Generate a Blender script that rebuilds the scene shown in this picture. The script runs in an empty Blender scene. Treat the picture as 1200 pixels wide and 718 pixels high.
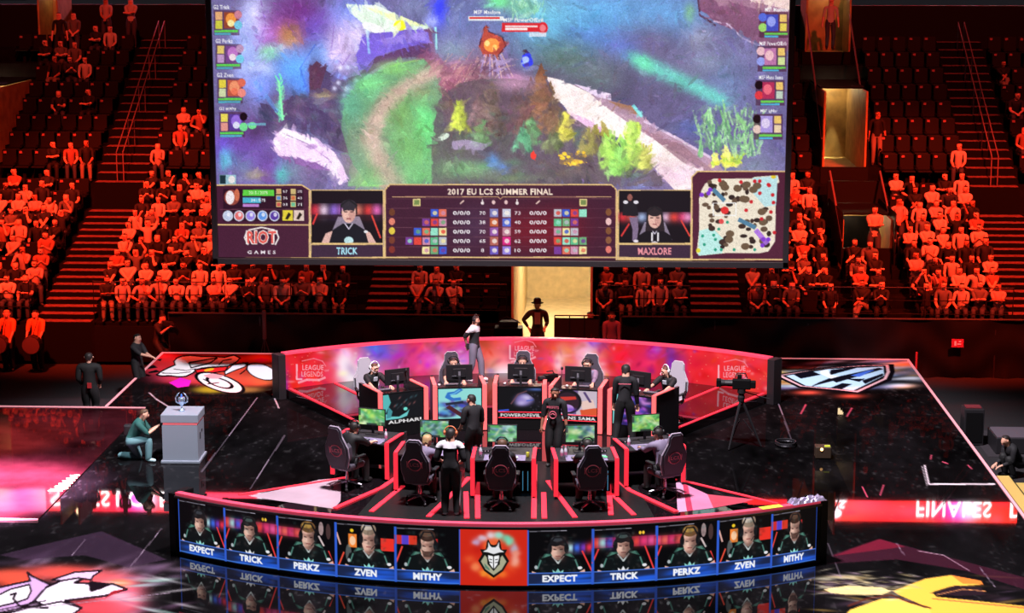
import bpy, bmesh, math, random
import numpy as np
from mathutils import Vector, Matrix
random.seed(7)
RNG = np.random.default_rng(11)
SC = bpy.context.scene
COL = SC.collection
PI = math.pi
R_ = math.radians

# ------------------------------------------------------------------ camera model (world: X right along stage, Y away, Z up)
F, H = 2250.0, 11.0
PITCH = math.atan(429/F)
YAW = math.atan(100/F*math.cos(PITCH))
FW = np.array([-math.sin(YAW)*math.cos(PITCH), math.cos(YAW)*math.cos(PITCH), -math.sin(PITCH)])
RT = np.array([math.cos(YAW), math.sin(YAW), 0.0])
UP = np.cross(RT, FW)
CAM = np.array([0, 0, H])
def ray(x, y):
    return FW[:, None] + RT[:, None]*((np.atleast_1d(x)-600)/F) - UP[:, None]*((np.atleast_1d(y)-359)/F)
def P(x, y, z=0.0):
    r = ray(x, y)[:, 0]; return Vector(CAM + r*(z-H)/r[2])
def D(x, y, Y):
    r = ray(x, y)[:, 0]; return Vector(CAM + r*Y/r[1])

cd = bpy.data.cameras.new('camera'); cam = bpy.data.objects.new('camera', cd); COL.objects.link(cam)
cd.sensor_width = 36; cd.lens = F/1200*36; cd.clip_end = 400; cd.clip_start = 0.5
m = Matrix((RT, UP, -FW)).transposed().to_4x4(); m.translation = Vector(CAM); cam.matrix_world = m
SC.camera = cam
SC.view_settings.view_transform = 'Standard'; SC.view_settings.look = 'None'
SC.view_settings.exposure = 0; SC.view_settings.gamma = 1; SC.view_settings.use_curve_mapping = False

# ------------------------------------------------------------------ materials
def lin(c): return tuple((v/255/12.92 if v/255 <= .04045 else ((v/255+.055)/1.055)**2.4) for v in c)
MATS = {}
def mat(name, rgb, rough=.6, metal=0., emit=0., noise=0., scale=8., spec=.5, ior=1.45, bump=0.):
    if name in MATS: return MATS[name]
    M = bpy.data.materials.new(name); M.use_nodes = True
    nt = M.node_tree; b = nt.nodes['Principled BSDF']; c = (*lin(rgb), 1)
    b.inputs['Base Color'].default_value = c; b.inputs['Roughness'].default_value = rough
    b.inputs['Metallic'].default_value = metal; b.inputs['IOR'].default_value = ior
    b.inputs['Specular IOR Level'].default_value = spec
    if emit:
        b.inputs['Emission Color'].default_value = c; b.inputs['Emission Strength'].default_value = emit
    if noise or bump:
        tc = nt.nodes.new('ShaderNodeTexCoord'); n = nt.nodes.new('ShaderNodeTexNoise'); n.inputs['Scale'].default_value = scale
        n.inputs['Detail'].default_value = 5; nt.links.new(tc.outputs['Object'], n.inputs['Vector'])
        if noise:
            rp = nt.nodes.new('ShaderNodeValToRGB')
            rp.color_ramp.elements[0].position = .3; rp.color_ramp.elements[1].position = .7
            rp.color_ramp.elements[0].color = (*[v*(1-noise) for v in c[:3]], 1)
            rp.color_ramp.elements[1].color = (*[min(1, v*(1+noise)) for v in c[:3]], 1)
            nt.links.new(n.outputs['Fac'], rp.inputs['Fac']); nt.links.new(rp.outputs['Color'], b.inputs['Base Color'])
        if bump:
            bp = nt.nodes.new('ShaderNodeBump'); bp.inputs['Strength'].default_value = bump; bp.inputs['Distance'].default_value = .02
            nt.links.new(n.outputs['Fac'], bp.inputs['Height']); nt.links.new(bp.outputs['Normal'], b.inputs['Normal'])
    MATS[name] = M; return M
def attr_mat(name, emit=0., rough=.5, spec=.5, ior=1.45, bump=0.):
    if name in MATS: return MATS[name]
    M = bpy.data.materials.new(name); M.use_nodes = True; nt = M.node_tree; b = nt.nodes['Principled BSDF']
    a = nt.nodes.new('ShaderNodeAttribute'); a.attribute_name = 'Col'
    b.inputs['Roughness'].default_value = rough; b.inputs['Specular IOR Level'].default_value = spec; b.inputs['IOR'].default_value = ior
    if emit:
        b.inputs['Base Color'].default_value = (.004, .004, .004, 1); b.inputs['Specular IOR Level'].default_value = .1
        nt.links.new(a.outputs['Color'], b.inputs['Emission Color']); b.inputs['Emission Strength'].default_value = emit
    else:
        nt.links.new(a.outputs['Color'], b.inputs['Base Color'])
    if bump:
        tc = nt.nodes.new('ShaderNodeTexCoord'); n = nt.nodes.new('ShaderNodeTexNoise'); n.inputs['Scale'].default_value = 1.3
        n.inputs['Detail'].default_value = 6; nt.links.new(tc.outputs['Object'], n.inputs['Vector'])
        rr = nt.nodes.new('ShaderNodeMapRange'); rr.inputs[3].default_value = rough*.5; rr.inputs[4].default_value = rough*2.2
        nt.links.new(n.outputs['Fac'], rr.inputs[0]); nt.links.new(rr.outputs[0], b.inputs['Roughness'])
    MATS[name] = M; return M

BLACK = mat('matte black', (15, 14, 16), .6, spec=.12)
CHAR = mat('charcoal plastic', (34, 32, 36), .45)
DARKGREY = mat('dark grey metal', (60, 58, 64), .4, .6)
CHROME = mat('worn chrome', (170, 165, 175), .25, .9)
REDGLOW = mat('red light strip', (235, 44, 62), .5, emit=.72)
ROSEGLOW = mat('rose light strip', (236, 96, 96), .5, emit=.8)
PINKLINE = mat('pale pink edge line', (225, 150, 160), .5, emit=.45)
WHITE = mat('white plastic', (225, 225, 232), .4)
GREYFAB = mat('grey seat leather', (92, 86, 100), .5)
SCREEN = attr_mat('screen picture', emit=1.0)
PRINT = attr_mat('printed panel', rough=.45)

# ------------------------------------------------------------------ object helpers
def link(o, parent=None):
    COL.objects.link(o)
    if parent is not None: o.parent = parent
    return o
def tag(o, label=None, cat=None, group=None, kind=None):
    if label: o['label'] = label
    if cat: o['category'] = cat
    if group: o['group'] = group
    if kind: o['kind'] = kind
    return o
def thing(name, label, cat, loc=(0, 0, 0), rz=0, group=None):
    o = bpy.data.objects.new(name, None); link(o); o.location = loc; o.rotation_euler = (0, 0, rz)
    o.empty_display_size = .1
    return tag(o, label, cat, group)

class MB:
    """collects shapes into one mesh"""
    def __init__(s): s.v = []; s.f = []; s.m = []; s.cur = 0
    def add(s, vs, fs, M=None):
        n = len(s.v)
        s.v += [tuple((M @ Vector(v)) if M is not None else v) for v in vs]
        s.f += [tuple(i+n for i in f) for f in fs]; s.m += [s.cur]*len(fs); return s
    def box(s, c, d, rz=0, bev=0, M=None, rot=None):
        T = Matrix.Translation(c) @ (rot.to_4x4() if rot is not None else Matrix.Rotation(rz, 4, 'Z'))
        if M is not None: T = M @ T
        x, y, z = d[0]/2, d[1]/2, d[2]/2
        if bev <= 0:
            vs = [(a*x, b*y, e*z) for e in (-1, 1) for b in (-1, 1) for a in (-1, 1)]
            fs = [(0, 2, 3, 1), (4, 5, 7, 6), (0, 1, 5, 4), (2, 6, 7, 3), (0, 4, 6, 2), (1, 3, 7, 5)]
            return s.add(vs, fs, T)
        bm = bmesh.new(); bmesh.ops.create_cube(bm, size=1)
        for v in bm.verts: v.co = Vector((v.co.x*d[0], v.co.y*d[1], v.co.z*d[2]))
        bmesh.ops.bevel(bm, geom=bm.edges[:], offset=min(bev, min(d)*.45), segments=2, affect='EDGES', profile=.5)
        bm.verts.index_update(); vs = [tuple(v.co) for v in bm.verts]; fs = [tuple(v.index for v in f.verts) for f in bm.faces]; bm.free()
        return s.add(vs, fs, T)
    def tube(s, pts, r, n=8, M=None, cap=True):
        pts = [Vector(p) for p in pts]; rs = r if isinstance(r, (list, tuple)) else [r]*len(pts); vs = []; fs = []
        ref = None
        for i, p in enumerate(pts):
            t = (pts[min(i+1, len(pts)-1)]-pts[max(i-1, 0)]).normalized()
            if ref is None: ref = t.orthogonal().normalized()
            u = (ref - t*ref.dot(t)); u = u.normalized() if u.length > 1e-6 else t.orthogonal().normalized(); ref = u; w = t.cross(u)
            for k in range(n):
                a = 2*PI*k/n; vs.append(tuple(p+(u*math.cos(a)+w*math.sin(a))*rs[i]))
        for i in range(len(pts)-1):
            for k in range(n):
                k2 = (k+1) % n; fs.append((i*n+k, i*n+k2, (i+1)*n+k2, (i+1)*n+k))
        if cap: fs.append(tuple(range(n-1, -1, -1))); fs.append(tuple((len(pts)-1)*n+k for k in range(n)))
        return s.add(vs, fs, M)
    def lathe(s, prof, n=16, c=(0, 0, 0), M=None):
        vs = []; fs = []
        for r, z in prof:
            for k in range(n):
                a = 2*PI*k/n; vs.append((c[0]+r*math.cos(a), c[1]+r*math.sin(a), c[2]+z))
        for i in range(len(prof)-1):
            for k in range(n):
                k2 = (k+1) % n; fs.append((i*n+k, i*n+k2, (i+1)*n+k2, (i+1)*n+k))
        fs.append(tuple(range(n-1, -1, -1))); fs.append(tuple((len(prof)-1)*n+k for k in range(n)))
        return s.add(vs, fs, M)
    def prism(s, poly, z0, z1, M=None):
        n = len(poly)
        if sum(poly[i][0]*poly[(i+1) % n][1]-poly[(i+1) % n][0]*poly[i][1] for i in range(n)) < 0: poly = poly[::-1]
        vs = [(x, y, z0) for x, y in poly]+[(x, y, z1) for x, y in poly]
        fs = [tuple(range(n-1, -1, -1)), tuple(range(n, 2*n))]+[(i, (i+1) % n, n+(i+1) % n, n+i) for i in range(n)]
        return s.add(vs, fs, M)
    def ball(s, c, r, M=None, seg=12, rings=8):
        r = r if isinstance(r, (list, tuple)) else (r, r, r); vs = [(c[0], c[1], c[2]-r[2])]; fs = []
        for i in range(1, rings):
            t = PI*i/rings
            for k in range(seg):
                a = 2*PI*k/seg; vs.append((c[0]+r[0]*math.sin(t)*math.cos(a), c[1]+r[1]*math.sin(t)*math.sin(a), c[2]-r[2]*math.cos(t)))
        vs.append((c[0], c[1], c[2]+r[2])); L = len(vs)-1
        for k in range(seg):
            k2 = (k+1) % seg; fs.append((0, 1+k2, 1+k)); fs.append((L, L-seg+k, L-seg+k2))
            for i in range(rings-2):
                a = 1+i*seg; fs.append((a+k, a+k2, a+seg+k2, a+seg+k))
        return s.add(vs, fs, M)
    def arc(s, c, R, a0, a1, z0, z1, th, sgn=1, n=48):
        """curved wall: point = c + R(sin a, sgn cos a)"""
        vs = []; fs = []
        for i in range(n+1):
            a = a0+(a1-a0)*i/n
            for rr in (R, R+th):
                for z in (z0, z1): vs.append((c[0]+rr*math.sin(a), c[1]+sgn*rr*math.cos(a), z))
        for i in range(n):
            a, b = i*4, i*4+4
            fs += [(a, b, b+1, a+1), (a+2, a+3, b+3, b+2), (a+1, b+1, b+3, a+3), (a, a+2, b+2, b)]
        fs += [(0, 1, 3, 2), (n*4, n*4+2, n*4+3, n*4+1)]
        return s.add(vs, fs)
    def mesh(s, name, mats, smooth=False):
        me = bpy.data.meshes.new(name); me.from_pydata(s.v, [], s.f)
        for M in (mats if isinstance(mats, (list, tuple)) else [mats]): me.materials.append(M)
        me.polygons.foreach_set('material_index', s.m)
        if smooth: me.polygons.foreach_set('use_smooth', [True]*len(s.f))
        me.update(); return me
    def build(s, name, mats, parent=None, smooth=False):
        me = s.mesh(name, mats, smooth)
        bm = bmesh.new(); bm.from_mesh(me); bmesh.ops.recalc_face_normals(bm, faces=bm.faces); bm.to_mesh(me); bm.free()
        return link(bpy.data.objects.new(name, me), parent)

# ------------------------------------------------------------------ text outlines as triangles
_TX = {}
def text_tris(st, bold=.018):
    key = (st, bold)
    if key in _TX: return _TX[key]
    cu = bpy.data.curves.new('lettering', 'FONT'); cu.body = st; cu.offset = bold; cu.size = 1; cu.resolution_u = 2; cu.space_character = 1.06
    ob = bpy.data.objects.new('lettering', cu); COL.objects.link(ob)
    dg = bpy.context.evaluated_depsgraph_get(); me = ob.evaluated_get(dg).to_mesh(); me.calc_loop_triangles()
    co = np.array([v.co[:2] for v in me.vertices]) if len(me.vertices) else np.zeros((0, 2))
    tr = [tuple(t.vertices) for t in me.loop_triangles]
    ob.evaluated_get(dg).to_mesh_clear(); bpy.data.objects.remove(ob); bpy.data.curves.remove(cu)
    if len(co):
        lo, hi = co.min(0), co.max(0); co = (co-lo)/(hi[1]-lo[1]) if hi[1] > lo[1] else co
    _TX[key] = (co, tr); return _TX[key]
def text_mesh(name, st, h, w, M, material, parent, depth=.004):
    """raised lettering, centred at M's origin in its XY plane"""
    co, tr = text_tris(st); W = co[:, 0].max(); sx = (w/W if w else h)
    vs = [M @ Vector(((p[0]-W/2)*sx, (p[1]-.5)*h, depth)) for p in co]
    me = bpy.data.meshes.new(name); me.from_pydata(vs, [], tr); me.materials.append(material); me.update()
    return link(bpy.data.objects.new(name, me), parent)

# ------------------------------------------------------------------ picture painting (screens and prints)
class Cv:
    def __init__(s, nx, ny, ss, tf=None, bg=(0, 0, 0)):
        s.nx, s.ny, s.ss = nx, ny, ss; s.w, s.h = nx*ss, ny*ss
        s.a = np.zeros((s.h, s.w, 3), np.float32); s.a[:] = bg
        s.tf = tf or (lambda x, y: (x*s.w, y*s.h))
    def T(s, pts): 
        p = np.array(pts, float); x, y = s.tf(p[:, 0], p[:, 1]); return np.stack([x, y], 1)
    def _reg(s, lo, hi):
        x0, y0 = max(0, int(lo[0])), max(0, int(lo[1])); x1, y1 = min(s.w, int(hi[0])+2), min(s.h, int(hi[1])+2)
        if x1 <= x0 or y1 <= y0: return None
        return x0, y0, x1, y1
    def mix(s, r, k, col):
        x0, y0, x1, y1 = r; t = s.a[y0:y1, x0:x1]; t += (np.array(col, np.float32)-t)*k[..., None].astype(np.float32)
    def poly(s, pts, col, a=1., raw=False):
        q = np.array(pts, float) if raw else s.T(pts); r = s._reg(q.min(0), q.max(0))
        if r is None: return
        x0, y0, x1, y1 = r; X, Y = np.meshgrid(np.arange(x0, x1)+.5, np.arange(y0, y1)+.5); ins = np.zeros(X.shape, bool); n = len(q)
        for i in range(n):
            ax, ay = q[i]; bx, by = q[(i+1) % n]
            if ay == by: continue
            ins ^= ((ay > Y) != (by > Y)) & (X < (bx-ax)*(Y-ay)/(by-ay)+ax)
        s.mix(r, ins*a, col)
    def blob(s, x, y, rx, ry, col, a=1., rot=0., hard=False, p=1.):
        c = s.T([(x, y), (x+1e-2, y), (x, y+1e-2)]); J = np.stack([(c[1]-c[0])*100, (c[2]-c[0])*100], 1); Ji = np.linalg.inv(J)
        e = 1.05 if hard else 2.4
        rr = max(rx, ry)*e; ext = np.abs(J) @ np.array([rr, rr]); r = s._reg(c[0]-ext, c[0]+ext)
        if r is None: return
        x0, y0, x1, y1 = r; X, Y = np.meshgrid(np.arange(x0, x1)+.5-c[0][0], np.arange(y0, y1)+.5-c[0][1])
        u = Ji[0, 0]*X+Ji[0, 1]*Y; v = Ji[1, 0]*X+Ji[1, 1]*Y; ct, st = math.cos(rot), math.sin(rot)
        d = ((u*ct+v*st)/rx)**2+((-u*st+v*ct)/ry)**2
        s.mix(r, ((d < 1)*a if hard else np.exp(-d**p)*a), col)
    def ell(s, x, y, rx, ry, col, a=1., rot=0.): s.blob(x, y, rx, ry, col, a, rot, True)
    def rect(s, x0, y0, x1, y1, col, a=1.): s.poly([(x0, y0), (x1, y0), (x1, y1), (x0, y1)], col, a)
    def line(s, pts, w, col, a=1.):
        for (ax, ay), (bx, by) in zip(pts[:-1], pts[1:]):
            L = math.hypot(bx-ax, by-ay) or 1; nx, ny = -(by-ay)/L*w/2, (bx-ax)/L*w/2
            ex, ey = (bx-ax)/L*w*.25, (by-ay)/L*w*.25
            s.poly([(ax+nx-ex, ay+ny-ey), (bx+nx+ex, by+ny+ey), (bx-nx+ex, by-ny+ey), (ax-nx-ex, ay-ny-ey)], col, a)
    def text(s, st, x, y, h, col, w=None, a=1., bold=.018, left=False, sl=0.):
        co, tr = text_tris(st, bold)
        if not len(co): return
        W = co[:, 0].max(); sx = w/W if w else h; x0 = x if left else x-W*sx/2
        q = s.T(np.stack([x0+co[:, 0]*sx, y+h/2-co[:, 1]*h+(co[:, 0]-W/2)*sx*sl], 1))
        for t in tr: s.poly(q[list(t)], col, a, raw=True)
    def grain(s, amt, cell=3):
        n = RNG.normal(0, amt, (s.h//cell+2, s.w//cell+2)).astype(np.float32); n = np.repeat(np.repeat(n, cell, 0), cell, 1)[:s.h, :s.w]
        s.a *= (1+n[..., None])
    def clouds(s, cell, amt, cols=None):
        gh, gw = s.h//cell+3, s.w//cell+3; g = RNG.random((gh, gw)).astype(np.float32)
        yy = np.linspace(0, gh-2.01, s.h); xx = np.linspace(0, gw-2.01, s.w); yi = yy.astype(int); xi = xx.astype(int)
        fy = (yy-yi)[:, None]; fx = (xx-xi)[None]; fy = fy*fy*(3-2*fy); fx = fx*fx*(3-2*fx)
        A = g[yi][:, xi]*(1-fx)+g[yi][:, xi+1]*fx; B = g[yi+1][:, xi]*(1-fx)+g[yi+1][:, xi+1]*fx
        n = (A*(1-fy)+B*fy)
        if cols is None: s.a *= (1+(n[..., None]-.5)*2*amt)
        return n
    def brush(s, n, L, w, jit, seed=3):
        g = np.random.default_rng(seed); ang = s.clouds(110, 0, 1)*5-1.2
        for k in range(n):
            x, y = g.uniform(0, s.w-1), g.uniform(0, s.h-1); c_ = s.a[int(y), int(x)].copy(); a = ang[int(y), int(x)]+g.normal(0, .35); l = g.uniform(*L); ww = g.uniform(*w)
            c_ = np.clip(c_*(1+g.normal(0, jit))+g.normal(0, jit*40, 3), 0, 255); dx, dy = math.cos(a)*l/2, math.sin(a)*l/2; nx, ny = -math.sin(a)*ww/2, math.cos(a)*ww/2
            s.poly([(x-dx, y-dy), (x-dx*.4+nx, y-dy*.4+ny), (x+dx*.6+nx*.7, y+dy*.6+ny*.7), (x+dx, y+dy), (x+dx*.3-nx, y+dy*.3-ny), (x-dx*.5-nx, y-dy*.5-ny)], c_, g.uniform(.35, .85), raw=True)
    def colors(s):
        c = s.a.reshape(s.ny, s.ss, s.nx, s.ss, 3).mean((1, 3))/255
        return np.clip(c, 0, 1)
    def sheet(s, name, fn, material, parent=None, shade=False):
        """grid mesh, fn(u,v)->xyz with u right, v down (0..1)"""
        nx, ny = s.nx, s.ny; U, V = np.meshgrid((np.arange(nx))/(nx-1), (np.arange(ny))/(ny-1))
        X, Y, Z = fn(U.ravel(), V.ravel()); co = np.stack([X, Y, Z], 1).astype(np.float32)
        i = np.arange((ny-1)*nx).reshape(ny-1, nx)[:, :-1].ravel(); q = np.stack([i, i+nx, i+nx+1, i+1], 1).astype(np.int32)
        me = bpy.data.meshes.new(name); me.vertices.add(len(co)); me.vertices.foreach_set('co', co.ravel())
        me.loops.add(q.size); me.loops.foreach_set('vertex_index', q.ravel()); me.polygons.add(len(q))
        me.polygons.foreach_set('loop_start', np.arange(0, q.size, 4, dtype=np.int32)); me.update(calc_edges=True)
        at = me.color_attributes.new('Col', 'BYTE_COLOR', 'POINT'); c = s.colors().reshape(-1, 3)
        at.data.foreach_set('color_srgb', np.concatenate([c, np.ones((len(c), 1))], 1).astype(np.float32).ravel())
        me.materials.append(material); return link(bpy.data.objects.new(name, me), parent)
def quad_fn(a, b, c, d):
    """corners: top-left, top-right, bottom-right, bottom-left"""
    a, b, c, d = [np.array(p) for p in (a, b, c, d)]
    def fn(u, v):
        p = a[:, None]*(1-u)*(1-v)+b[:, None]*u*(1-v)+c[:, None]*u*v+d[:, None]*(1-u)*v; return p[0], p[1], p[2]
    return fn
# ================================================================== STAGE FLOOR
DK = .22                      # deck height
CX = -1.66                    # stage centre line
FX0, FX1, FY0, FY1 = -11.72, 8.40, 28.0, 50.52
def zz(pts, ox, oy, sc): return [(ox+x/sc, oy+y/sc) for x, y in pts]
def floor_tf(x, y):
    r = ray(x, y); t = -H/r[2]; X = r[0]*t; Y = r[1]*t
    return (X-FX0)/(FX1-FX0)*fl.w, (FY1-Y)/(FY1-FY0)*fl.h
fl = Cv(860, 460, 2, None, (15, 13, 15)); fl.tf = floor_tf
n = fl.clouds(60, .0, 1); n2 = fl.clouds(14, 0, 1); n3 = fl.clouds(5, 0, 1)
fl.a *= (0.35+.9*n+.5*(n2-.5))[..., None]
fl.a += (np.clip((n3-.72)*5, 0, 1)*np.clip((n2-.4)*3, 0, 1)*26)[..., None]      # scuffs
# top-left emblem
Z = lambda p: zz(p, 140, 400, 6.)
for x, y, rx, ry, c, a in [(330, 120, 130, 45, (225, 45, 60), 1), (260, 190, 120, 50, (222, 50, 70), .95), (480, 150, 300, 60, (230, 50, 55), 1), (760, 170, 260, 80, (235, 70, 50), 1),
                           (1000, 130, 130, 60, (225, 90, 70), 1), (990, 270, 120, 45, (205, 110, 60), .9), (460, 260, 240, 40, (228, 60, 90), .9), (780, 270, 260, 55, (230, 80, 60), .9), (640, 340, 120, 25, (180, 175, 40), .8), (870, 340, 150, 22, (150, 120, 60), .8)]:
    q = Z([(x, y)])[0]; fl.blob(q[0], q[1], rx/6, ry/6, c, a, p=1.6)
fl.poly(Z([(350, 290), (430, 255), (505, 275), (490, 315), (410, 325)]), (215, 30, 190)); fl.poly(Z([(940, 130), (1000, 115), (1060, 130), (1000, 150)]), (220, 40, 150), .8)
for p in ([(200, 215), (260, 200), (290, 215), (210, 225)], [(260, 130), (300, 120), (290, 140)], [(190, 180), (240, 165), (270, 185), (200, 195)], [(300, 300), (330, 310), (340, 360), (310, 340)], [(370, 300), (410, 330), (400, 370), (350, 330)]):
    fl.poly(Z(p), (20, 14, 18))
def outlined(pts, col, w, oc=(14, 10, 14)):
    fl.poly(pts, col); fl.line(list(pts)+[pts[0]], w, oc)
outlined(Z([(262, 236), (300, 208), (345, 186), (392, 166), (385, 140), (404, 118), (440, 104), (500, 98), (580, 106), (660, 106), (740, 112), (806, 96), (850, 118), (826, 142), (800, 158), (760, 176), (700, 178), (640, 182), (585, 188), (545, 198), (518, 222), (470, 246), (420, 250), (360, 242), (300, 244)]), (250, 243, 248), 1.6)
fl.line(Z([(300, 222), (400, 226), (500, 215)]), .8, (20, 14, 18)); fl.line(Z([(385, 195), (470, 205), (540, 192)]), .7, (20, 14, 18))
outlined(Z([(490, 150), (690, 116), (640, 152), (505, 186)]), (250, 244, 248), 1.5); fl.line(Z([(700, 165), (730, 135), (790, 125)]), 1.2, (20, 14, 18))
outlined(Z([(530, 200), (640, 185), (765, 176), (745, 208), (650, 222), (560, 240)]), (226, 35, 40), 1.3); q = Z([(632, 200)])[0]; fl.ell(q[0], q[1], 6, 1.6, (240, 180, 40), 1, -.2)
outlined(Z([(740, 215), (800, 165), (905, 150), (880, 180), (800, 210), (745, 235)]), (240, 228, 240), 1.2)
for k, c in ((1., (14, 10, 14)), (.86, (246, 238, 244)), (.56, (14, 10, 14)), (.42, (240, 225, 232))):
    q = Z([(705, 290)])[0]; fl.ell(q[0], q[1], 31*k, 10*k, c, 1, .30)
fl.poly(Z([(590, 240), (650, 225), (740, 240), (700, 262), (640, 262)]), (238, 160, 170)); fl.line(Z([(590, 265), (640, 290), (620, 300), (700, 290)]), 1, (14, 10, 14))
for k, c in ((1., (14, 10, 14)), (.9, (236, 226, 240))):
    q = Z([(1000, 212)])[0]; fl.ell(q[0], q[1], 19*k, 9*k, c, 1, .32)
fl.line(Z([(870, 150), (905, 165), (890, 200), (850, 230)]), 1.3, (14, 10, 14))
# top-right emblem: striped shield
Z = lambda p: zz(p, 880, 400, 6.)
for i in range(70):
    x, y = RNG.uniform(150, 1300), RNG.uniform(128, 330)
    c = [(150, 185, 240), (225, 235, 250), (60, 70, 130), (240, 170, 80), (110, 150, 230), (40, 30, 50), (190, 160, 180)][RNG.integers(7)]
    q = Z([(x, y)])[0]; fl.blob(q[0], q[1], RNG.uniform(8, 22), RNG.uniform(1, 2.6), c, .7, -.06)
for p, c in (((170, 215), (240, 190, 90)), ((170, 285), (235, 150, 60)), ((1060, 165), (240, 160, 90)), ((400, 360), (225, 90, 70)), ((700, 385), (215, 80, 60)), ((1140, 260), (235, 240, 255)), ((1050, 310), (225, 235, 255))):
    q = Z([p])[0]; fl.blob(q[0], q[1], 16, 2.6, c, .85)
fl.poly(Z([(150, 238), (480, 185), (780, 160), (1003, 160), (1010, 215), (985, 275), (760, 368), (600, 352), (330, 325)]), (14, 10, 16))
fl.poly(Z([(185, 240), (490, 192), (780, 170), (965, 165), (975, 215), (950, 265), (748, 358), (600, 340), (345, 316)]), (236, 180, 190))
fl.poly(Z([(215, 240), (500, 192), (800, 172), (945, 170), (952, 215), (930, 262), (740, 348), (590, 334), (360, 312)]), (14, 10, 16))
fl.poly(Z([(245, 242), (540, 196), (930, 178), (935, 240), (720, 345), (560, 326), (385, 312)]), (190, 222, 250))
for p in ([(300, 235), (420, 205), (490, 235), (350, 262)], [(540, 262), (900, 185), (930, 195), (600, 290)], [(560, 200), (760, 182), (640, 215), (545, 240)], [(470, 290), (560, 255), (590, 275), (420, 318)], [(560, 325), (640, 293), (710, 300), (640, 335)], [(780, 275), (925, 225), (930, 240), (800, 300)], [(660, 262), (800, 262), (760, 285)]):
    fl.poly(Z(p), (16, 14, 26))
fl.poly(Z([(480, 205), (540, 200), (560, 235), (620, 245), (560, 262), (490, 230)]), (235, 245, 255)); fl.poly(Z([(700, 240), (820, 205), (870, 200), (760, 250)]), (70, 110, 215))
# bottom-left emblem: crested bird shape
Z = lambda p: zz(p, 0, 560, 4.545)
q = Z
for i in range(60):
    x, y = RNG.uniform(0, 1000), RNG.uniform(400, 720); w = max(0, 1-abs(x-450)/700)
    c = [(120, 95, 125), (70, 55, 75), (160, 130, 160), (90, 60, 85)][RNG.integers(4)]; p = Z([(x, y)])[0]; fl.blob(p[0], p[1], RNG.uniform(8, 22), RNG.uniform(1.5, 4), c, .45, RNG.uniform(-.5, .1))
for x, y, rx, ry, c in [(100, 540, 26, 12, (240, 85, 60)), (330, 500, 45, 9, (225, 80, 70)), (560, 560, 40, 16, (238, 95, 100)), (640, 640, 30, 22, (235, 105, 130)), (500, 690, 40, 12, (215, 70, 80)), (20, 520, 30, 8, (210, 80, 60)), (640, 560, 14, 5, (245, 130, 80))]:
    p = Z([(x, y)])[0]; fl.blob(p[0], p[1], rx, ry, c, .95, p=1.5)
for i in range(26):
    x = RNG.uniform(620, 1000); y = 480+.2*(x-600)+RNG.uniform(0, 230); p = Z([(x, y)])[0]
    fl.blob(p[0], p[1], RNG.uniform(10, 26), RNG.uniform(.7, 1.8), [(170, 220, 205), (220, 215, 220), (120, 90, 120)][RNG.integers(3)], .5, RNG.uniform(-.15, .25))
def ol2(pts, col, w): outlined(Z(pts), col, w, (24, 14, 22))
ol2([(-40, 590), (90, 560), (165, 545), (150, 500), (175, 520), (280, 570), (240, 600), (190, 650), (120, 690), (-40, 720)], (205, 165, 215), 2.2)
ol2([(-40, 640), (60, 590), (160, 565), (170, 600), (150, 640), (90, 660), (-40, 690)], (246, 236, 246), 2)
ol2([(190, 650), (250, 580), (330, 545), (480, 500), (490, 515), (400, 555), (480, 560), (490, 600), (600, 560), (680, 590), (560, 625), (350, 650), (440, 690), (260, 690)], (240, 222, 242), 2.4)
ol2([(280, 540), (400, 500), (545, 490), (500, 520), (490, 540), (420, 530), (330, 545)], (225, 190, 225), 2)
fl.poly(Z([(480, 545), (600, 560), (540, 590), (480, 600)]), (24, 14, 22)); fl.poly(Z([(600, 600), (680, 585), (560, 640)]), (150, 30, 40))
ol2([(-40, 740), (150, 690), (330, 655), (440, 690), (330, 760), (-40, 800)], (238, 225, 240), 2); fl.line(Z([(60, 620), (90, 610), (75, 640), (110, 680), (260, 690)]), 2.4, (24, 14, 22)); fl.line(Z([(0, 700), (250, 650)]), 1.2, (24, 14, 22))
# bottom-right emblem: gold sweep
Z = lambda p: zz(p, 960, 560, 4.546)
for i in range(70):
    x, y = RNG.uniform(0, 1050), RNG.uniform(520, 800); p = Z([(x, y)])[0]
    fl.blob(p[0], p[1], RNG.uniform(6, 26), RNG.uniform(.8, 2.4), [(235, 225, 190), (120, 90, 120), (250, 200, 90), (60, 40, 50)][RNG.integers(4)], .4, RNG.uniform(-.15, .2))
fl.poly(Z([(20, 590), (150, 570), (330, 580), (380, 600), (330, 620), (150, 620), (60, 610)]), (250, 225, 150), .9)
fl.poly(Z([(390, 600), (560, 535), (700, 515), (860, 545), (870, 565), (700, 575), (600, 605), (620, 630), (1100, 680), (1100, 800), (600, 800), (560, 680), (420, 620)]), (252, 195, 75))
fl.poly(Z([(700, 515), (860, 545), (870, 565), (760, 560)]), (235, 120, 50), .8); fl.poly(Z([(80, 800), (160, 700), (330, 640), (420, 640), (590, 700), (600, 800)]), (253, 205, 90))
fl.line(Z([(150, 680), (250, 640), (380, 620), (480, 660), (590, 690)]), 1.8, (90, 40, 30)); fl.poly(Z([(590, 612), (720, 570), (860, 580), (880, 620), (740, 625), (640, 620)]), (40, 26, 34)); fl.line(Z([(620, 620), (760, 590), (880, 600)]), .8, (230, 150, 90))
fl.line(Z([(600, 640), (900, 670), (1100, 690)]), 1.2, (210, 90, 60))
for i in range(90):
    x, y = RNG.uniform(960, 1075), RNG.normal(684, 7); fl.blob(x, y, RNG.uniform(3, 12), RNG.uniform(.3, 1.), [(245, 235, 200), (250, 225, 160), (180, 150, 170)][RNG.integers(3)], .5, RNG.uniform(-.2, .25))
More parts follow.
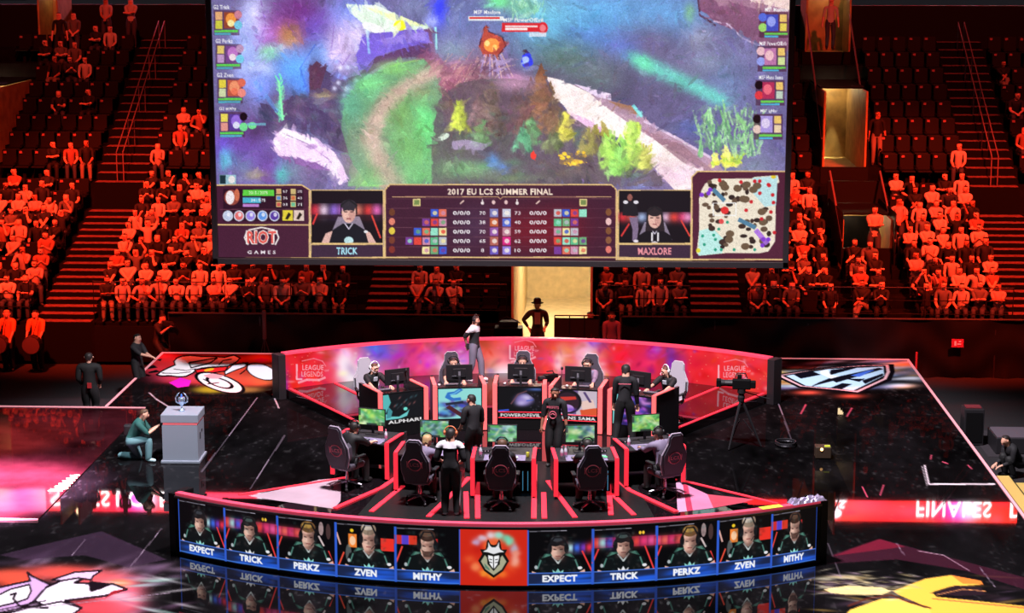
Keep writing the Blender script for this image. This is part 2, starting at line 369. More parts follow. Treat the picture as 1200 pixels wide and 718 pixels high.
# darker tent shapes, seams, marking tape
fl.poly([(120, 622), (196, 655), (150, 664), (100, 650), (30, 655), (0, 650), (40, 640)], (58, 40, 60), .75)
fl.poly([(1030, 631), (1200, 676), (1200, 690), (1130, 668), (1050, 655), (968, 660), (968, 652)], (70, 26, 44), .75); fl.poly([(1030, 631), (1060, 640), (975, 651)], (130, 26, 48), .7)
for a, b in (((301.7, 466), (236.5, 553)), ((334, 510), (293, 573)), ((910.7, 469), (927.6, 516)), ((190, 619), (154, 663)), ((100, 632), (85, 650)), ((1050, 636), (1059, 650)), ((970, 636), (985, 676)), ((1147, 664), (1165, 687)), ((0, 716), (200, 694))):
    fl.line([a, b], .9, (150, 130, 150), .8)
fl.line([(1083, 545), (1088, 567), (1165, 567)], 1.6, (235, 215, 225)); fl.line([(1080, 546), (1086, 569)], 1.0, (215, 195, 205), .8)
fl.line([(1075, 645), (1105, 650), (1135, 668)], .9, (190, 150, 170), .8)
for p in ([(1091, 533), (1090, 538)], [(1104, 541), (1110, 543)], [(1134, 545), (1138, 549)], [(175, 460), (184, 468), (205, 481)], [(320, 462), (327, 478)], [(1010, 570), (1016, 582)], [(1035, 568), (1031, 580)], [(938, 485), (944, 474)], [(992, 488), (998, 478)]):
    fl.line(p, 1.3, (215, 80, 110) if p[0][0] > 900 else (215, 190, 205), .9)
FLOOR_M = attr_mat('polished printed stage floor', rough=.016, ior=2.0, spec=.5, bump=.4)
_nt = FLOOR_M.node_tree; _b = _nt.nodes['Principled BSDF']                      # specular level lowered towards the rear, so the mirrored crowd stays dim
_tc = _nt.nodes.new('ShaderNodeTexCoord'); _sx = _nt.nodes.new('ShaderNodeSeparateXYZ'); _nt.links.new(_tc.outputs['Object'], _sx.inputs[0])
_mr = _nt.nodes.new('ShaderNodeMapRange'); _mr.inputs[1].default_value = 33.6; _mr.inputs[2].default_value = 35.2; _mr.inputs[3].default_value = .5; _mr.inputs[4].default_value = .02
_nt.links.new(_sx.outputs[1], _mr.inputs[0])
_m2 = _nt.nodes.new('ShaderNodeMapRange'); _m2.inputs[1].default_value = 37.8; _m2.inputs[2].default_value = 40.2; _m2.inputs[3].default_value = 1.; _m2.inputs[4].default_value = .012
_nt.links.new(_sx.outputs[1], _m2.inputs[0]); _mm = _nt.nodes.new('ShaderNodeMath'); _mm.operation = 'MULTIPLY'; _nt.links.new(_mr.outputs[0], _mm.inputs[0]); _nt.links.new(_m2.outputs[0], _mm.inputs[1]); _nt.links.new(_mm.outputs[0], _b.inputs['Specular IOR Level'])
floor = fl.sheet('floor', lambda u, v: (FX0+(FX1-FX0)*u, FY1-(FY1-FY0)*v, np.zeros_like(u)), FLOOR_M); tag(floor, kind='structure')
b = MB(); b.box(((FX0+FX1)/2, (FY0+FY1)/2, -.29), (FX1-FX0, FY1-FY0, .56)); tag(b.build('trim_1', BLACK), kind='structure')
b = MB()
b.box((FX0+.03, (44.2+FY1)/2, .012), (.06, FY1-44.2, .02)); b.box(((FX0+FX1)/2, FY1-.03, .012), (FX1-FX0, .06, .02)); b.box((FX1-.03, (FY0+FY1)/2, .012), (.06, FY1-FY0, .02))
tag(b.build('trim_2', PINKLINE), kind='structure')
# side wing of the stage
b = MB(); b.box((-16.3, 39.72, -.26), (11.2, 8.96, .56)); tag(b.build('floor_wing', mat('polished wine red floor', (48, 15, 21), .03, noise=.7, scale=.9, spec=.03)), kind='structure')
b = MB(); b.box((-16.3, 44.2, .03), (11.2, .06, .02)); b.box((-16.3, 35.2, .02), (11.2, .05, .03)); tag(b.build('trim_3', PINKLINE), kind='structure')
b = MB(); b.box((-10.9, 37.15, .026), (.30, .05, .006))
for k in range(6): b.box((-10.86+.01*k, 37.3+k*.2, .0235), (.34-.03*k, .09, .006), rz=.35)
tag(b.build('trim_4', mat('cream hazard tape', (225, 205, 150), .6)), kind='structure')
# hall floor round the stage
b = MB(); b.box((0, 45, -.62), (90, 60, .1)); tag(b.build('floor_hall', mat('dark grey hall carpet', (30, 27, 31), .85, noise=.35, scale=30)), kind='structure')
b = MB(); b.box((-20, 46.4, -.565), (22, 2.2, .01)); b.box((20, 44, -.565), (22, 2.4, .01)); tag(b.build('trim_5', mat('grey walkway carpet', (44, 38, 44), .9, noise=.3, scale=30)), kind='structure')

# ================================================================== DECK
FC, FR = (CX-.09, 42.7), 11.05         # front screen wall circle
BC, BR = (CX, 38.05), 9.5              # back screen wall circle
AF = math.asin(5.84/FR); AB = math.asin(5.9/BR)
def fpt(a, R=FR): return (FC[0]+R*math.sin(a), FC[1]-R*math.cos(a))
def bpt(a, R=BR): return (BC[0]+R*math.sin(a), BC[1]+R*math.cos(a))
back_outline = [bpt(AB*(1-2*i/24), BR-.06) for i in range(25)]+[(-5.1, 41.9), (-4.75, 39.0), (1.43, 39.0), (1.78, 41.9)]
b = MB(); b.prism(back_outline, .005, DK); tag(b.build('floor_deck_back', mat('glossy black deck', (20, 14, 18), .03, ior=2.3)), kind='structure')
front_outline = [fpt(AF*(-1+2*i/24)*.97, FR-.12) for i in range(25)]+[(1.65, 37.9), (1.6, 39.2), (-4.9, 39.2), (-4.95, 37.75)]
b = MB(); b.prism(front_outline, .005, DK-.002); tag(b.build('floor_deck_front', MATS['glossy black deck']), kind='structure')
b = MB(); b.prism([fpt(a, FR-.16) for a in np.linspace(-.29, .31, 13)]+[(.9, 37.2), (1.2, 39.1), (-4.5, 39.1), (-4.2, 37.2)], DK-.01, DK+.006)
tag(b.build('floor_deck_stations', mat('speckled black station floor', (9, 8, 10), .5, noise=.9, scale=14)), kind='structure')
def pad(name, px, rgb):  # bright deck reflections put in as flat coloured patches
    b = MB(); b.prism([tuple(P(x, y, DK).to_2d()) for x, y in px], DK-.001, DK+.003); tag(b.build(name, mat('painted deck reflection %d %d %d' % rgb, rgb, .5, noise=.12, scale=1.5)), kind='structure')
pad('floor_painted_reflection', [(291, 581), (330, 573), (374, 562), (400, 560), (399, 587), (391, 596), (350, 590), (315, 585)], (172, 146, 160))
pad('floor_painted_reflection', [(792, 562), (800, 566), (805, 599), (794, 600)], (186, 140, 170)); pad('floor_painted_reflection', [(800, 566), (806, 568.5), (812, 598), (805, 599)], (170, 44, 76)); pad('floor_painted_reflection', [(806, 568.5), (829, 579), (836, 595), (812, 598)], (190, 112, 148)); pad('floor_painted_reflection', [(829, 579), (884, 585), (870, 589), (836, 595)], (176, 60, 80))
def strip(bd, a, c, w=.06, z=DK, t=.02):
    a, c = Vector(a), Vector(c); d = c-a; L = d.length; bd.box(((a.x+c.x)/2, (a.y+c.y)/2, z+t/2), (L, w, t), rz=math.atan2(d.y, d.x))
b = MB()
for pts in ([(-7.43, 45.5), (-5.1, 41.86)], [(4.11, 45.5), (1.8, 41.9)], [(-6.4, 46.14), (-5.1, 44.0)], [(3.05, 46.1), (1.8, 44.0)], [(-7.0, 36.35), (-5.0, 37.7)], [(3.6, 36.2), (1.7, 37.85)]):
    strip(b, pts[0], pts[1], .07)
tag(b.build('trim_6', REDGLOW), kind='structure')
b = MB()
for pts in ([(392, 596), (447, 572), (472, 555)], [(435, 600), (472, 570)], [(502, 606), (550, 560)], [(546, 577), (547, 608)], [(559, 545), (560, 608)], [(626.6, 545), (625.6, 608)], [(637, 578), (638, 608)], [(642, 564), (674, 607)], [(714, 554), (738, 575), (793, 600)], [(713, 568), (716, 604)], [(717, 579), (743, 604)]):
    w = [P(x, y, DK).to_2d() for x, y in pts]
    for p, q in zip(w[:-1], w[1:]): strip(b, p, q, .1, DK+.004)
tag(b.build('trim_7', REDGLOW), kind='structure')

# ================================================================== FRONT CURVED SCREEN WALL
HW = 1.15
BND = [P(x, 650, .1) for x in (209.5, 263, 325, 393, 463, 539, 618, 695, 769, 841, 905, 960)]
def px_ang(x, y0, y1):
    """angle on the front wall circle seen at photo column x (solved on the wall, mid height)"""
    best = None
    for a in np.linspace(-AF, AF, 1200):
        p = np.array([*fpt(a), .6])-CAM; xx = 600+F*(p @ RT)/(p @ FW)
        if best is None or abs(xx-x) < best[0]: best = (abs(xx-x), a)
    return best[1]
BA = [px_ang(x, 0, 0) for x in (209.5, 263.5, 325, 393.5, 463, 539, 618, 694, 769, 841, 904, 957)]
lw = Cv(1100, 104, 3, None, (6, 5, 8))
Z0, Z1 = .05, 1.06
def pan(i):       # painting frame for panel i: x,y in 0..100
    x0 = (BA[i]-BA[0])/(BA[-1]-BA[0])*lw.w; x1 = (BA[i+1]-BA[0])/(BA[-1]-BA[0])*lw.w
    lw.tf = lambda x, y: (x0+(x1-x0)*x/100, lw.h*y/100)
SKIN = (226, 178, 160)
def portrait(i, name, hair, hairtop, face, hx=50, bgk=0, lean=0, hh=18):
    pan(i); c = lw
    c.rect(0, 0, 100, 100, (9, 8, 11))
    # stage behind
    if bgk == 0:
        for x, col in ((58, (240, 60, 90)), (66, (190, 235, 235)), (76, (60, 110, 235)), (86, (110, 60, 200)), (95, (240, 50, 80))):
            c.rect(x-6, 24+.04*x, x+6, 42+.05*x, (30, 20, 30)); c.blob(x, 34, 6, 8, col, .95)
        c.line([(84, 40), (100, 78)], 2.5, (235, 60, 60))
    if bgk == 1:
        for x, col in ((6, (240, 60, 50)), (16, (170, 230, 220)), (27, (60, 90, 230)), (38, (200, 60, 180)), (68, (235, 70, 60)), (80, (240, 60, 120)), (92, (240, 90, 160))): c.rect(x-7, 18, x+7, 36, (120, 30, 60)); c.blob(x, 27, 7, 9, col, .9)
        c.line([(9, 38), (0, 62)], 2.5, (230, 60, 60)); c.line([(82, 36), (98, 82)], 2.5, (235, 60, 60)); c.ell(74, 12, 2, 3, (250, 200, 60)); c.ell(79, 12, 2, 3, (250, 200, 60))
    if bgk == 2:
        for x, col in ((3, (235, 80, 130)), (14, (240, 110, 90)), (25, (225, 60, 120)), (36, (230, 90, 80))): c.rect(x-7, 20, x+7, 36, (140, 30, 60)); c.blob(x, 28, 7, 8, col, .9)
        c.line([(8, 38), (0, 60)], 2.5, (230, 60, 60)); c.line([(88, 55), (98, 84)], 2.5, (235, 60, 60)); c.ell(76, 16, 4, 12, (200, 170, 170), .8); c.ell(88, 20, 4, 14, (70, 50, 50)); c.line([(72, 30), (80, 46)], 3, (210, 190, 190))
    if bgk == 3:
        c.rect(22, 20, 36, 44, (240, 130, 50)); c.ell(29, 32, 5, 8, (245, 200, 160)); c.ell(28, 14, 3, 3, (240, 200, 40)); c.rect(76, 24, 98, 46, (235, 50, 40)); c.line([(14, 54), (4, 80)], 2.5, (235, 80, 60)); c.line([(2, 20), (8, 40)], 3, (220, 170, 160)); c.ell(22, 55, 5, 16, (110, 120, 120), .7)
    if bgk == 4:
        for x, col in ((5, (225, 50, 50)), (16, (90, 70, 220)), (27, (235, 60, 40))): c.rect(x-6, 16, x+7, 32, col, .9)
        c.line([(11, 36), (1, 66)], 2.5, (235, 70, 60)); c.rect(60, 20, 66, 34, (200, 40, 40))
    x = hx; f0 = c.tf; c.tf = lambda X, Y: f0(np.clip(hx+(X-hx)*1.2, 0, 100), 56+(Y-56)*1.13)
    c.poly([(x-17, 45), (x-24, 56), (x-26, 66), (x+26, 66), (x+24, 56), (x+17, 45)], (44, 84, 74)); c.poly([(x-15, 45), (x-20, 54), (x-17, 58), (x-10, 47)], (86, 140, 124), .8); c.poly([(x+15, 45), (x+20, 54), (x+17, 58), (x+10, 47)], (86, 140, 124), .8)      # chair back
    c.poly([(x-27, 54), (x-33, 72), (x-24, 78), (x-20, 66)], (14, 17, 18)); c.poly([(x+27, 54), (x+34, 70), (x+25, 78), (x+20, 66)], (14, 17, 18))
    c.poly([(x-26, 54), (x-10, 48), (x+10, 48), (x+26, 54), (x+22, 92), (x-22, 92)], (15, 19, 21))            # jersey
    c.line([(x-22, 55), (x-26, 68)], 2, (120, 200, 180), .6); c.line([(x+22, 55), (x+26, 68)], 2, (120, 200, 180), .6)
    c.line([(x-7, 49), (x, 60), (x+7, 49)], 2.2, (205, 215, 215))
    c.poly([(x-33, 72), (x-24, 76), (x-27, 92), (x-38, 92)], SKIN); c.poly([(x+34, 70), (x+25, 76), (x+29, 92), (x+38, 92)], SKIN)
    c.ell(x+28, 68, 3, 2.4, (230, 230, 235)); c.ell(x-28, 66, 2, 3, (210, 220, 225), .8)
    c.poly([(x-6, 80), (x-7, 70), (x-3, 74), (x, 68), (x+3, 74), (x+7, 70), (x+6, 80), (x, 86)], (150, 225, 215) if bgk != 1 else (238, 240, 244))
    c.poly([(x-5, 40), (x+5, 40), (x+6, 50), (x, 56), (x-6, 50)], tuple(v*.75 for v in SKIN))
    fy = 36+lean; w = 9.5
    c.ell(x, fy, w, hh, SKIN); c.ell(x+3.5, fy+2, w*.55, hh*.8, tuple(v*.82 for v in SKIN), .6)
    c.ell(x, fy-hh*.80, w*1.10, hh*.46, hair); c.ell(x-1, fy-hh*.92, w*.8, hh*.24, hairtop, .7); c.rect(x-w*1.05, fy-hh*.8, x-w*.86, fy-2, hair); c.rect(x+w*.86, fy-hh*.8, x+w*1.05, fy-2, hair)
    if face == 'fringe': c.poly([(x-w, fy-hh*.6), (x+w, fy-hh*.6), (x+w*.9, fy-4), (x+w*.3, fy-6), (x-w*.3, fy-4), (x-w*.9, fy-5)], hair)
    c.poly([(x-6, fy-1), (x-2, fy), (x-2, fy+1.6), (x-6, fy+1)], (50, 30, 32)); c.poly([(x+6, fy-1), (x+2, fy), (x+2, fy+1.6), (x+6, fy+1)], (50, 30, 32))
    c.poly([(x-1, fy), (x+1, fy), (x+2, fy+7), (x-2, fy+7)], tuple(v*.86 for v in SKIN)); c.rect(x-3.4, fy+10, x+3.4, fy+11.6, (150, 84, 80))
    c.blob(x+w*.7, fy+4, w*.5, hh*.9, (60, 34, 32), .55); c.blob(x, fy-2, w*.9, 2.6, (90, 52, 46), .45); c.blob(x-w*.4, fy+5, 3, 4, (250, 214, 196), .5); c.blob(x, fy+hh*.9, w*.8, 4, (70, 40, 38), .5)
    if face == 'beard': c.poly([(x-8, fy+5), (x-4, fy+8), (x+4, fy+8), (x+8, fy+5), (x+5, fy+17), (x-5, fy+17)], (70, 48, 42), .8)
    c.line([(x-w*1.1, fy+3), (x-w*1.15, fy-8), (x-w*.5, fy-hh*1.05), (x+w*.5, fy-hh*1.05), (x+w*1.15, fy-8), (x+w*1.1, fy+3)], 2.2, (24, 24, 28))
    c.ell(x-w*1.12, fy-1, 3, 8, (22, 22, 26)); c.ell(x+w*1.12, fy-1, 3, 8, (22, 22, 26)); c.line([(x+w*1.1, fy+5), (x+w*.4, fy+14)], 1.2, (30, 30, 34))
    c.tf = f0
    for k in range(70): c.blob(hx+RNG.uniform(-28, 28), RNG.uniform(8, 78), RNG.uniform(1, 4), RNG.uniform(1, 4), [(8, 8, 10), (70, 110, 105), (120, 100, 96), (20, 26, 28)][RNG.integers(4)], .22)
    c.rect(0, 78, 100, 98, (28, 38, 72))
    for k in range(14): c.blob(20+75*RNG.random(), 82+16*RNG.random(), 16, 3, (34, 92, 220), .5, -.1)
    c.rect(50, 90, 100, 98, (40, 96, 226), .55); c.rect(0, 77, 100, 78.6, (78, 120, 215)); c.rect(0, 96.8, 100, 98.4, (70, 130, 235))
    c.text(name, 50, 87.5, 12.5, (242, 244, 250), 11*len(name)**.9 if len(name) < 5 else 9.4*len(name)*.95, bold=.05)
    c.rect(0, 0, 2.4, 100, (48, 92, 205)); c.rect(98.4, 0, 100, 100, (48, 92, 205)); c.rect(0, 0, 100, 2, (14, 12, 16)); c.line([(3, 4), (60, 3.4)], .9, (170, 165, 180))
PL = [('EXPECT', (26, 24, 28), (70, 76, 84), 'fringe', 47, 0, 2, 17), ('TRICK', (30, 28, 30), (80, 100, 98), 'fringe', 48, 1, 0, 17), ('PERKZ', (120, 84, 50), (205, 165, 80), 'plain', 54, 2, 0, 20), ('ZVEN', (150, 130, 112), (225, 214, 200), 'plain', 56, 3, -4, 22), ('MITHY', (60, 40, 34), (110, 80, 64), 'beard', 50, 4, 0, 21)]
for k, a in enumerate(PL): portrait(k, *a); portrait(k+6, *a)
pan(5); c = lw
c.rect(0, 0, 100, 100, (205, 40, 24))
for i in range(50):
    a = RNG.uniform(0, 2*PI); r = RNG.uniform(5, 40); c.blob(50+r*math.cos(a), 48+r*.9*math.sin(a), RNG.uniform(4, 11), RNG.uniform(4, 9), [(240, 90, 40), (225, 60, 30), (246, 120, 60), (190, 30, 20)][RNG.integers(4)], .5, a)
for a, col in ((-2.5, (190, 160, 200)), (-2.1, (210, 190, 210)), (-1.7, (220, 210, 220)), (-1.35, (150, 220, 200)), (-1.0, (110, 205, 170)), (-.7, (120, 220, 185)), (-.4, (180, 170, 190)), (-.1, (230, 140, 120)), (.3, (240, 170, 150)), (1.6, (245, 140, 40)), (2.0, (245, 150, 50)), (1.2, (240, 110, 40)), (2.6, (240, 130, 80))):
    for k in range(4): c.blob(50+33*math.cos(a+RNG.normal(0, .1)), 46+36*math.sin(a+RNG.normal(0, .1)), RNG.uniform(3, 7), RNG.uniform(3, 7), col, .6)
BK, WH = (20, 18, 18), (242, 242, 244)
def sym(pts): return pts+[(100-x, y) for x, y in reversed(pts)]
c.poly(sym([(50, 86), (36, 74), (27, 56), (33, 44), (30, 36), (38, 36), (40, 22), (42, 18), (46, 27), (50, 28)]), BK)
c.poly(sym([(50, 81), (38, 71), (31, 57), (37, 46), (40, 50), (41, 62), (50, 72)]), (168, 168, 140)); c.poly([(36, 60), (44, 70), (44, 74), (37, 68)], (96, 130, 110))
c.poly(sym([(50, 74), (43, 64), (40, 50), (40, 44), (50, 46)]), BK); c.poly(sym([(50, 71), (44.5, 62), (42, 51), (42, 46), (50, 48)]), WH); c.line([(50, 47), (50, 71)], 1.2, BK)
c.poly(sym([(50, 44), (42, 41), (34, 40), (40, 36), (42, 31), (42, 22), (45, 30), (50, 31)]), (228, 228, 232)); c.poly([(45, 28), (55, 28), (53, 32), (47, 32)], BK)
for sx in (-1, 1):
    for y in (53, 58): c.line([(50+sx*2.5, y+1.2), (50+sx*6, y)], 1.4, BK)
lw.a *= 1.0
front_wall = thing('curved_screen_wall', 'long black curved screen wall of player portraits at the front of the stage', 'screen wall', (FC[0], FC[1]-FR, 0))
inv = Matrix.Translation((-FC[0], -(FC[1]-FR), 0))
def local(o, root):
    o.matrix_parent_inverse = Matrix.Identity(4); o.data.transform(Matrix.Rotation(-root.rotation_euler.z, 4, 'Z') @ Matrix.Translation(-root.location)); return o
o = lw.sheet('screen', lambda u, v: (FC[0]+FR*np.sin(BA[0]+(BA[-1]-BA[0])*u), FC[1]-FR*np.cos(BA[0]+(BA[-1]-BA[0])*u), Z1+(Z0-Z1)*v), SCREEN, front_wall); local(o, front_wall)
b = MB(); b.arc(FC, FR-.16, -AF, AF, .0, HW-.05, .15, -1); local(b.build('housing', BLACK, front_wall), front_wall)
b = MB(); b.arc(FC, FR-.14, -AF, AF, HW-.05, HW, .13, -1); local(b.build('cap_rail', mat('red lit cap rail', (206, 62, 88), .4, emit=.6), front_wall), front_wall)
b = MB(); b.arc(FC, FR-.012, -AF, AF, Z1, HW-.05, .04, -1); b.arc(FC, FR-.012, -AF, AF, .0, Z0, .03, -1); local(b.build('bezel', CHAR, front_wall), front_wall)
for s in (-1, 1):
    p = fpt(AF*s*1.008, FR-.2); b = MB(); b.box((p[0], p[1]+.05, HW/2-.01), (.16, .5, HW-.02), rz=AF*s, bev=.01); local(b.build('end_panel', BLACK, front_wall), front_wall)

# ================================================================== BACK CURVED SCREEN WALL
bw = Cv(900, 90, 2, None, (232, 38, 46)); HB = 1.11; BZ0, BZ1 = .02, HB-.045
def bw_tf(x, y):
    r = ray(x, y); t0 = np.zeros(len(r[0]))
    A = r[0]**2+r[1]**2; B = 2*(r[0]*(CAM[0]-BC[0])+r[1]*(CAM[1]-BC[1])); Cc = (CAM[0]-BC[0])**2+(CAM[1]-BC[1])**2-BR**2
    t = (-B+np.sqrt(np.maximum(B*B-4*A*Cc, 0)))/(2*A); X = r[0]*t-BC[0]; Y = CAM[1]+r[1]*t-BC[1]; Zv = CAM[2]+r[2]*t
    return (np.arctan2(X, Y)+AB)/(2*AB)*bw.w, (BZ1-Zv)/(BZ1-BZ0)*bw.h
bw.tf = bw_tf
for x, y, rx, ry, c_, a in [(350, 435, 30, 40, (228, 30, 40), 1), (378, 440, 22, 40, (235, 40, 55), .9), (400, 420, 16, 30, (245, 90, 140), .9), (430, 430, 24, 26, (240, 170, 220), .95), (404, 425, 9, 14, (255, 235, 245), .9), (412, 440, 14, 12, (250, 225, 240), .9), (450, 412, 22, 14, (80, 90, 225), .95), (436, 405, 10, 8, (70, 110, 230), .9), (465, 420, 14, 18, (150, 80, 220), .8),
        (492, 425, 26, 24, (235, 60, 150), .9), (510, 415, 14, 16, (240, 90, 190), .8), (530, 432, 20, 18, (248, 190, 225), .8), (545, 420, 18, 20, (200, 110, 230), .8), (575, 425, 18, 24, (245, 120, 90), .8), (600, 420, 20, 26, (250, 170, 190), .7), (612, 412, 18, 14, (235, 40, 60), .9), (590, 440, 24, 12, (250, 215, 225), .85), (640, 425, 18, 22, (235, 50, 70), .9), (660, 415, 14, 16, (250, 160, 120), .8), (690, 420, 16, 22, (250, 210, 235), .9), (700, 402, 12, 8, (140, 110, 235), .8), (680, 440, 22, 10, (250, 190, 220), .8),
        (730, 420, 26, 26, (238, 35, 60), .9), (755, 430, 20, 26, (235, 30, 100), .9), (768, 410, 8, 8, (190, 40, 210), .8), (787, 425, 8, 26, (110, 50, 200), .9), (800, 432, 8, 20, (170, 40, 170), .8), (830, 435, 26, 40, (236, 36, 50), 1), (880, 440, 30, 40, (242, 48, 50), 1), (335, 450, 4, 20, (120, 40, 160), .8)]:
    bw.blob(x, y, rx, ry, c_, a)
for x, y, rx, ry in ((404, 428, 10, 18), (420, 440, 16, 10), (528, 434, 16, 12), (592, 438, 18, 10), (655, 425, 7, 12), (690, 424, 10, 16), (702, 438, 12, 8)): bw.blob(x, y, rx, ry, (255, 236, 246), .75)
n = bw.clouds(60, 0, 1); n2 = bw.clouds(26, 0, 1); bw.a *= (.94+.14*n)[..., None]
for k in range(520):
    x, y = RNG.uniform(334, 902), RNG.uniform(394, 458); q = bw.T([(x, y)])[0]; xi, yi = int(q[0]), int(q[1])
    if 0 <= xi < bw.w and 0 <= yi < bw.h: bw.blob(x, y, RNG.uniform(1.5, 9), RNG.uniform(1, 6), np.clip(bw.a[yi, xi]*RNG.uniform(.72, 1.16)+RNG.normal(0, 26, 3)*np.array([.4, .8, 1]), 0, 255), .55, RNG.uniform(-1, 1))
for k in range(60): bw.ell(RNG.choice([RNG.uniform(336, 380), RNG.uniform(800, 900)]), RNG.uniform(405, 456), .8, .5, (255, 130, 110), .7)
for i in range(40): bw.blob(RNG.uniform(335, 900), RNG.uniform(400, 455), RNG.uniform(1, 6), RNG.uniform(1, 3), [(255, 230, 240), (240, 80, 120), (120, 100, 230)][RNG.integers(3)], .35)
for cx, cy, s in ((364, 435, 1.), (612, 412, .9), (858, 436, 1.)):
    col = (250, 180, 195); bw.line([(cx-16*s, cy-8*s), (cx-16*s, cy+9*s), (cx-10*s, cy+9*s)], 2, col, .9)
    bw.text('LEAGUE', cx+3*s, cy-4.5*s, 6*s, col, 25*s, .85); bw.text('LEGENDS', cx+2*s, cy+3*s, 6*s, col, 25*s, .85); bw.text('OF', cx+19*s, cy-1, 2.5*s, col, 5*s, .8)
    bw.line([(cx-14*s, cy+13*s), (cx-4*s, cy+9.6*s), (cx+10*s, cy+10*s), (cx+17*s, cy+7*s)], 2.6*s, (250, 170, 185), .8)
    bw.line([(cx-10*s, cy-12*s), (cx+4*s, cy-15*s), (cx+14*s, cy-12*s), (cx+18*s, cy-6*s)], 1.2, (245, 130, 150), .8)
back_wall = thing('curved_screen_wall', 'bright pink and red curved screen wall behind the far row of players', 'screen wall', (BC[0], BC[1]+BR, 0))
o = bw.sheet('screen', lambda u, v: (BC[0]+(BR-.005)*np.sin(AB*(2*u-1)), BC[1]+(BR-.005)*np.cos(AB*(2*u-1)), BZ1+(BZ0-BZ1)*v), SCREEN, back_wall); local(o, back_wall)
b = MB(); b.arc(BC, BR, -AB, AB, 0, HB-.04, .14); local(b.build('housing', BLACK, back_wall), back_wall)
b = MB(); b.arc(BC, BR-.05, -AB, AB, HB-.04, HB+.01, .2); local(b.build('cap_rail', MATS['red lit cap rail'], back_wall), back_wall)
for s in (-1, 1):
    p = bpt(AB*s*1.02, BR+.02); b = MB(); b.box((p[0], p[1]-.02, HB/2), (.2, .34, HB), rz=-AB*s, bev=.01); local(b.build('end_post', CHAR, back_wall), back_wall)
# ================================================================== MAIN HANGING SCREEN
SY = 46.9
a_ = D(256.5, 303, SY); b_ = D(917, 304, SY); SX0, SX1, SZ0, SZ1 = a_.x, b_.x, (a_.z+b_.z)/2, 10.35
ms = Cv(860, 440, 2, None, (92, 84, 128))
def ms_tf(x, y):
    r = ray(x, y); t = SY/r[1]; X = r[0]*t; Zv = H+r[2]*t
    return (X-SX0)/(SX1-SX0)*ms.w, (SZ1-Zv)/(SZ1-SZ0)*ms.h
ms.tf = ms_tf
q3 = lambda pts, ox=300, oy=0, s=3.99: zz(pts, ox, oy, s)
B_ = lambda x, y, rx, ry, c_, a=.9, rot=0, p=1.: ms.blob(x, y, rx, ry, c_, a, rot, False, p)
# water / stone on the right
for x, y, rx, ry, c_, a in [(700, 20, 90, 40, (84, 150, 200), .9), (640, 30, 40, 36, (90, 160, 190), .9), (780, 20, 50, 30, (86, 140, 190), .8), (690, 45, 40, 16, (70, 110, 190), .7), (760, 55, 40, 26, (92, 78, 110), .9), (800, 90, 60, 30, (96, 92, 120), .9), (720, 110, 70, 34, (74, 68, 96), .9), (660, 70, 40, 26, (78, 104, 96), .9), (640, 92, 40, 16, (74, 70, 90), .8), (780, 140, 60, 24, (84, 76, 110), .9), (850, 60, 40, 30, (100, 96, 130), .8), (850, 100, 30, 34, (92, 110, 150), .7), (820, 45, 16, 16, (150, 150, 165), .5), (830, 75, 20, 12, (130, 140, 165), .5), (730, 55, 20, 12, (90, 110, 200), .6), (700, 90, 30, 20, (86, 96, 100), .8), (815, 150, 24, 12, (80, 100, 170), .6), (808, 15, 6, 10, (110, 160, 110), .8)]: B_(x, y, rx, ry, c_, a)
for i in range(14):
    t = i/13; B_(742+105*t, 68+50*t, 12, 8, (92, 190, 172), .5, .4)
B_(755, 75, 12, 8, (96, 200, 150), .7, .6)
ms.poly([(820, -20), (930, -20), (925, 62), (890, 52), (860, 36), (838, 26), (820, 12)], (112, 72, 100)); ms.poly([(830, -20), (935, -20), (930, 22), (890, 12), (860, 4), (842, 8)], (150, 112, 132), .7); ms.poly([(862, -20), (935, -20), (935, 14), (880, 2)], (224, 200, 190), .8); ms.line([(836, 25), (852, 28), (870, 45), (890, 54)], 2, (200, 180, 210), .7); ms.line([(818, 0), (820, 18), (838, 30)], 2.4, (70, 44, 64))
B_(600, 5, 40, 14, (110, 170, 160), .8); B_(612, 8, 16, 10, (120, 190, 150), .7)
# upper middle / left cliffs
for x, y, rx, ry, c_, a in [(540, 20, 50, 40, (92, 100, 150), .95), (490, 8, 30, 14, (104, 110, 150), .9), (545, 60, 34, 20, (112, 120, 168), .9), (515, 8, 9, 22, (48, 56, 226), .95), (505, 26, 8, 8, (150, 160, 240), .8), (585, 2, 14, 8, (96, 190, 120), .9), (410, 20, 34, 24, (110, 130, 220), .9), (300, 25, 16, 30, (205, 205, 250), .9), (290, 60, 20, 40, (150, 170, 240), .9), (330, 40, 26, 30, (150, 84, 160), .95), (350, 16, 30, 26, (96, 42, 110), .95), (372, 34, 20, 20, (90, 60, 150), .9), (340, 44, 14, 16, (168, 112, 60), .9), (318, 62, 14, 9, (130, 206, 150), .9), (330, 58, 6, 6, (210, 190, 190), .7), (308, 82, 16, 9, (216, 216, 240), .8), (305, 100, 14, 20, (118, 140, 240), .95), (345, 80, 26, 24, (88, 150, 236), .95), (375, 70, 14, 24, (100, 150, 230), .9), (360, 100, 16, 16, (70, 130, 230), .9), (400, 55, 20, 30, (190, 168, 218), .95), (420, 40, 14, 18, (206, 190, 230), .8), (370, 90, 10, 20, (84, 54, 84), .9), (392, 100, 22, 10, (96, 70, 170), .9), (438, 66, 14, 16, (176, 160, 220), .8)]: B_(x, y, rx, ry, c_, a, p=1.2)
for pts, c_ in (([(306, 0), (312, 30), (300, 60)], (120, 80, 160)), ([(345, 5), (338, 30), (350, 45)], (120, 60, 140)), ([(392, 30), (388, 62), (402, 76), (412, 62)], (120, 90, 160)), ([(362, 112), (352, 80), (370, 52)], (60, 90, 190))): ms.line(pts, 1.6, c_, .6)
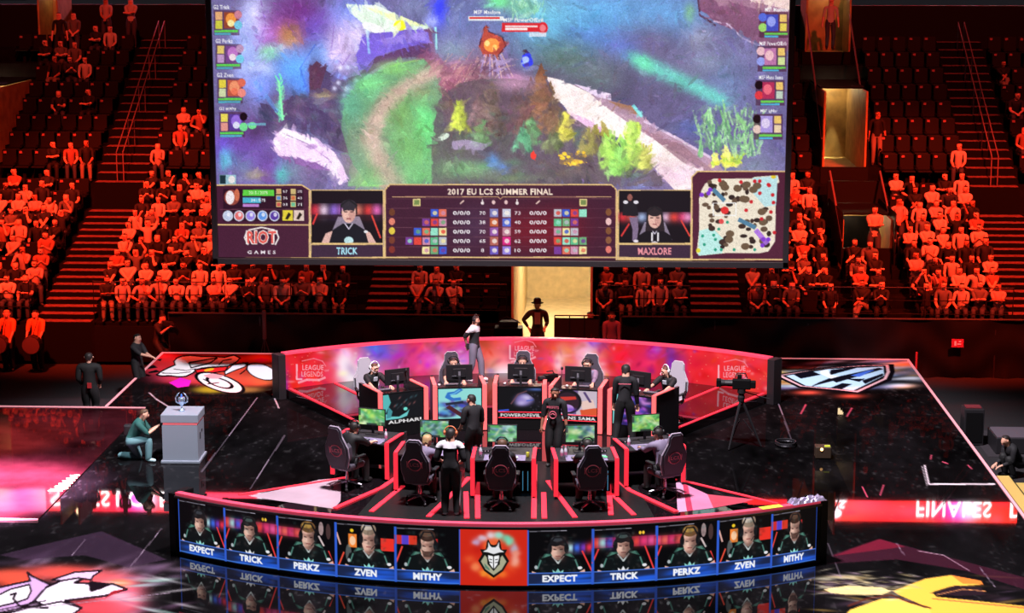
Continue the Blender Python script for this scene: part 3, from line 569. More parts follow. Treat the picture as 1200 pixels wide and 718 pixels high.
ms.poly(q3([(420, 20), (560, 25), (700, 85), (800, 125), (800, 140), (690, 140), (600, 155), (500, 110), (440, 60)]), (198, 220, 200)); ms.poly(q3([(500, 30), (660, 70), (790, 120), (700, 125)]), (214, 232, 150), .8); ms.ell(438, 33, 14, 5, (240, 236, 240), 1, .35); ms.ell(469, 30, 7.5, 6, (216, 220, 40), 1)
ms.poly(q3([(500, 160), (620, 150), (800, 135), (815, 180), (800, 230), (690, 225), (600, 250), (520, 320), (480, 330), (470, 260)]), (104, 84, 184)); ms.poly(q3([(560, 190), (700, 160), (800, 150), (790, 190), (650, 210)]), (150, 130, 206), .6)
ms.poly(q3([(480, 350), (560, 270), (690, 225), (810, 200), (830, 270), (700, 268), (600, 300), (500, 360), (420, 400), (380, 380)]), (80, 50, 90)); ms.line(q3([(815, 135), (822, 200), (835, 280)]), 5, (110, 70, 110)); ms.line(q3([(840, 130), (845, 230)]), 2.4, (150, 230, 225), .8)
ms.poly(q3([(770, 230), (850, 250), (900, 320), (860, 330), (760, 310)]), (112, 60, 96)); ms.line(q3([(520, 140), (530, 250)]), 3, (140, 200, 230), .6)
# dark woods left of the meadow
ms.poly(q3([(250, 300), (330, 330), (420, 390), (430, 480), (400, 560), (440, 718), (380, 700), (240, 610), (120, 590), (60, 640), (20, 480), (100, 500), (180, 440), (250, 460)]), (70, 56, 92)); ms.poly(q3([(250, 320), (285, 285), (330, 320), (300, 420), (255, 420)]), (76, 46, 70))
for i in range(50): B_(RNG.uniform(318, 400), RNG.uniform(112, 170), RNG.uniform(3, 9), RNG.uniform(2, 6), [(92, 76, 120), (60, 50, 84), (84, 100, 110), (110, 80, 110)][RNG.integers(4)], .5, RNG.uniform(-1, 1))
for i in range(16): B_(RNG.uniform(392, 420), RNG.uniform(70, 112), 3, 3, [(190, 200, 250), (130, 150, 240), (220, 220, 250)][RNG.integers(3)], .7)
for i in range(40): ms.line([(328+RNG.uniform(-2, 3), 92+i*1.3), (329+RNG.uniform(-7, 8), 86+i*1.3)], 1.6, (100+RNG.uniform(-20, 30), 206, 150), .6)
ms.line([(327, 95), (332, 140)], 2.4, (120, 216, 150)); ms.line([(300, 96), (325, 130)], 5, (84, 130, 200), .6); B_(312, 140, 8, 14, (50, 60, 80), .8); B_(380, 112, 12, 4, (180, 160, 110), .7)
# meadow and path
ms.poly([(402, 132), (415, 108), (435, 90), (462, 76), (495, 68), (508, 84), (514, 110), (512, 150), (506, 190), (500, 218), (408, 218), (412, 170)], (96, 160, 106))
for x, y, rx, ry, c_, a in [(430, 100, 14, 12, (96, 205, 130), .9), (415, 125, 12, 18, (92, 150, 140), .9), (470, 78, 26, 7, (130, 190, 96), .9), (490, 75, 10, 6, (140, 150, 90), .7), (425, 170, 16, 30, (160, 135, 105), .8), (415, 200, 16, 20, (120, 110, 120), .8), (478, 145, 26, 36, (128, 150, 84), .9), (505, 150, 12, 30, (84, 206, 120), .95), (492, 118, 18, 10, (120, 130, 90), .8), (508, 118, 10, 10, (120, 96, 84), .9), (486, 195, 26, 24, (110, 190, 110), .8), (455, 205, 30, 16, (150, 140, 110), .6), (440, 210, 20, 12, (120, 205, 96), .7)]: B_(x, y, rx, ry, c_, a)
pth = [(512, 84), (495, 84), (476, 94), (458, 108), (447, 124), (441, 142), (440, 162), (446, 185), (456, 220)]
for k in range(len(pth)-1):
    for t in np.linspace(0, 1, 7): B_(pth[k][0]*(1-t)+pth[k+1][0]*t, pth[k][1]*(1-t)+pth[k+1][1]*t, 8, 7, (176, 134, 128), .45)
ms.line([(497, 82), (470, 98), (450, 118), (436, 145)], .8, (120, 90, 90), .5); ms.line([(512, 94), (480, 108), (452, 140)], .7, (130, 100, 96), .5)
# rocks lower left
for x, y, rx, ry, c_, a in [(285, 175, 30, 30, (96, 60, 150), .95), (300, 150, 16, 14, (70, 40, 80), .8), (262, 172, 10, 22, (90, 60, 170), .9), (266, 190, 8, 14, (80, 190, 205), .9), (285, 196, 16, 16, (96, 110, 150), .9), (320, 200, 20, 20, (104, 64, 150), .95), (345, 200, 16, 16, (100, 120, 140), .8), (365, 190, 16, 26, (116, 90, 130), .8), (330, 205, 8, 12, (70, 190, 170), .7), (300, 205, 14, 6, (150, 140, 100), .7), (375, 205, 14, 12, (96, 80, 120), .8), (270, 205, 14, 12, (90, 80, 130), .8)]: B_(x, y, rx, ry, c_, a)
rock = [(319, 168), (323, 158), (333, 150), (348, 154), (372, 163), (392, 178), (403, 196), (408, 212), (398, 217), (388, 200), (370, 190), (345, 184), (326, 182)]
ms.poly(rock, (212, 180, 218)); ms.poly([(325, 158), (334, 151), (350, 156), (372, 166), (365, 170), (345, 163)], (236, 214, 236)); ms.line([(332, 156), (360, 168), (385, 186), (398, 205)], 1.2, (130, 100, 150), .8); ms.poly([(326, 182), (345, 184), (370, 190), (388, 200), (370, 198), (340, 190)], (120, 84, 140)); B_(393, 198, 7, 12, (240, 220, 244), .8)
# middle: bushes, stump, roots
for x, y, rx, ry, c_, a in [(545, 85, 34, 24, (138, 84, 110), .95), (525, 95, 20, 22, (150, 90, 110), .9), (570, 120, 22, 40, (120, 84, 74), .95), (555, 150, 34, 26, (96, 84, 80), .95), (540, 170, 26, 20, (84, 120, 84), .9), (596, 115, 16, 30, (92, 50, 96), .95), (598, 94, 12, 6, (190, 100, 160), .9), (530, 60, 20, 12, (110, 130, 150), .8), (525, 120, 12, 20, (120, 60, 80), .9), (512, 168, 8, 24, (84, 60, 84), .8), (600, 150, 20, 30, (92, 74, 70), .9), (585, 80, 14, 14, (110, 90, 130), .9)]: B_(x, y, rx, ry, c_, a)
for i in range(70):
    x, y = RNG.uniform(510, 585), RNG.uniform(70, 120); ms.line([(x, y), (x+RNG.uniform(4, 12), y-RNG.uniform(6, 16))], 1., [(190, 140, 130), (110, 60, 80), (170, 110, 130), (200, 180, 160)][RNG.integers(4)], .6)
ms.poly(q3([(1040, 220), (1055, 160), (1075, 110), (1085, 150), (1140, 165), (1170, 200), (1160, 240), (1110, 270), (1060, 260)]), (150, 60, 50)); ms.ell(576, 53, 9, 8, (232, 120, 56)); ms.ell(571, 51, 3, 3.4, (250, 180, 110)); ms.ell(580, 56, 3, 4, (250, 170, 90)); ms.line(q3([(1045, 215), (1060, 150), (1075, 108), (1090, 150), (1150, 170), (1168, 215), (1130, 265), (1095, 255)]), 1.4, (60, 26, 40))
for k in range(12): ms.line([(566+k*2, 64), (556+k*4+RNG.uniform(-3, 3), 84+RNG.uniform(0, 14))], 1.5, [(90, 60, 80), (150, 130, 180), (190, 150, 150)][k % 3], .8)
for x, y, c_, n in [(537, 137, (206, 212, 52), 12), (565, 152, (110, 170, 110), 8), (540, 165, (100, 170, 100), 8)]:
    for k in range(n): ms.line([(x, y+12), (x+RNG.uniform(-9, 9), y-RNG.uniform(2, 16))], 2.2, c_, .8)
ms.poly([(574, 104), (583, 98), (586, 120), (578, 140), (570, 132)], (150, 108, 84), .5); ms.ell(518, 160, 7, 4, (190, 220, 200), .9, -.4); ms.poly([(528, 168), (545, 165), (570, 170), (566, 177), (532, 176)], (150, 130, 165), .5)
# sand path on the right
ms.poly([(640, 90), (652, 92), (672, 100), (700, 113), (740, 142), (768, 160), (812, 192), (850, 222), (790, 222), (765, 195), (735, 165), (700, 152), (672, 146), (664, 128), (650, 112)], (226, 206, 204)); ms.poly([(664, 130), (690, 140), (715, 158), (690, 152), (672, 146)], (196, 150, 190), .8)
ms.poly([(668, 98), (716, 112), (716, 118), (745, 126), (765, 148), (790, 158), (830, 182), (855, 205), (830, 200), (790, 178), (745, 150), (705, 122), (690, 108)], (150, 120, 140)); ms.poly([(672, 98), (716, 110), (716, 117), (700, 114)], (206, 186, 214)); ms.poly([(712, 118), (740, 124), (752, 136), (738, 132)], (140, 100, 80)); ms.line([(742, 124), (752, 136)], 4, (110, 205, 205), .8); ms.line([(755, 142), (790, 160), (832, 184)], 3, (200, 180, 205), .7); ms.poly([(750, 150), (800, 170), (850, 212), (800, 190)], (132, 96, 110), .8)
B_(605, 98, 20, 10, (190, 150, 180), .7)
for x, y, s, c_ in [(634, 112, 1.5, (150, 90, 60)), (622, 120, 1.2, (120, 76, 60)), (645, 125, 1.2, (140, 100, 60)), (605, 125, 1.2, (110, 64, 66))]:
    for k in range(6): ms.poly([(x, y-26*s+k*7*s), (x+(5+k*2)*s, y-13*s+k*7*s), (x-(5+k*2)*s, y-13*s+k*7*s)], tuple(min(255, v*(.7+.12*k)) for v in c_), .9)
for x, y, s, c_ in [(624, 150, 1., (96, 140, 96)), (660, 148, .9, (205, 196, 66)), (612, 160, 1., (84, 150, 110)), (700, 160, 1, (150, 140, 60)), (716, 170, 1.2, (160, 215, 80)), (742, 162, 1.2, (190, 226, 86)), (735, 178, 1.2, (140, 206, 90)), (645, 165, 1, (110, 100, 60)), (755, 182, 1, (200, 196, 80)), (690, 175, 1., (130, 120, 56)), (590, 170, 1, (70, 120, 84))]:
    for k in range(22): ms.line([(x+RNG.uniform(-7, 7)*s, y+14*s), (x+RNG.uniform(-10, 10)*s, y-RNG.uniform(0, 16)*s)], 2.2*s, tuple(np.clip(np.array(c_)*RNG.uniform(.6, 1.25), 0, 255)), .75)
for x, y, rx, ry, c_, a in [(600, 190, 50, 18, (84, 74, 100), .8), (660, 200, 40, 14, (90, 84, 70), .8), (530, 205, 40, 12, (104, 150, 104), .8), (575, 205, 26, 10, (92, 90, 130), .8), (700, 205, 40, 12, (96, 96, 84), .8), (745, 212, 14, 6, (120, 150, 240), .9), (790, 205, 30, 14, (190, 150, 180), .6), (880, 195, 30, 20, (120, 130, 150), .7)]: B_(x, y, rx, ry, c_, a)
ms.ell(625, 182, 3.4, 4.4, (226, 50, 40)); 
for k in range(12): ms.ell(RNG.uniform(656, 684), RNG.uniform(179, 191), 3, 2, (232, 170, 40)); ms.ell(RNG.uniform(730, 762), RNG.uniform(207, 216), 4, 3, (130, 150, 236))
for k in range(24): ms.ell(RNG.uniform(832, 872), RNG.uniform(180, 196), 4, 3, [(206, 206, 70), (160, 190, 70), (226, 220, 110)][k % 3], .9)
for k in range(120):
    x = RNG.uniform(818, 888); y = RNG.uniform(140, 185); ms.line([(x, y), (x+RNG.uniform(-9, 10), y-RNG.uniform(8, 26))], 2.2, [(120, 176, 116), (84, 130, 96), (150, 200, 140), (96, 120, 110)][RNG.integers(4)], .75)
for k in range(60):
    x = RNG.uniform(600, 636); y = RNG.uniform(-6, 26); ms.line([(x, y), (x+RNG.uniform(-6, 6), y-RNG.uniform(6, 16))], 1.2, [(120, 180, 140), (160, 210, 180)][k % 2], .6)
B_(617, 71, 9, 9, (110, 130, 190), .7); ms.poly([(610, 74), (613, 64), (617, 58), (622, 64), (625, 75), (617, 82)], (44, 54, 210)); ms.ell(616, 70, 4, 4, (150, 170, 250)); ms.ell(617, 76, 3, 3, (60, 50, 150)); ms.line([(617, 58), (614, 64)], 1.4, (60, 40, 60))
def dabs(x, y0, h, w, c_, n=70):
    for k in range(n):
        t = RNG.random()**.7; xx = x+RNG.uniform(-1, 1)*w*.5*(.12+t); sh = 1.18-.5*(xx-x+w*.5)/w*1.0+RNG.normal(0, .12); q = np.clip(np.array(c_)*max(.4, sh), 0, 255)
        ms.blob(xx, y0+h*t, RNG.uniform(1.6, 3.6), RNG.uniform(1.2, 3.), q, .75, RNG.uniform(-.8, .8))
# meadow with its broad pale path
ms.poly([(400, 150), (404, 118), (418, 98), (440, 84), (468, 76), (498, 70), (510, 84), (518, 112), (520, 150), (530, 190), (522, 216), (432, 216), (412, 190)], (92, 138, 104), .75)
for x, y, rx, ry, c_, a in [(412, 125, 12, 20, (84, 150, 122), .8), (432, 98, 16, 9, (110, 190, 120), .85), (465, 82, 22, 6, (120, 180, 104), .8), (470, 130, 16, 26, (104, 150, 84), .8), (500, 150, 14, 34, (96, 196, 112), .9), (480, 175, 20, 22, (104, 160, 92), .8), (495, 108, 14, 8, (128, 130, 96), .7), (440, 205, 14, 12, (130, 170, 110), .6), (500, 205, 30, 10, (104, 170, 104), .8), (415, 165, 10, 24, (110, 120, 110), .6)]: B_(x, y, rx, ry, c_, a)
pth = [(512, 84), (494, 92), (470, 106), (452, 122), (440, 142), (436, 164), (446, 188), (464, 216)]
for k in range(len(pth)-1):
    for t in np.linspace(0, 1, 8): B_(pth[k][0]*(1-t)+pth[k+1][0]*t, pth[k][1]*(1-t)+pth[k+1][1]*t, 7+k*.9, 7, (184, 152, 142), .34)
ms.line([(505, 86), (472, 100), (446, 122), (431, 150)], .9, (130, 110, 104), .5); ms.line([(508, 98), (480, 110), (460, 128)], .8, (140, 120, 106), .5)
# wooded bank
ms.poly([(506, 165), (514, 118), (536, 98), (566, 92), (602, 92), (642, 98), (664, 132), (702, 158), (742, 178), (776, 208), (776, 218), (506, 218)], (84, 70, 80), .8)
for k in range(90):
    x, y = RNG.uniform(508, 770), RNG.uniform(120, 216)
    if x > 655 and y < 140+(x-655)*.62: continue
    B_(x, y, RNG.uniform(4, 12), RNG.uniform(2, 6), [(70, 60, 70), (92, 104, 80), (104, 84, 76), (80, 126, 92), (64, 54, 76), (96, 96, 110)][RNG.integers(6)], .5, RNG.uniform(-.5, .5))
B_(545, 198, 34, 10, (112, 170, 112), .75); B_(600, 208, 40, 6, (100, 120, 90), .6); B_(578, 188, 7, 9, (90, 140, 210), .8, -.6); B_(590, 196, 8, 5, (90, 130, 200), .7, .5); B_(605, 98, 26, 9, (176, 130, 160), .7)
dabs(575, 96, 62, 34, (112, 92, 84), 120); dabs(560, 110, 40, 22, (120, 92, 96), 60); dabs(633, 88, 66, 40, (142, 98, 74), 150); dabs(615, 118, 40, 26, (106, 74, 74), 70); dabs(650, 112, 44, 24, (128, 96, 74), 70)
dabs(538, 118, 34, 22, (176, 190, 70), 80); dabs(566, 140, 30, 22, (104, 140, 96), 60); dabs(622, 138, 30, 24, (104, 150, 104), 70); dabs(612, 150, 26, 20, (92, 160, 120), 50); dabs(662, 132, 34, 18, (206, 196, 80), 70); dabs(648, 152, 22, 22, (110, 120, 84), 50)
dabs(690, 150, 30, 26, (150, 140, 80), 70); dabs(714, 152, 44, 26, (156, 206, 90), 120); dabs(740, 142, 54, 30, (176, 214, 96), 150); dabs(726, 170, 34, 30, (130, 190, 90), 90); dabs(756, 172, 26, 18, (190, 190, 96), 50)
ms.ell(520, 160, 7, 3.6, (200, 216, 200), .9, -.4); ms.poly([(528, 166), (545, 163), (572, 169), (566, 176), (532, 175)], (150, 134, 168), .7)
ms.ell(625, 182, 3.4, 4.4, (226, 50, 40))
for k in range(16): ms.ell(RNG.uniform(655, 686), RNG.uniform(178, 192), 2.6, 1.8, (232, 176, 50))
ms.brush(3600, (14, 60), (5, 16), .07); ms.brush(9000, (5, 22), (2, 5.5), .09, 8); ms.brush(2500, (3, 10), (1.2, 2.5), .2, 9)
n2 = ms.clouds(40, 0, 1); ms.a *= (.92+.14*n2)[..., None]; ms.a = ms.a*1.2+8
# floating bars
ms.text('MSF Maxlore', 571, 14.5, 4.6, (250, 250, 250), 31); ms.rect(549, 19.5, 590, 24.5, (236, 240, 244)); ms.rect(550, 20, 586, 22.5, (228, 60, 60))
ms.text('MSF PowerOfEvil', 613, 23.5, 4.6, (250, 250, 250), 46); ms.rect(588, 27, 634, 37.5, (222, 46, 56)); ms.ell(636, 33, 6, 7, (222, 46, 56)); ms.ell(636, 33, 3.6, 4, (246, 130, 140)); ms.rect(592, 30, 630, 32, (250, 220, 224)); ms.rect(592, 33, 618, 35.5, (255, 240, 240)); ms.rect(620, 38, 640, 43, (230, 236, 250), .8)
# side status icons
PLUM = (72, 30, 54); GOLD = (226, 190, 130)
for k, nm in enumerate(('G2 Trick', 'G2 Perkz', 'G2 Zven', 'G2 mithy')):
    y = 8.5+39.7*k; x = 251+2.1*k
    ms.rect(x, y+3.5, x+30, y+33, PLUM, .55); ms.text(nm, x+9 if k % 2 == 0 else x+10, y, 4.8, (248, 246, 250), 19 if k % 2 == 0 else 20)
    ms.rect(x+2, y+5.5, x+10, y+15, [(226, 170, 120), (224, 196, 110), (226, 206, 70), (232, 214, 90)][k]); ms.rect(x+2, y+16, x+10, y+25.5, [(205, 200, 70), (190, 150, 200), (206, 216, 170), (225, 150, 140)][k])
    ms.rect(x+12, y+6, x+28, y+25, [(150, 70, 50), (120, 70, 140), (190, 90, 70), (90, 60, 150)][k]); ms.ell(x+20, y+14, 6, 7, [(240, 150, 70), (190, 120, 200), (240, 150, 110), (150, 110, 220)][k]); ms.ell(x+20, y+19, 4, 4, [(255, 230, 160), (240, 220, 230), (240, 120, 90), (220, 220, 250)][k])
    ms.ell(x+28.5, y+9, 4.6, 4.8, [(206, 130, 150), (190, 150, 190), (226, 110, 90), (30, 16, 26)][k]); ms.ell(x+28.5, y+21, 4.8, 5, [(120, 200, 230), (120, 206, 236), (240, 140, 130), (120, 226, 150)][k])
    ms.rect(x+1, y+27, x+28.5, y+29.6, (96, 206, 84)); ms.rect(x+1, y+30.4, x+(20 if k < 2 else 27), y+32.8, (84, 170, 196))
for k, nm in enumerate(('MSF Maxlore', 'MSF PowerOfEvil', 'MSF Hans Sama', 'MSF IgNar')):
    y = 11.5+39.6*k; x = 923.5-2.2*k-34
    ms.rect(x, y+3, x+34, y+33, PLUM, .6); ms.text(nm, x+(18 if k else 20), y, 4.6, (248, 246, 250), (27, 31, 28, 20)[k])
    ms.ell(x+4, y+9, 5, 5, [(90, 110, 220), (236, 190, 200), (30, 16, 24), (34, 18, 24)][k]); ms.ell(x+4, y+21, 5, 5, [(160, 216, 110), (150, 160, 236), (226, 60, 70), (230, 200, 190)][k])
    ms.rect(x+8, y+5.5, x+22, y+25, [(70, 80, 190), (190, 120, 170), (180, 50, 90), (170, 150, 220)][k]); ms.ell(x+14, y+14, 5, 6, [(150, 160, 240), (240, 190, 200), (240, 110, 130), (220, 205, 240)][k])
    ms.rect(x+24, y+5.5, x+32, y+14.5, (236, 196, 110)); ms.rect(x+24, y+16, x+32, y+25, [(226, 206, 90), (206, 220, 150), (190, 206, 190), (232, 206, 170)][k])
    ms.rect(x+6, y+27, x+33, y+29.6, (110, 206, 84)); ms.rect(x+6, y+30.4, x+22+3*(k % 3), y+32.6, (84, 176, 216))
ms.ell(296, 147, 5, 4, (120, 226, 150)); ms.rect(290, 144, 312, 147, (120, 200, 220), .7)
# lower panels
def panel(pts, fill=PLUM): ms.poly(pts, fill); ms.line(list(pts)+[pts[0]], 1.5, GOLD)
ms.rect(257.5, 204.5, 277, 216, (150, 190, 205)); ms.ell(272, 210, 4, 4.4, (230, 225, 225)); ms.rect(258, 205, 265, 215, (30, 50, 60))
panel([(250, 216.5), (354, 216.5), (363, 222), (363, 310), (250, 310)]); ms.line([(250, 263), (363, 263)], 1.5, GOLD)
ms.rect(262, 221, 356, 259, (48, 18, 38)); ms.line([(258, 245), (358, 245)], .8, (110, 60, 80)); ms.ell(272, 231, 9, 9, (150, 70, 60)); ms.ell(270, 231, 5, 8, (240, 228, 232)); ms.ell(278, 228, 3, 7, (206, 110, 80))
ms.rect(285, 222, 321.5, 229, (96, 206, 70)); ms.rect(285, 231, 306, 237.5, (76, 176, 206)); ms.rect(285, 238.5, 304, 242, (190, 130, 206)); ms.text('2015 / 2075', 303, 225.5, 3.4, (226, 246, 206), 22); ms.text('341/575', 303, 234.2, 3.4, (236, 246, 250), 17)
for k, c_ in enumerate([(210, 150, 110), (90, 140, 200), (200, 90, 80), (200, 180, 120), (206, 110, 70), (110, 190, 150)]):
    x = 327+17*(k//3); y = 224+7.6*(k % 3); ms.rect(x-3, y-3, x+3, y+3, (210, 180, 120)); ms.rect(x-2.2, y-2.2, x+2.2, y+2.2, c_); ms.text(('57', '36', '0.8', '378', '43', '71')[k], x+7.6, y, 3.4, (240, 236, 240), 5)
for k, c_ in enumerate([(190, 200, 226), (226, 110, 110), (150, 130, 226), (96, 150, 226), (90, 60, 160), (226, 206, 60), (226, 200, 190)]):
    x = (267.5, 280.5, 294, 308, 322, 337.5, 350.5)[k]
    if k < 5: ms.ell(x, 252.5, 6, 6.2, (210, 215, 235)); ms.ell(x, 252.5, 4.8, 5, c_); ms.ell(x+1, 251, 2, 2.4, (240, 240, 250), .8)
    else: ms.rect(x-6, 246, x+6, 258, c_); ms.poly([(x-3, 256), (x+1, 248), (x+4, 251), (x, 257)], (40, 30, 20))
ms.text('RIOT', 307, 277.5, 17, (245, 232, 228), 37, bold=.07); ms.text('RIOT', 307, 277.5, 15, (226, 92, 84), 34, bold=.03)
for s in (-1, 1): ms.line([(307+s*17, 270), (307+s*20, 278), (307+s*16, 286)], 1.6, (236, 226, 226)); 
ms.line([(292, 269), (307, 266), (322, 269)], 1.6, (245, 232, 228)); ms.text('G A M E S', 307, 295, 4, (236, 226, 232), 33, bold=.03)
def cam_panel(x0, x1, name, ncol, w):
    ms.rect(x0, 222, x1, 310, GOLD); ms.rect(x0+1.2, 223, x1-1.2, 285, (20, 12, 22)); ms.rect(x0+1.2, 286.4, x1-1.2, 301.5, (62, 40, 62)); ms.text(name, (x0+x1)/2, 293.5, 8.4, ncol, w, bold=.03)
cam_panel(364, 450, 'TRICK', (170, 226, 244), 25)
for x, c_ in [(370, (226, 50, 70)), (380, (236, 206, 230)), (392, (150, 110, 220)), (402, (206, 120, 220)), (420, (226, 130, 110)), (432, (230, 60, 60)), (442, (236, 110, 190))]: ms.blob(x, 246, 6, 8, c_, .95)
ms.rect(366, 251, 448, 256, (40, 20, 32), .7); ms.line([(372, 250), (367, 262)], 2, (226, 60, 60)); ms.line([(436, 252), (446, 278)], 2, (226, 70, 60)); ms.ell(428, 234, 4, 2, (226, 170, 70)); ms.rect(366.4, 224, 448, 238, (24, 14, 24))
def bust(x, y, s, hair, shirt=(24, 24, 34), logo=(190, 226, 230), hairlong=False):
    ms.poly([(x-24*s, y+30*s), (x-14*s, y+6*s), (x+14*s, y+6*s), (x+24*s, y+30*s)], (190, 175, 200), .7)
    ms.poly([(x-28*s, y+46*s), (x-22*s, y+24*s), (x-8*s, y+15*s), (x+8*s, y+15*s), (x+22*s, y+24*s), (x+28*s, y+46*s)], shirt); ms.line([(x-5*s, y+15*s), (x, y+22*s), (x+5*s, y+15*s)], 1.4*s, (210, 200, 220)); ms.ell(x, y+37*s, 6*s, 5*s, logo)
    if hairlong: ms.poly([(x-10*s, y-12*s), (x+10*s, y-12*s), (x+14*s, y+18*s), (x-13*s, y+18*s)], hair)
    ms.ell(x, y+1*s, 9*s, 13*s, (232, 184, 170)); ms.ell(x+4*s, y+4*s, 4*s, 8*s, (190, 130, 124), .5); ms.ell(x, y-9*s, 10*s, 7*s, hair); ms.poly([(x-9*s, y-8*s), (x+9*s, y-8*s), (x+7*s, y-1*s), (x, y-3*s), (x-7*s, y-1*s)], hair, 0 if hairlong else 1)
    ms.rect(x-6*s, y-1*s, x-2*s, y+.4*s, (50, 26, 34)); ms.rect(x+2*s, y-1*s, x+6*s, y+.4*s, (50, 26, 34)); ms.rect(x-3*s, y+8*s, x+3*s, y+9.4*s, (150, 80, 84))
    ms.line([(x-10*s, y+2*s), (x-10*s, y-9*s), (x, y-16*s), (x+10*s, y-9*s), (x+10*s, y+2*s)], 2*s, (30, 28, 34))
bust(409, 248, .9, (50, 44, 54)); ms.poly([(382, 273), (390, 270), (386, 284), (377, 284)], (226, 180, 170)); ms.poly([(434, 272), (428, 269), (432, 284), (441, 284)], (226, 180, 170)); ms.ell(429, 271, 2.4, 1.6, (235, 235, 240))
ms.rect(366, 284, 449, 286.4, GOLD); ms.rect(366, 286.4, 449, 302, (62, 40, 62)); ms.text('TRICK', 407, 293.5, 8.4, (170, 226, 244), 25, bold=.03)
panel([(457, 216), (716, 216), (722, 222), (722, 310), (451.5, 310), (451.5, 222)]); 
ms.rect(454, 219, 720, 300.5, (66, 27, 50)); 
for k in range(16): ms.blob(590+6*k-10, 270, 16, 22, (150, 20, 34), .16)
ms.blob(560, 265, 30, 25, (84, 62, 96), .5); ms.blob(660, 265, 40, 25, (120, 20, 40), .5)
for k in range(6): ms.line([(454, 232.5+11.2*k), (720, 232.5+11.2*k)], .5, (120, 76, 90), .7)
ms.line([(460, 230.3), (584, 230.3), (586.5, 233), (589, 230.3), (716, 230.3)], .9, (206, 160, 120)); ms.text('2017 EU LCS SUMMER FINAL', 586, 224.3, 7.4, (250, 226, 206), 123, bold=.03)
for x in (488.5, 683.5): ms.rect(x-4.4, 232.6, x+4.4, 241, (226, 206, 140)); ms.rect(x-3.2, 233.8, x+3.2, 239.8, (120, 140, 80))
for x in (541.5, 630.5): ms.line([(x-2, 238.4), (x+2, 234.6)], 1.4, (236, 200, 190))
for x in (565.5, 606): ms.ell(x, 237.5, 1.8, 2, (240, 226, 226)); ms.line([(x, 233.5), (x, 236)], 1.2, (240, 226, 226))
for x in (578.5, 593): ms.ell(x, 236.6, 2, 2.4, (226, 190, 190))
ic = lambda x, y, c_, r=4.4, d=(250, 240, 230): (ms.rect(x-r, y-r, x+r, y+r, c_), ms.ell(x+.6, y, r*.6, r*.55, d, .8))
PALI = [(190, 190, 200), (226, 110, 90), (96, 190, 140), (60, 90, 206), (206, 140, 170), (110, 170, 120), (226, 70, 60), (240, 226, 160), (120, 60, 150), (150, 226, 200)]
for k in range(5):
    y = 249.2+10.9*k
    for x, s in ((541, 0), (630.5, 0)): ms.text('0/0/0', x, y, 4.6, (246, 240, 244), 20, bold=.025)
    ms.text(('70', '38', '70', '65', '8')[k], 565.5, y, 4.2, (240, 232, 236), (7, 7, 7, 7, 3.6)[k]); ms.text(('73', '40', '59', '62', '10')[k], 606.5, y, 4.2, (240, 232, 236), 7)
    ic(579, y, [(130, 130, 190), (200, 100, 60), (150, 90, 170), (180, 100, 90), (110, 90, 190)][k], 4.8); ic(593.5, y, [(200, 200, 220), (90, 110, 210), (190, 130, 150), (220, 40, 130), (150, 130, 220)][k], 4.8)
    for j in range((2, 3, 4, 5, 3)[k]): ic(519-9.8*j, y, PALI[(k*3+j*2+1) % 10], 4.4, PALI[(k+j*3+4) % 10])
    for j in range((4, 3, 3, 4, 4)[k]): ic(653.5+9.8*j, y, PALI[(k*2+j*3) % 10], 4.4, PALI[(k*3+j+6) % 10])
    ms.ell(459.5, y-1, 3.6, 4.2, [(110, 60, 40), (226, 130, 110), (226, 200, 70), (120, 60, 44), (130, 50, 44)][k]); ms.ell(713, y-1, 3.4, 4.2, [(130, 80, 50), (236, 190, 190), (130, 80, 50), (140, 90, 60), (226, 120, 110)][k])
cam_panel(724, 810, 'MAXLORE', (240, 150, 160), 39)
for x, c_ in [(730, (226, 50, 60)), (740, (220, 90, 80)), (752, (170, 190, 230)), (764, (120, 150, 220)), (780, (230, 190, 220)), (790, (236, 70, 60)), (800, (230, 60, 110)), (806, (236, 150, 200))]: ms.blob(x, 254, 6, 6, c_, .95)
ms.rect(726, 224, 809, 248, (22, 14, 24)); ms.line([(737, 262), (728, 276)], 1.8, (226, 60, 60)); ms.line([(798, 258), (808, 276)], 1.8, (226, 70, 60)); bust(767, 255, .85, (44, 34, 40), (22, 18, 26), (210, 200, 210), True); ms.rect(763, 272, 765, 282, (236, 230, 236)); ms.rect(770, 272, 772, 282, (236, 230, 236))
ms.ell(738, 231, 3, 4, (150, 90, 84)); ms.poly([(731, 236), (745, 236), (748, 252), (743, 253), (729, 252)], (30, 26, 34)); ms.ell(733, 236.5, 3, 2, (226, 220, 230)); ms.ell(745, 236.5, 3, 2, (226, 220, 230)); ms.poly([(737, 254), (747, 254), (748, 268), (746, 282), (741, 282), (741, 268)], (130, 110, 140)); ms.ell(745, 282, 3, 1.6, (236, 226, 236))
ms.rect(724, 284, 810, 286.4, GOLD); ms.rect(725.2, 286.4, 808.8, 302, (62, 40, 62)); ms.text('MAXLORE', 767, 293.8, 8.4, (240, 150, 160), 39, bold=.03)
panel([(817, 200.5), (925, 200.5), (925, 310), (810.5, 310), (810.5, 207)], (84, 34, 56))
ms.poly([(826, 215), (836, 209), (880, 209), (884, 207), (911, 205), (913, 213), (909, 216), (908, 282), (900, 294), (890, 296), (850, 296), (820, 299), (816, 296), (819, 270), (819, 232), (822, 222)], (238, 226, 206))
ms.poly([(882, 208), (911, 206), (909, 240), (896, 242), (882, 226)], (190, 226, 230)); ms.poly([(819, 270), (834, 266), (848, 280), (846, 296), (818, 299)], (190, 236, 230)); 
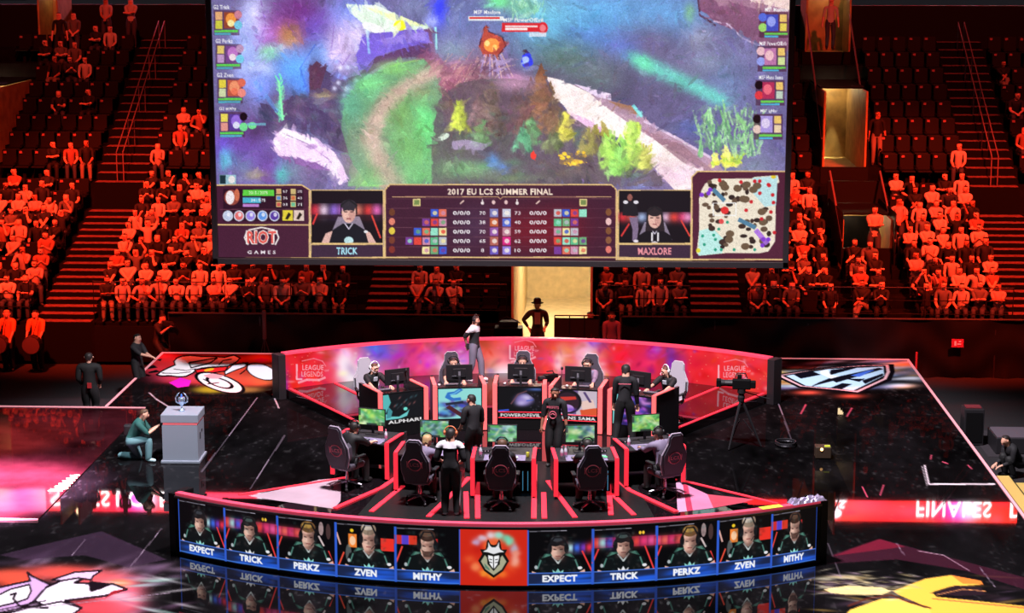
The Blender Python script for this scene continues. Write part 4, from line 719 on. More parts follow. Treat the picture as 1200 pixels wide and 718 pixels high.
for k in range(90):
    x, y = RNG.uniform(824, 904), RNG.uniform(212, 292)
    if abs((x-824)/80-(292-y)/80) > .16 and min(x-819, 909-x, y-206, 297-y) > 7: ms.ell(x, y, RNG.uniform(2, 4.5), RNG.uniform(2, 3.6), [(66, 46, 40), (104, 82, 66), (50, 36, 34)][k % 3])
for k in range(14): ms.ell(RNG.uniform(840, 895), RNG.uniform(215, 290), 5, 4, (110, 88, 68)); 
ms.line([(836, 222), (848, 234)], 5, (84, 130, 160)); ms.line([(866, 257), (884, 266)], 5, (84, 130, 160)); ms.line([(886, 270), (898, 284)], 6, (170, 110, 226), .9)
for x, y in [(843, 211), (868, 213), (884, 212), (890, 212), (901, 217), (905, 228), (903, 248), (890, 226), (880, 236), (874, 246), (892, 256), (907, 272), (906, 237), (900, 216)]: ms.ell(x, y, 2.2, 2.2, (206, 40, 50))
for x, y in [(822, 228), (830, 226), (832, 222), (894, 280), (900, 280), (893, 287)]: ms.ell(x, y, 2.6, 2.6, (130, 60, 206))
for x, y in [(823, 276), (825, 286), (838, 280), (842, 268), (836, 275), (838, 292), (845, 292), (860, 292), (884, 292), (852, 260)]: ms.ell(x, y, 1.8, 1.8, (40, 160, 130))
ms.line([(835.5, 237.5), (862, 237.5), (862, 252), (835.5, 252), (835.5, 237.5)], 1.1, (250, 250, 250)); ms.ell(849, 246, 4.6, 4.4, (226, 50, 50)); ms.ell(845, 259, 3, 3, (226, 80, 80)); ms.ell(906, 207, 3, 2, (230, 200, 50)); ms.ell(818, 293, 2.6, 2.6, (226, 216, 60))
for x in (363, 451, 723, 810.5): ms.line([(x, 224), (x, 310)], 1.6, GOLD)
ms.line([(250, 302), (362, 302), (452, 301), (722, 301), (811, 303.5), (920, 303.5)], 1.6, GOLD)
ms.grain(.05, 2)
big = thing('hanging_video_screen', 'huge hanging video screen showing a fantasy game map with a scoreboard below', 'video screen', ((SX0+SX1)/2, SY, SZ0))
o = ms.sheet('screen', lambda u, v: (SX0+(SX1-SX0)*u, np.full_like(u, SY-.012), SZ1+(SZ0-SZ1)*v), attr_mat('game screen picture', emit=1.0), big); local(o, big)
b = MB(); w = SX1-SX0; b.box((0, .14, (SZ1-SZ0)/2), (w, .28, SZ1-SZ0)); b.build('cabinet', BLACK, big)
b = MB()
for x in (-w/2-.07, w/2+.07): b.box((x, .1, (SZ1-SZ0)/2-.06), (.14, .4, SZ1-SZ0+.24), bev=.01)
b.box((0, .1, -.09), (w+.28, .4, .15), bev=.01); b.build('frame', CHAR, big)
for x in (-w/4, w/4):
    b = MB(); b.tube([(x, .14, SZ1-SZ0-.05), (x, .14, 16.5)], .03, 8); b.build('hoist_cable', DARKGREY, big)

# ================================================================== LED BOARDS HIGH UP AT THE BACK OF THE HALL (seen mirrored in the floor)
rb = Cv(900, 40, 2, None, (235, 30, 24)); rb.tf = lambda x, y: (x*rb.w/45, y*rb.h)
for i in range(160): rb.blob(RNG.uniform(0, 45), RNG.random(), RNG.uniform(.3, 1.6), RNG.uniform(.1, .6), [(250, 40, 30), (225, 20, 50), (250, 80, 110), (255, 70, 40), (200, 20, 90)][RNG.integers(5)], .5)
for a0, a1 in ((9.8, 14.), (29., 32.5)):
    rb.poly([(a0, 0), (a1, 0), (a1-.4, 1), (a0+.3, 1)], (250, 205, 235))
    for k in range(6): rb.blob(a0+.4+(a1-a0-.6)*k/5, .5, .22, .7, [(255, 245, 252), (250, 120, 190)][k % 2], .8)
for x in (4.3, 42.3): rb.blob(x, .5, .7, .5, (180, 50, 230), .8); rb.blob(x+.5, .5, .5, .4, (250, 240, 250), .9)
rb.text('FINALES', 42.1, .52, .62, (255, 250, 250), 3.4, bold=.01); rb.text('S', .5, .52, .62, (255, 250, 250), .6, bold=.01)
rb.text('DES', 2.2, .52, .62, (255, 250, 250), 1.7, bold=.01); rb.text('LCS', 4.25, .52, .62, (255, 250, 250), 1.8, bold=.01); rb.text('EU', 6.0, .52, .62, (255, 250, 250), 1.2, bold=.01); rb.text('DES', 45.5, .52, .62, (255, 250, 250), 1.7, bold=.01)
rb.text('LCS', 36.6, .66, .36, (255, 240, 245), 1.1, bold=.03); rb.line([(36., .84), (37.2, .8)], .12, (255, 240, 245)); rb.ell(36.6, .3, .4, .2, (255, 220, 230))
ribbon = thing('ribbon_board', 'long red ribbon board with white lettering hung high at the back of the hall', 'led board', (0, 78, 11.8))
RX = -23.3
rb.sheet('screen', lambda u, v: (RX+41*u, np.full_like(u, -.06), 1.1-1.1*v), attr_mat('ribbon picture', emit=20), ribbon)
b = MB(); b.box((RX+20.5, .1, .55), (41.2, .3, 1.2)); b.build('housing', BLACK, ribbon)
b = MB(); b.box((RX+38.7, -.03, -.45), (5., .1, .6)); b.build('lower_panel', mat('red led panel', (235, 40, 30), .5, emit=13), ribbon)
sb = Cv(120, 60, 2, None, (190, 30, 40)); sb.tf = lambda x, y: (x*sb.w, y*sb.h)
sb.poly([(0, 0), (1, 0), (1, .5), (0, .5)], (250, 120, 225))
for k in range(7): sb.blob(.02+.165*k, .22, .06, .24, (255, 240, 250), .95); sb.blob(.1+.165*k, .25, .03, .26, (240, 70, 190), .7)
for k in range(14): sb.blob(RNG.random(), .7+.3*RNG.random(), .12, .1, [(240, 90, 40), (150, 10, 20), (70, 10, 20), (250, 140, 60)][k % 4], .7)
sb.blob(.05, .75, .2, .12, (255, 150, 70), .8)
side = thing('side_video_screen', 'bright magenta side video screen hung high at the left back of the hall', 'video screen', (-26.6, 78, 8.7))
sb.sheet('screen', lambda u, v: (-9.9+13.2*u, np.full_like(u, -.06), 4.3-4.3*v), attr_mat('side picture', emit=7), side)
b = MB(); b.box((-3.3, .12, 2.15), (13.4, .3, 4.5)); b.build('housing', BLACK, side)
# ================================================================== FIGURES
def ik(a, t, l1, l2, hint):
    a, t = Vector(a), Vector(t); d = t-a; L = min(d.length, (l1+l2)*.998); d = d.normalized() if d.length > 1e-6 else Vector((0, 0, -1))
    t = a+d*L; x = (l1*l1-l2*l2+L*L)/(2*L); h = math.sqrt(max(0, l1*l1-x*x)); hv = Vector(hint); hv = hv-d*hv.dot(d)
    hv = hv.normalized() if hv.length > 1e-5 else d.orthogonal().normalized()
    return a+d*x+hv*h, t
def skeleton(pelvis=(0, 0, .93), lean=(0, .02, 1), hl=(-.26, .06, .80), hr=(.26, .06, .80), fl_=(-.10, 0, .08), fr_=(.10, 0, .08), look=(0, 1, 0), s=1., fingers=True,
             eh=(0, -1, -.3), kh=(0, 1, .1), girth=1., shrug=0., twist=0., ehl=None, ehr=None, toe=(0, 1)):
    """joints of a figure facing +Y; hands/feet are wrist/ankle targets"""
    J = []; E = []; Rr = []; Zn = []
    def j(p, r, par=None, zone=None):
        J.append(Vector(p)*1.0); Rr.append(r); i = len(J)-1
        if par is not None: E.append((par, i)); Zn.append(zone)
        return i
    p = Vector(pelvis); up = Vector(lean).normalized(); rt = Vector((math.cos(twist), math.sin(twist), 0)); rt = (rt-up*rt.dot(up)).normalized(); fw = up.cross(rt)
    if fw.y < -.2: pass
    g = girth
    r0 = j(p, .125*g); w = j(p+up*.15, .120*g, r0, 'shirt'); c1 = j(p+up*.32, .138*g, w, 'shirt'); c2 = j(p+up*.45, .105*g, c1, 'shirt')
    lk = Vector(look).normalized(); nk = j(p+up*.535, .056, c2, 'skin'); hb = p+up*.60+lk*.03
    h1 = j(hb, .072, nk, 'head'); h2 = j(hb+Vector((0, 0, .085))+lk*.005, .098, h1, 'head'); h3 = j(hb+Vector((0, 0, .165))-lk*.012, .074, h2, 'head')
    nose = j(hb+Vector((0, 0, .05))+lk*.108, .018, h1, 'head')
    for sg, hand, foot, e_ in ((-1, hl, fl_, ehl), (1, hr, fr_, ehr)):
        sh = p+up*(.455+shrug)+rt*sg*.185*g; e = Vector(e_ or eh); e = Vector((e.x+sg*.35, e.y, e.z))
        el, wr = ik(sh, hand, .285, .25, e)
        i1 = j(sh, .060*g, c2, 'shirt'); i2 = j(sh.lerp(el, .55), .050*g, i1, 'shirt'); i3 = j(el, .041, i2, 'sleeve'); i4 = j(el.lerp(wr, .4), .039, i3, 'arm'); i5 = j(wr, .027, i4, 'arm')
        d = (wr-el).normalized(); side = d.cross(Vector((0, 0, 1))); side = side.normalized() if side.length > .1 else Vector((1, 0, 0)); dn = side.cross(d)
        dn = dn if dn.z < 0 else -dn
        i6 = j(wr+d*.055, .032 if fingers else .036, i5, 'arm')
        if fingers:
            for k, (o, L) in enumerate(((-.030, .070), (-.010, .082), (.010, .078), (.029, .062))):
                a = wr+d*.095+side*o; f1 = j(a, .0105, i6, 'arm'); f2 = j(a+d*L*.55+dn*.014, .0095, f1, 'arm'); j(a+d*L*.8+dn*.042, .0085, f2, 'arm')
            t1 = j(wr+d*.045+side*(-sg)*.045+dn*.008, .0115, i6, 'arm'); j(wr+d*.085+side*(-sg)*.055+dn*.03, .0095, t1, 'arm')
        else: j(wr+d*.125+dn*.02, .024, i6, 'arm')
        hp = p+rt*sg*.095*g-Vector((0, 0, .03)); kn, an = ik(hp, foot, .425, .42, kh)
        k1 = j(hp, .098*g, r0, 'legs'); k2 = j(hp.lerp(kn, .5), .084*g, k1, 'legs'); k3 = j(kn, .069, k2, 'legs'); k4 = j(kn.lerp(an, .35), .066, k3, 'legs'); k5 = j(an, .052, k4, 'legs')
        tv = Vector((toe[0]+sg*.18, toe[1], 0)).normalized()
        hv = j(an+Vector((0, 0, -.035))-tv*.03, .036, k5, 'shoe'); j(an+Vector((0, 0, -.045))+tv*.16, .030, hv, 'shoe')
    return J, E, Rr, Zn, dict(head=hb+Vector((0, 0, .085)), look=lk, up=up, p=p, fw=fw, s=s)
def skin_mesh(sk, sub=1):
    J, E, Rr, Zn, info = sk
    me = bpy.data.meshes.new('body'); me.from_pydata([tuple(v) for v in J], E, []); ob = bpy.data.objects.new('body', me); COL.objects.link(ob)
    md = ob.modifiers.new('skin', 'SKIN'); md.use_smooth_shade = True; md.branch_smoothing = .35
    sv = me.skin_vertices[0].data
    for i, r in enumerate(Rr): sv[i].radius = (r*1.08, r*1.08); sv[i].use_root = (i == 0)
    if sub: s2 = ob.modifiers.new('sub', 'SUBSURF'); s2.levels = sub; s2.render_levels = sub
    dg = bpy.context.evaluated_depsgraph_get(); out = bpy.data.meshes.new_from_object(ob.evaluated_get(dg)); bpy.data.objects.remove(ob); bpy.data.meshes.remove(me)
    # zone of every face = nearest bone
    A = np.array([J[a] for a, b in E]); Bv = np.array([J[b] for a, b in E]); rr = np.array([(Rr[a]+Rr[b])/2 for a, b in E])
    C = np.array([f.center for f in out.polygons]); AB = Bv-A; t = np.clip(((C[:, None]-A)*AB).sum(2)/np.maximum((AB**2).sum(1), 1e-9), 0, 1)
    dist = np.linalg.norm(C[:, None]-(A+AB*t[..., None]), axis=2)-rr; near = dist.argmin(1)
    zones = [Zn[k] for k in near]
    hd, lk = np.array(info['head']), np.array(info['look'])
    for k, z in enumerate(zones):
        if z == 'head':
            r = C[k]-hd
            if r[2]*.9-float(r @ lk)*.72 > -.004: zones[k] = 'hair'
            else: zones[k] = 'skin'
    return out, zones
def shell(out, zones, names, off, name, material, parent, s=1.):
    idx = [k for k, z in enumerate(zones) if z in names]
    if not idx: return None
    used = {}; vs = []; fs = []
    for k in idx:
        f = []
        for vi in out.polygons[k].vertices:
            if vi not in used: used[vi] = len(vs); v = out.vertices[vi]; vs.append(tuple(v.co+v.normal*off))
            f.append(used[vi])
        fs.append(f)
    me = bpy.data.meshes.new(name); me.from_pydata(vs, [], fs); me.materials.append(material); me.polygons.foreach_set('use_smooth', [True]*len(fs)); me.update()
    return link(bpy.data.objects.new(name, me), parent)
SKINM = mat('skin', (214, 160, 138), .55)
SKIND = mat('tanned skin', (170, 112, 90), .55)
HAIRM = mat('dark hair', (30, 22, 22), .6); HAIRB = mat('brown hair', (84, 56, 40), .6); HAIRF = mat('fair hair', (176, 140, 100), .6)
EYEM = mat('eye', (26, 18, 18), .3); LIPM = mat('lips', (160, 84, 80), .5)
def person(label, loc, rz, sk, shirt, legs=None, shoes=None, hair=HAIRM, skin=SKINM, sleeves=False, scale=1., headset=None, group=None, face=True, shirt_name='shirt', beard=None, hat=None, yoke=None, cloth=.018):
    root = thing('person', label, 'person', loc, rz, group); out, zones = skin_mesh(sk)
    info = sk[4]; legs = legs or mat('black trousers', (22, 21, 24), .7); shoes = shoes or mat('dark shoes', (28, 26, 28), .5)
    out.materials.clear(); out.materials.append(skin); body = link(bpy.data.objects.new('body', out), root)
    shell(out, zones, ('shirt', 'sleeve', 'arm0') if not sleeves else ('shirt', 'sleeve', 'arm_long'), cloth, shirt_name, shirt, root)
    if sleeves:
        # long sleeves: forearm faces away from the hand
        z2 = list(zones)
        J, E, Rr, Zn, _ = sk
        wr = [J[b] for (a, b), z in zip(E, Zn) if z == 'arm' and Rr[b] == .027]; el = [J[a] for (a, b), z in zip(E, Zn) if z == 'arm' and abs(Rr[a]-.041) < 1e-6]
        for k, z in enumerate(zones):
            if z == 'arm':
                c = Vector(out.polygons[k].center)
                if min((c-e).length for e in el) < .24 and min((c-w).length for w in wr) > .02 and min((c-e).length-(c-w).length for e, w in zip(el, wr)) < .16: z2[k] = 'cuff%d' % min((0, 1), key=lambda q: (c-el[q]).length+(c-wr[q]).length)
        for q in (0, 1): shell(out, z2, ('cuff%d' % q,), .011, 'sleeve', shirt, root)
    if yoke:
        zy = ['yoke' if z in ('shirt', 'sleeve') and max(out.vertices[q].co.z for q in out.polygons[k].vertices) > yoke[0] else z for k, z in enumerate(zones)]; ob = shell(out, zy, ('yoke',), cloth+.008, 'shoulder_yoke', yoke[1], root)
        for v in ob.data.vertices: v.co.z = max(v.co.z, yoke[0])
    shell(out, zones, ('legs',), cloth, 'trousers', legs, root)
    shell(out, zones, ('shoe',), .012, 'shoes', shoes, root)
    if hair: shell(out, zones, ('hair',), .016, 'hair', hair, root)
    hd, lk = info['head'], info['look']; sd = lk.cross(Vector((0, 0, 1))).normalized(); u = sd.cross(lk).normalized()
    if face:
        for sg in (-1, 1): b = MB(); b.ball(hd+sd*sg*.034+lk*.090-Vector((0, 0, .008)), (.012, .012, .008), seg=8, rings=5); b.build('eye', EYEM, root, True)
        b = MB(); b.ball(hd+lk*.088-Vector((0, 0, .075)), (.026, .014, .007), seg=8, rings=5); b.build('mouth', LIPM, root, True)
        for sg in (-1, 1): b = MB(); b.ball(hd+sd*sg*.094-Vector((0, 0, .02)), (.014, .018, .028), seg=8, rings=6); b.build('ear', skin, root, True)
    if beard:
        b = MB(); b.ball(hd+lk*.055-Vector((0, 0, .085)), (.062, .05, .045), seg=10, rings=6); b.build('beard', beard, root, True)
    if headset is not None:
        b = MB(); pts = [hd+sd*math.cos(t)*.116+Vector((0, 0, 1))*math.sin(t)*.125+Vector((0, 0, .005)) for t in np.linspace(-.15, PI+.15, 14)]; b.tube(pts, .014, 6)
        for sg in (-1, 1): b.ball(hd+sd*sg*.115, (.028, .045, .050) if abs(sd.x) > .7 else (.045, .045, .05), seg=10, rings=7)
        b.tube([hd+sd*.115-Vector((0, 0, .03)), hd+sd*.08+lk*.10-Vector((0, 0, .07)), hd+sd*.03+lk*.115-Vector((0, 0, .078))], .006, 5)
        b.build('headset', headset, root, True)
    if hat: hat(hd, lk, root)
    root.scale = (scale,)*3
    return root
# seated spectators: one mesh each, shared by copies
def seated(variant, rnd):
    L = [(-.12, .42, .10), (.12, .42, .10)]; P_ = (0, 0, .50)
    W = lambda: rnd.uniform(-.03, .03)
    look = (rnd.uniform(-.4, .4), 1, rnd.uniform(-.2, .1)); kw = dict(pelvis=P_, fl_=L[0], fr_=L[1], look=look, fingers=False, kh=(0, .4, 1), girth=rnd.uniform(.95, 1.12))
    if variant == 'folded': kw.update(hl=(.10, .27, .78), hr=(-.10, .28, .80), lean=(0, -.06, 1), eh=(0, .1, -1))
    if variant == 'knees': kw.update(hl=(-.13, .36, .60), hr=(.13, .36, .60), lean=(W(), .05, 1), eh=(0, -.6, -.6))
    if variant == 'clap': kw.update(hl=(-.03, .36, .86), hr=(.03, .36, .86), lean=(0, 0, 1), eh=(0, -.2, -1))
    if variant == 'chin': kw.update(hl=(-.05, .22, .98), hr=(.12, .32, .62), lean=(0, .22, 1), eh=(0, .3, -1))
    if variant == 'forward': kw.update(hl=(-.04, .46, .58), hr=(.04, .46, .58), lean=(0, .40, 1), eh=(0, -.2, -.5))
    if variant == 'raised': kw.update(hl=(-.20, .10, 1.42), hr=(.20, .10, 1.42), lean=(0, 0, 1), eh=(0, -.1, .2))
    if variant == 'phone': kw.update(hl=(-.03, .34, .76), hr=(.16, .32, .62), lean=(0, .08, 1), look=(0, 1, -.5), eh=(0, -.3, -1))
    if variant == 'crossed': kw.update(hl=(.12, .33, .66), hr=(.0, .35, .66), fl_=(.10, .52, .30), lean=(.05, -.1, 1), eh=(0, -.3, -1))
    return skeleton(**kw)
def standing(variant, rnd):
    kw = dict(fingers=False, look=(rnd.uniform(-.3, .3), 1, -.05), girth=rnd.uniform(.95, 1.1))
    if variant == 'stand_folded': kw.update(hl=(.10, .24, 1.18), hr=(-.10, .25, 1.2), eh=(0, .1, -1))
    if variant == 'stand_down': kw.update(hl=(-.27, .03, .80), hr=(.27, .03, .80), eh=(0, -1, -.2))
    if variant == 'stand_hips': kw.update(hl=(-.03, .2, .98), hr=(.03, .21, .98), eh=(0, -.4, -.5))
    return skeleton(**kw)
CROWD_MESH = {}
SHIRTS = {'pale': (176, 168, 164), 'grey': (92, 86, 88), 'black': (12, 11, 12), 'navy': (26, 25, 36), 'patterned': (164, 150, 150), 'rust': (140, 90, 76)}
def crowd_mesh(variant, shirt, k):
    key = (variant, shirt, k)
    if key in CROWD_MESH: return CROWD_MESH[key]
    bk = (variant, None, k)
    if bk not in CROWD_MESH:
        rnd = random.Random(len(variant)*31+ord(variant[0])+k*17); sk = (standing if variant.startswith('stand') else seated)(variant, rnd); CROWD_MESH[bk] = skin_mesh(sk, 1)
    base, zones = CROWD_MESH[bk]; me = base.copy(); me.name = 'person'; me.materials.clear()
    leg = [mat('spectator dark trousers', (14, 13, 16), .8), mat('spectator jeans', (50, 52, 70), .8), mat('spectator pale shorts', (120, 108, 100), .8)][(k*2+len(shirt)) % 5 % 3]
    hair = [mat('spectator dark hair', (16, 12, 12), .7), mat('spectator brown hair', (44, 30, 24), .7)][(k+len(variant)) % 2]
    for M in (SKINM if (k+len(shirt)) % 3 else SKIND, mat('spectator '+shirt+' shirt', SHIRTS[shirt], .8), leg, hair, mat('spectator shoes', (60, 56, 60), .6)): me.materials.append(M)
    ix = {'skin': 0, 'arm': 0, 'shirt': 1, 'sleeve': 1 if (k % 2 or shirt == 'black') else 0, 'legs': 2, 'hair': 3, 'head': 0, 'shoe': 4}
    me.polygons.foreach_set('material_index', [ix[z] for z in zones]); me.update(); CROWD_MESH[key] = me; return me

# ================================================================== STANDS
def row(i): return (52+.75*i, .62+.28*i) if i <= 8 else (58.9+.8*(i-9), 3.65+.47*(i-9))
NR = 18
AISLES = [(-15.5, -13.9, 'left staircase'), (-6.4, -5.2, 'left-middle staircase'), (2.65, 4.1, 'right-middle staircase'), (11.35, 12.85, 'right staircase')]
def gaps(i):
    g = [(a, b) for a, b, _ in AISLES]
    if i <= 13: g.append((-2.27, -.05))
    if 4 <= i <= 7: g.append((7.05, 8.5))
    if 10 <= i <= 15: g += [(6.98, 8.32), (-21, -18.72)]
    if i >= 17: g += [(6.95, 8.45), (-18.9, -18.2)]
    return sorted(g)
def segs(i):
    x = -26.; out = []
    for a, b in gaps(i):
        if a > x: out.append((x, a))
        x = max(x, b)
    out.append((x, 21.)); return out
TERR = mat('black stand concrete', (11, 9, 11), .9, noise=.4, scale=4, spec=.1)
b = MB()
for i in range(NR):
    Y, z = row(i); y0 = Y-.45; y1 = (row(i+1)[0]-.45) if i < NR-1 else Y+.4
    for x0, x1 in segs(i): b.box(((x0+x1)/2, (y0+y1)/2, (z-.55)/2), (x1-x0, y1-y0, z+.55))
tag(b.build('floor_terraces', TERR), kind='structure')
b = MB()
STEP = mat('worn stair tread', (104, 70, 74), .8, noise=.5, scale=10)
for a, c_, _ in AISLES:
    for i in range(NR):
        Y, z = row(i); y0 = Y-.45; y1 = (row(i+1)[0]-.45) if i < NR-1 else Y+.4; zn = row(i+1)[1]
        if i == 8: zn = z
        for k in range(2):
            zz_ = z+(zn-z)*k/2; ya = y0+(y1-y0)*k/2; b.box(((a+c_)/2, ya+(y1-y0)/4, (zz_-.55)/2), (c_-a, (y1-y0)/2, zz_+.55))
tag(b.build('floor_aisle_stairs', mat('dark stair risers', (10, 9, 10), .9, spec=.1)), kind='structure')
b = MB()
for a, c_, _ in AISLES:
    for i in range(NR):
        Y, z = row(i); y0 = Y-.45; y1 = (row(i+1)[0]-.45) if i < NR-1 else Y+.4; zn = row(i+1)[1] if i != 8 else z
        for k in range(2):
            if i == 8 and k: continue
            zz_ = z+(zn-z)*k/2; ya = y0+(y1-y0)*k/2; d = (y1-y0)/2; b.box(((a+c_)/2, ya+d/2, zz_+.006), (c_-a-.06, d-.04, .012))
tag(b.build('trim_8', STEP), kind='structure')
def railing(label, pts, posts=True, r=.022, group=None, h=.9):
    base = Vector(pts[0]); t = thing('handrail', label, 'railing', base, 0, group)
    q = [Vector(p)-base for p in pts]; b = MB(); b.tube([p+Vector((0, 0, h)) for p in q], r, 6); b.build('rail', mat('rail metal', (150, 120, 126), .4, .5), t)
    if posts:
        for p in q: b = MB(); b.tube([p, p+Vector((0, 0, h))], r*.9, 6); b.build('post', MATS['rail metal'], t)
    return t
for (a, c_, nm) in AISLES:
    if '-middle' in nm: continue
    for dx, side_ in ((-.1, 'left'), (.1, 'right')):
        pts = [((a+c_)/2+dx+.0, row(i)[0]-.3, row(i)[1]+.012) for i in (9, 11, 13, 15, 17)]
        railing('thin metal handrail, %s one of the pair climbing the upper %s' % (side_, nm), pts, True, .018)
# passages: side walls, lit back wall, ceiling
def passage(x0, x1, yf, yb, z0, z1, wallm, power, name, floor_z=None, lampx=.5, zl=None):
    b = MB(); t = .06
    b.box(((x0+x1)/2, yb+t/2, (z0+z1)/2), (x1-x0, t, z1-z0))
    for x in (x0+t/2, x1-t/2): b.box((x, (yf+yb)/2, (z0+z1)/2), (t, yb-yf, z1-z0))
    b.box(((x0+x1)/2, (yf+yb)/2, z0-.03), (x1-x0, yb-yf, .06))
    tag(b.build(name, wallm), kind='structure')
    L = bpy.data.lights.new('passage lamp', 'AREA' if power > 200 else 'POINT'); L.energy = power; L.color = (1, .74, .42) if power < 200 else (1, .86, .66); 
    if power > 200: L.size = .6
    else: L.shadow_soft_size = .12
    o = link(bpy.data.objects.new('passage lamp', L)); o.location = (x0+(x1-x0)*lampx, (yf+yb)/2+.3 if power > 200 else yb-.5, (zl or z1)-.12)
    if zl:
        b = MB(); b.box(((x0+x1)/2, (yf+yb)/2+.3, zl), (x1-x0, (yb-yf)*.7, .06)); tag(b.build('ceiling_passage', BLACK), kind='structure')
    return o
CREAM = mat('cream passage wall', (206, 186, 140), .7, noise=.12, scale=5)
DOORW = mat('ochre doorway wall', (150, 124, 74), .6, noise=.3, scale=3)
passage(-2.27, -.05, 51.6, 62, -.55, 4.3, CREAM, 420, 'wall_passage', zl=4.2)
passage(7.05, 8.5, 54.72, 57.7, 1.75, 3.16, DOORW, 60, 'wall_doorway', lampx=.3, zl=3.22)
for x in (7.35, 7.8): Ls = bpy.data.lights.new('wall spot lamp', 'SPOT'); Ls.energy = 500; Ls.color = (1, .8, .45); Ls.spot_size = .36; Ls.spot_blend = .6; o_ = link(bpy.data.objects.new('wall spot lamp', Ls)); o_.location = (x, 63.5, 6.4); o_.rotation_euler = (.10, 0, 0)
passage(6.98, 8.32, 59.3, 63.9, 3.95, 6.45, DOORW, 50, 'wall_doorway.001', lampx=.5, zl=6.5)
passage(6.95, 8.45, 64.9, 66.6, 7.3, 9.4, DOORW, 12, 'wall_doorway.002')
passage(-21, -18.72, 59.3, 63.9, 3.95, 6.45, DOORW, 40, 'wall_doorway.003', zl=6.5)
passage(-18.9, -18.2, 64.9, 66.6, 7.3, 9.4, DOORW, 8, 'wall_doorway.004')
# parapets round the doorways, low wall and guard rail along the front row
b = MB(); b.box((7.78, 54.66, 1.6), (1.42, .1, 1.5)); b.box((7.78, 57.75, 3.5), (1.6, .12, .8)); b.box((7.65, 59.25, 3.9), (1.45, .1, .5)); b.box((7.65, 64.8, 7.1), (1.6, .1, .5)); tag(b.build('wall_parapet', BLACK), kind='structure')
for x, nm in ((7.03, 'left'), (8.52, 'right')):
    t = thing('handrail', 'dark sloping side rail on the %s of the lower lit doorway' % nm, 'railing', (x, 54.3, 1.9)); b = MB(); b.tube([(0, 0, .7), (0, 3.4, 2.3)], .03, 6); b.build('rail', MATS['rail metal'], t)
    b = MB(); b.box((0, 1.7, .75), (.03, 3.3, 1.5)); b.build('side_panel', BLACK, t)
for x, nm in ((6.95, 'left'), (8.36, 'right')):
    t = thing('handrail', 'sloping side rail on the %s of the upper lit doorway' % nm, 'railing', (x, 59.3, 4.4)); b = MB(); b.tube([(0, 0, .6), (0, 5.4, 4.2)], .03, 6); b.build('rail', MATS['rail metal'], t)
    b = MB(); b.box((0, 2.6, .6), (.03, 5.2, 1.9)); b.build('side_panel', BLACK, t)
for x0, x1, nm in ((-26, -15.6, 'left of left staircase'), (-13.8, -6.5, 'right of left staircase'), (-5.1, -2.4, 'left of the lit passage'), (0.1, 2.6, 'right of the lit passage'), (4.2, 11.3, 'left of right staircase'), (12.9, 21, 'right of right staircase')):
    t = thing('guard_rail', 'black guard rail before the front row, '+nm, 'railing', (x0, 51.5, 0)); L = x1-x0
    b = MB(); b.box((L/2, 0, .03), (L, .08, 1.0)); b.build('kick_panel', BLACK, t)
    for z in (1.05, 1.42, 1.78): b = MB(); b.tube([(0, 0, z), (L, 0, z)], .014, 6); b.build('rail', DARKGREY if z > 1.7 else BLACK, t)
    n = max(2, int(L/1.8))
    for k in range(n+1): b = MB(); b.tube([(L*k/n, 0, .5), (L*k/n, 0, 1.78)], .014, 6); b.build('post', BLACK, t)

b = MB(); b.box((0, 67.2, 4.), (70, .3, 9.6)); tag(b.build('wall_back', BLACK), kind='structure')
# ------------------------------------------------------------------ seats and spectators
sm = MB(); sm.box((0, .0, .42), (.44, .42, .06), bev=.02); sm.box((0, -.235, .68), (.44, .05, .5), bev=.02, rot=Matrix.Rotation(.12, 3, 'X')); sm.box((-.23, -.02, .52), (.03, .36, .05)); sm.box((.23, -.02, .52), (.03, .36, .05)); sm.box((0, -.12, .2), (.10, .1, .4)); sm.box((0, -.258, .84), (.12, .012, .07))
sm.cur = 1; sm.box((.12, -.19, .85), (.09, .012, .07))
SEAT_ME = sm.mesh('stadium_seat', [mat('dark seat shell', (11, 8, 10), .6, spec=.15), mat('seat number plate', (150, 90, 96), .6)])
ORD = ['front', 'second', 'third', 'fourth', 'fifth', 'sixth', 'seventh', 'eighth', 'ninth', 'tenth', 'eleventh', 'twelfth', 'thirteenth', 'fourteenth', 'fifteenth', 'sixteenth', 'seventeenth', 'eighteenth', 'nineteenth', 'twentieth', 'twenty-first', 'twenty-second', 'twenty-third', 'twenty-fourth', 'twenty-fifth', 'twenty-sixth', 'twenty-seventh', 'twenty-eighth']
PITCH_X = .5
def slots(x0, x1, from_left):
    n = int((x1-x0-.1)/PITCH_X); return [((x0+.32+k*PITCH_X) if from_left else (x1-.32-k*PITCH_X), k) for k in range(n)]
rnd = random.Random(5)
VAR = ['folded', 'knees', 'clap', 'chin', 'forward', 'phone', 'crossed', 'folded', 'knees', 'raised']
DESC = {'folded': 'arms folded', 'knees': 'hands on knees', 'clap': 'hands together', 'chin': 'hand at chin', 'forward': 'leaning forward', 'raised': 'arms raised', 'phone': 'looking down', 'crossed': 'legs crossed', 'stand_folded': 'arms folded', 'stand_down': 'arms down', 'stand_hips': 'hands at waist'}
def proj(p):
    v = np.array(p, float)-CAM; d = v @ FW; return 600+F*(v @ RT)/d, 359-F*(v @ UP)/d
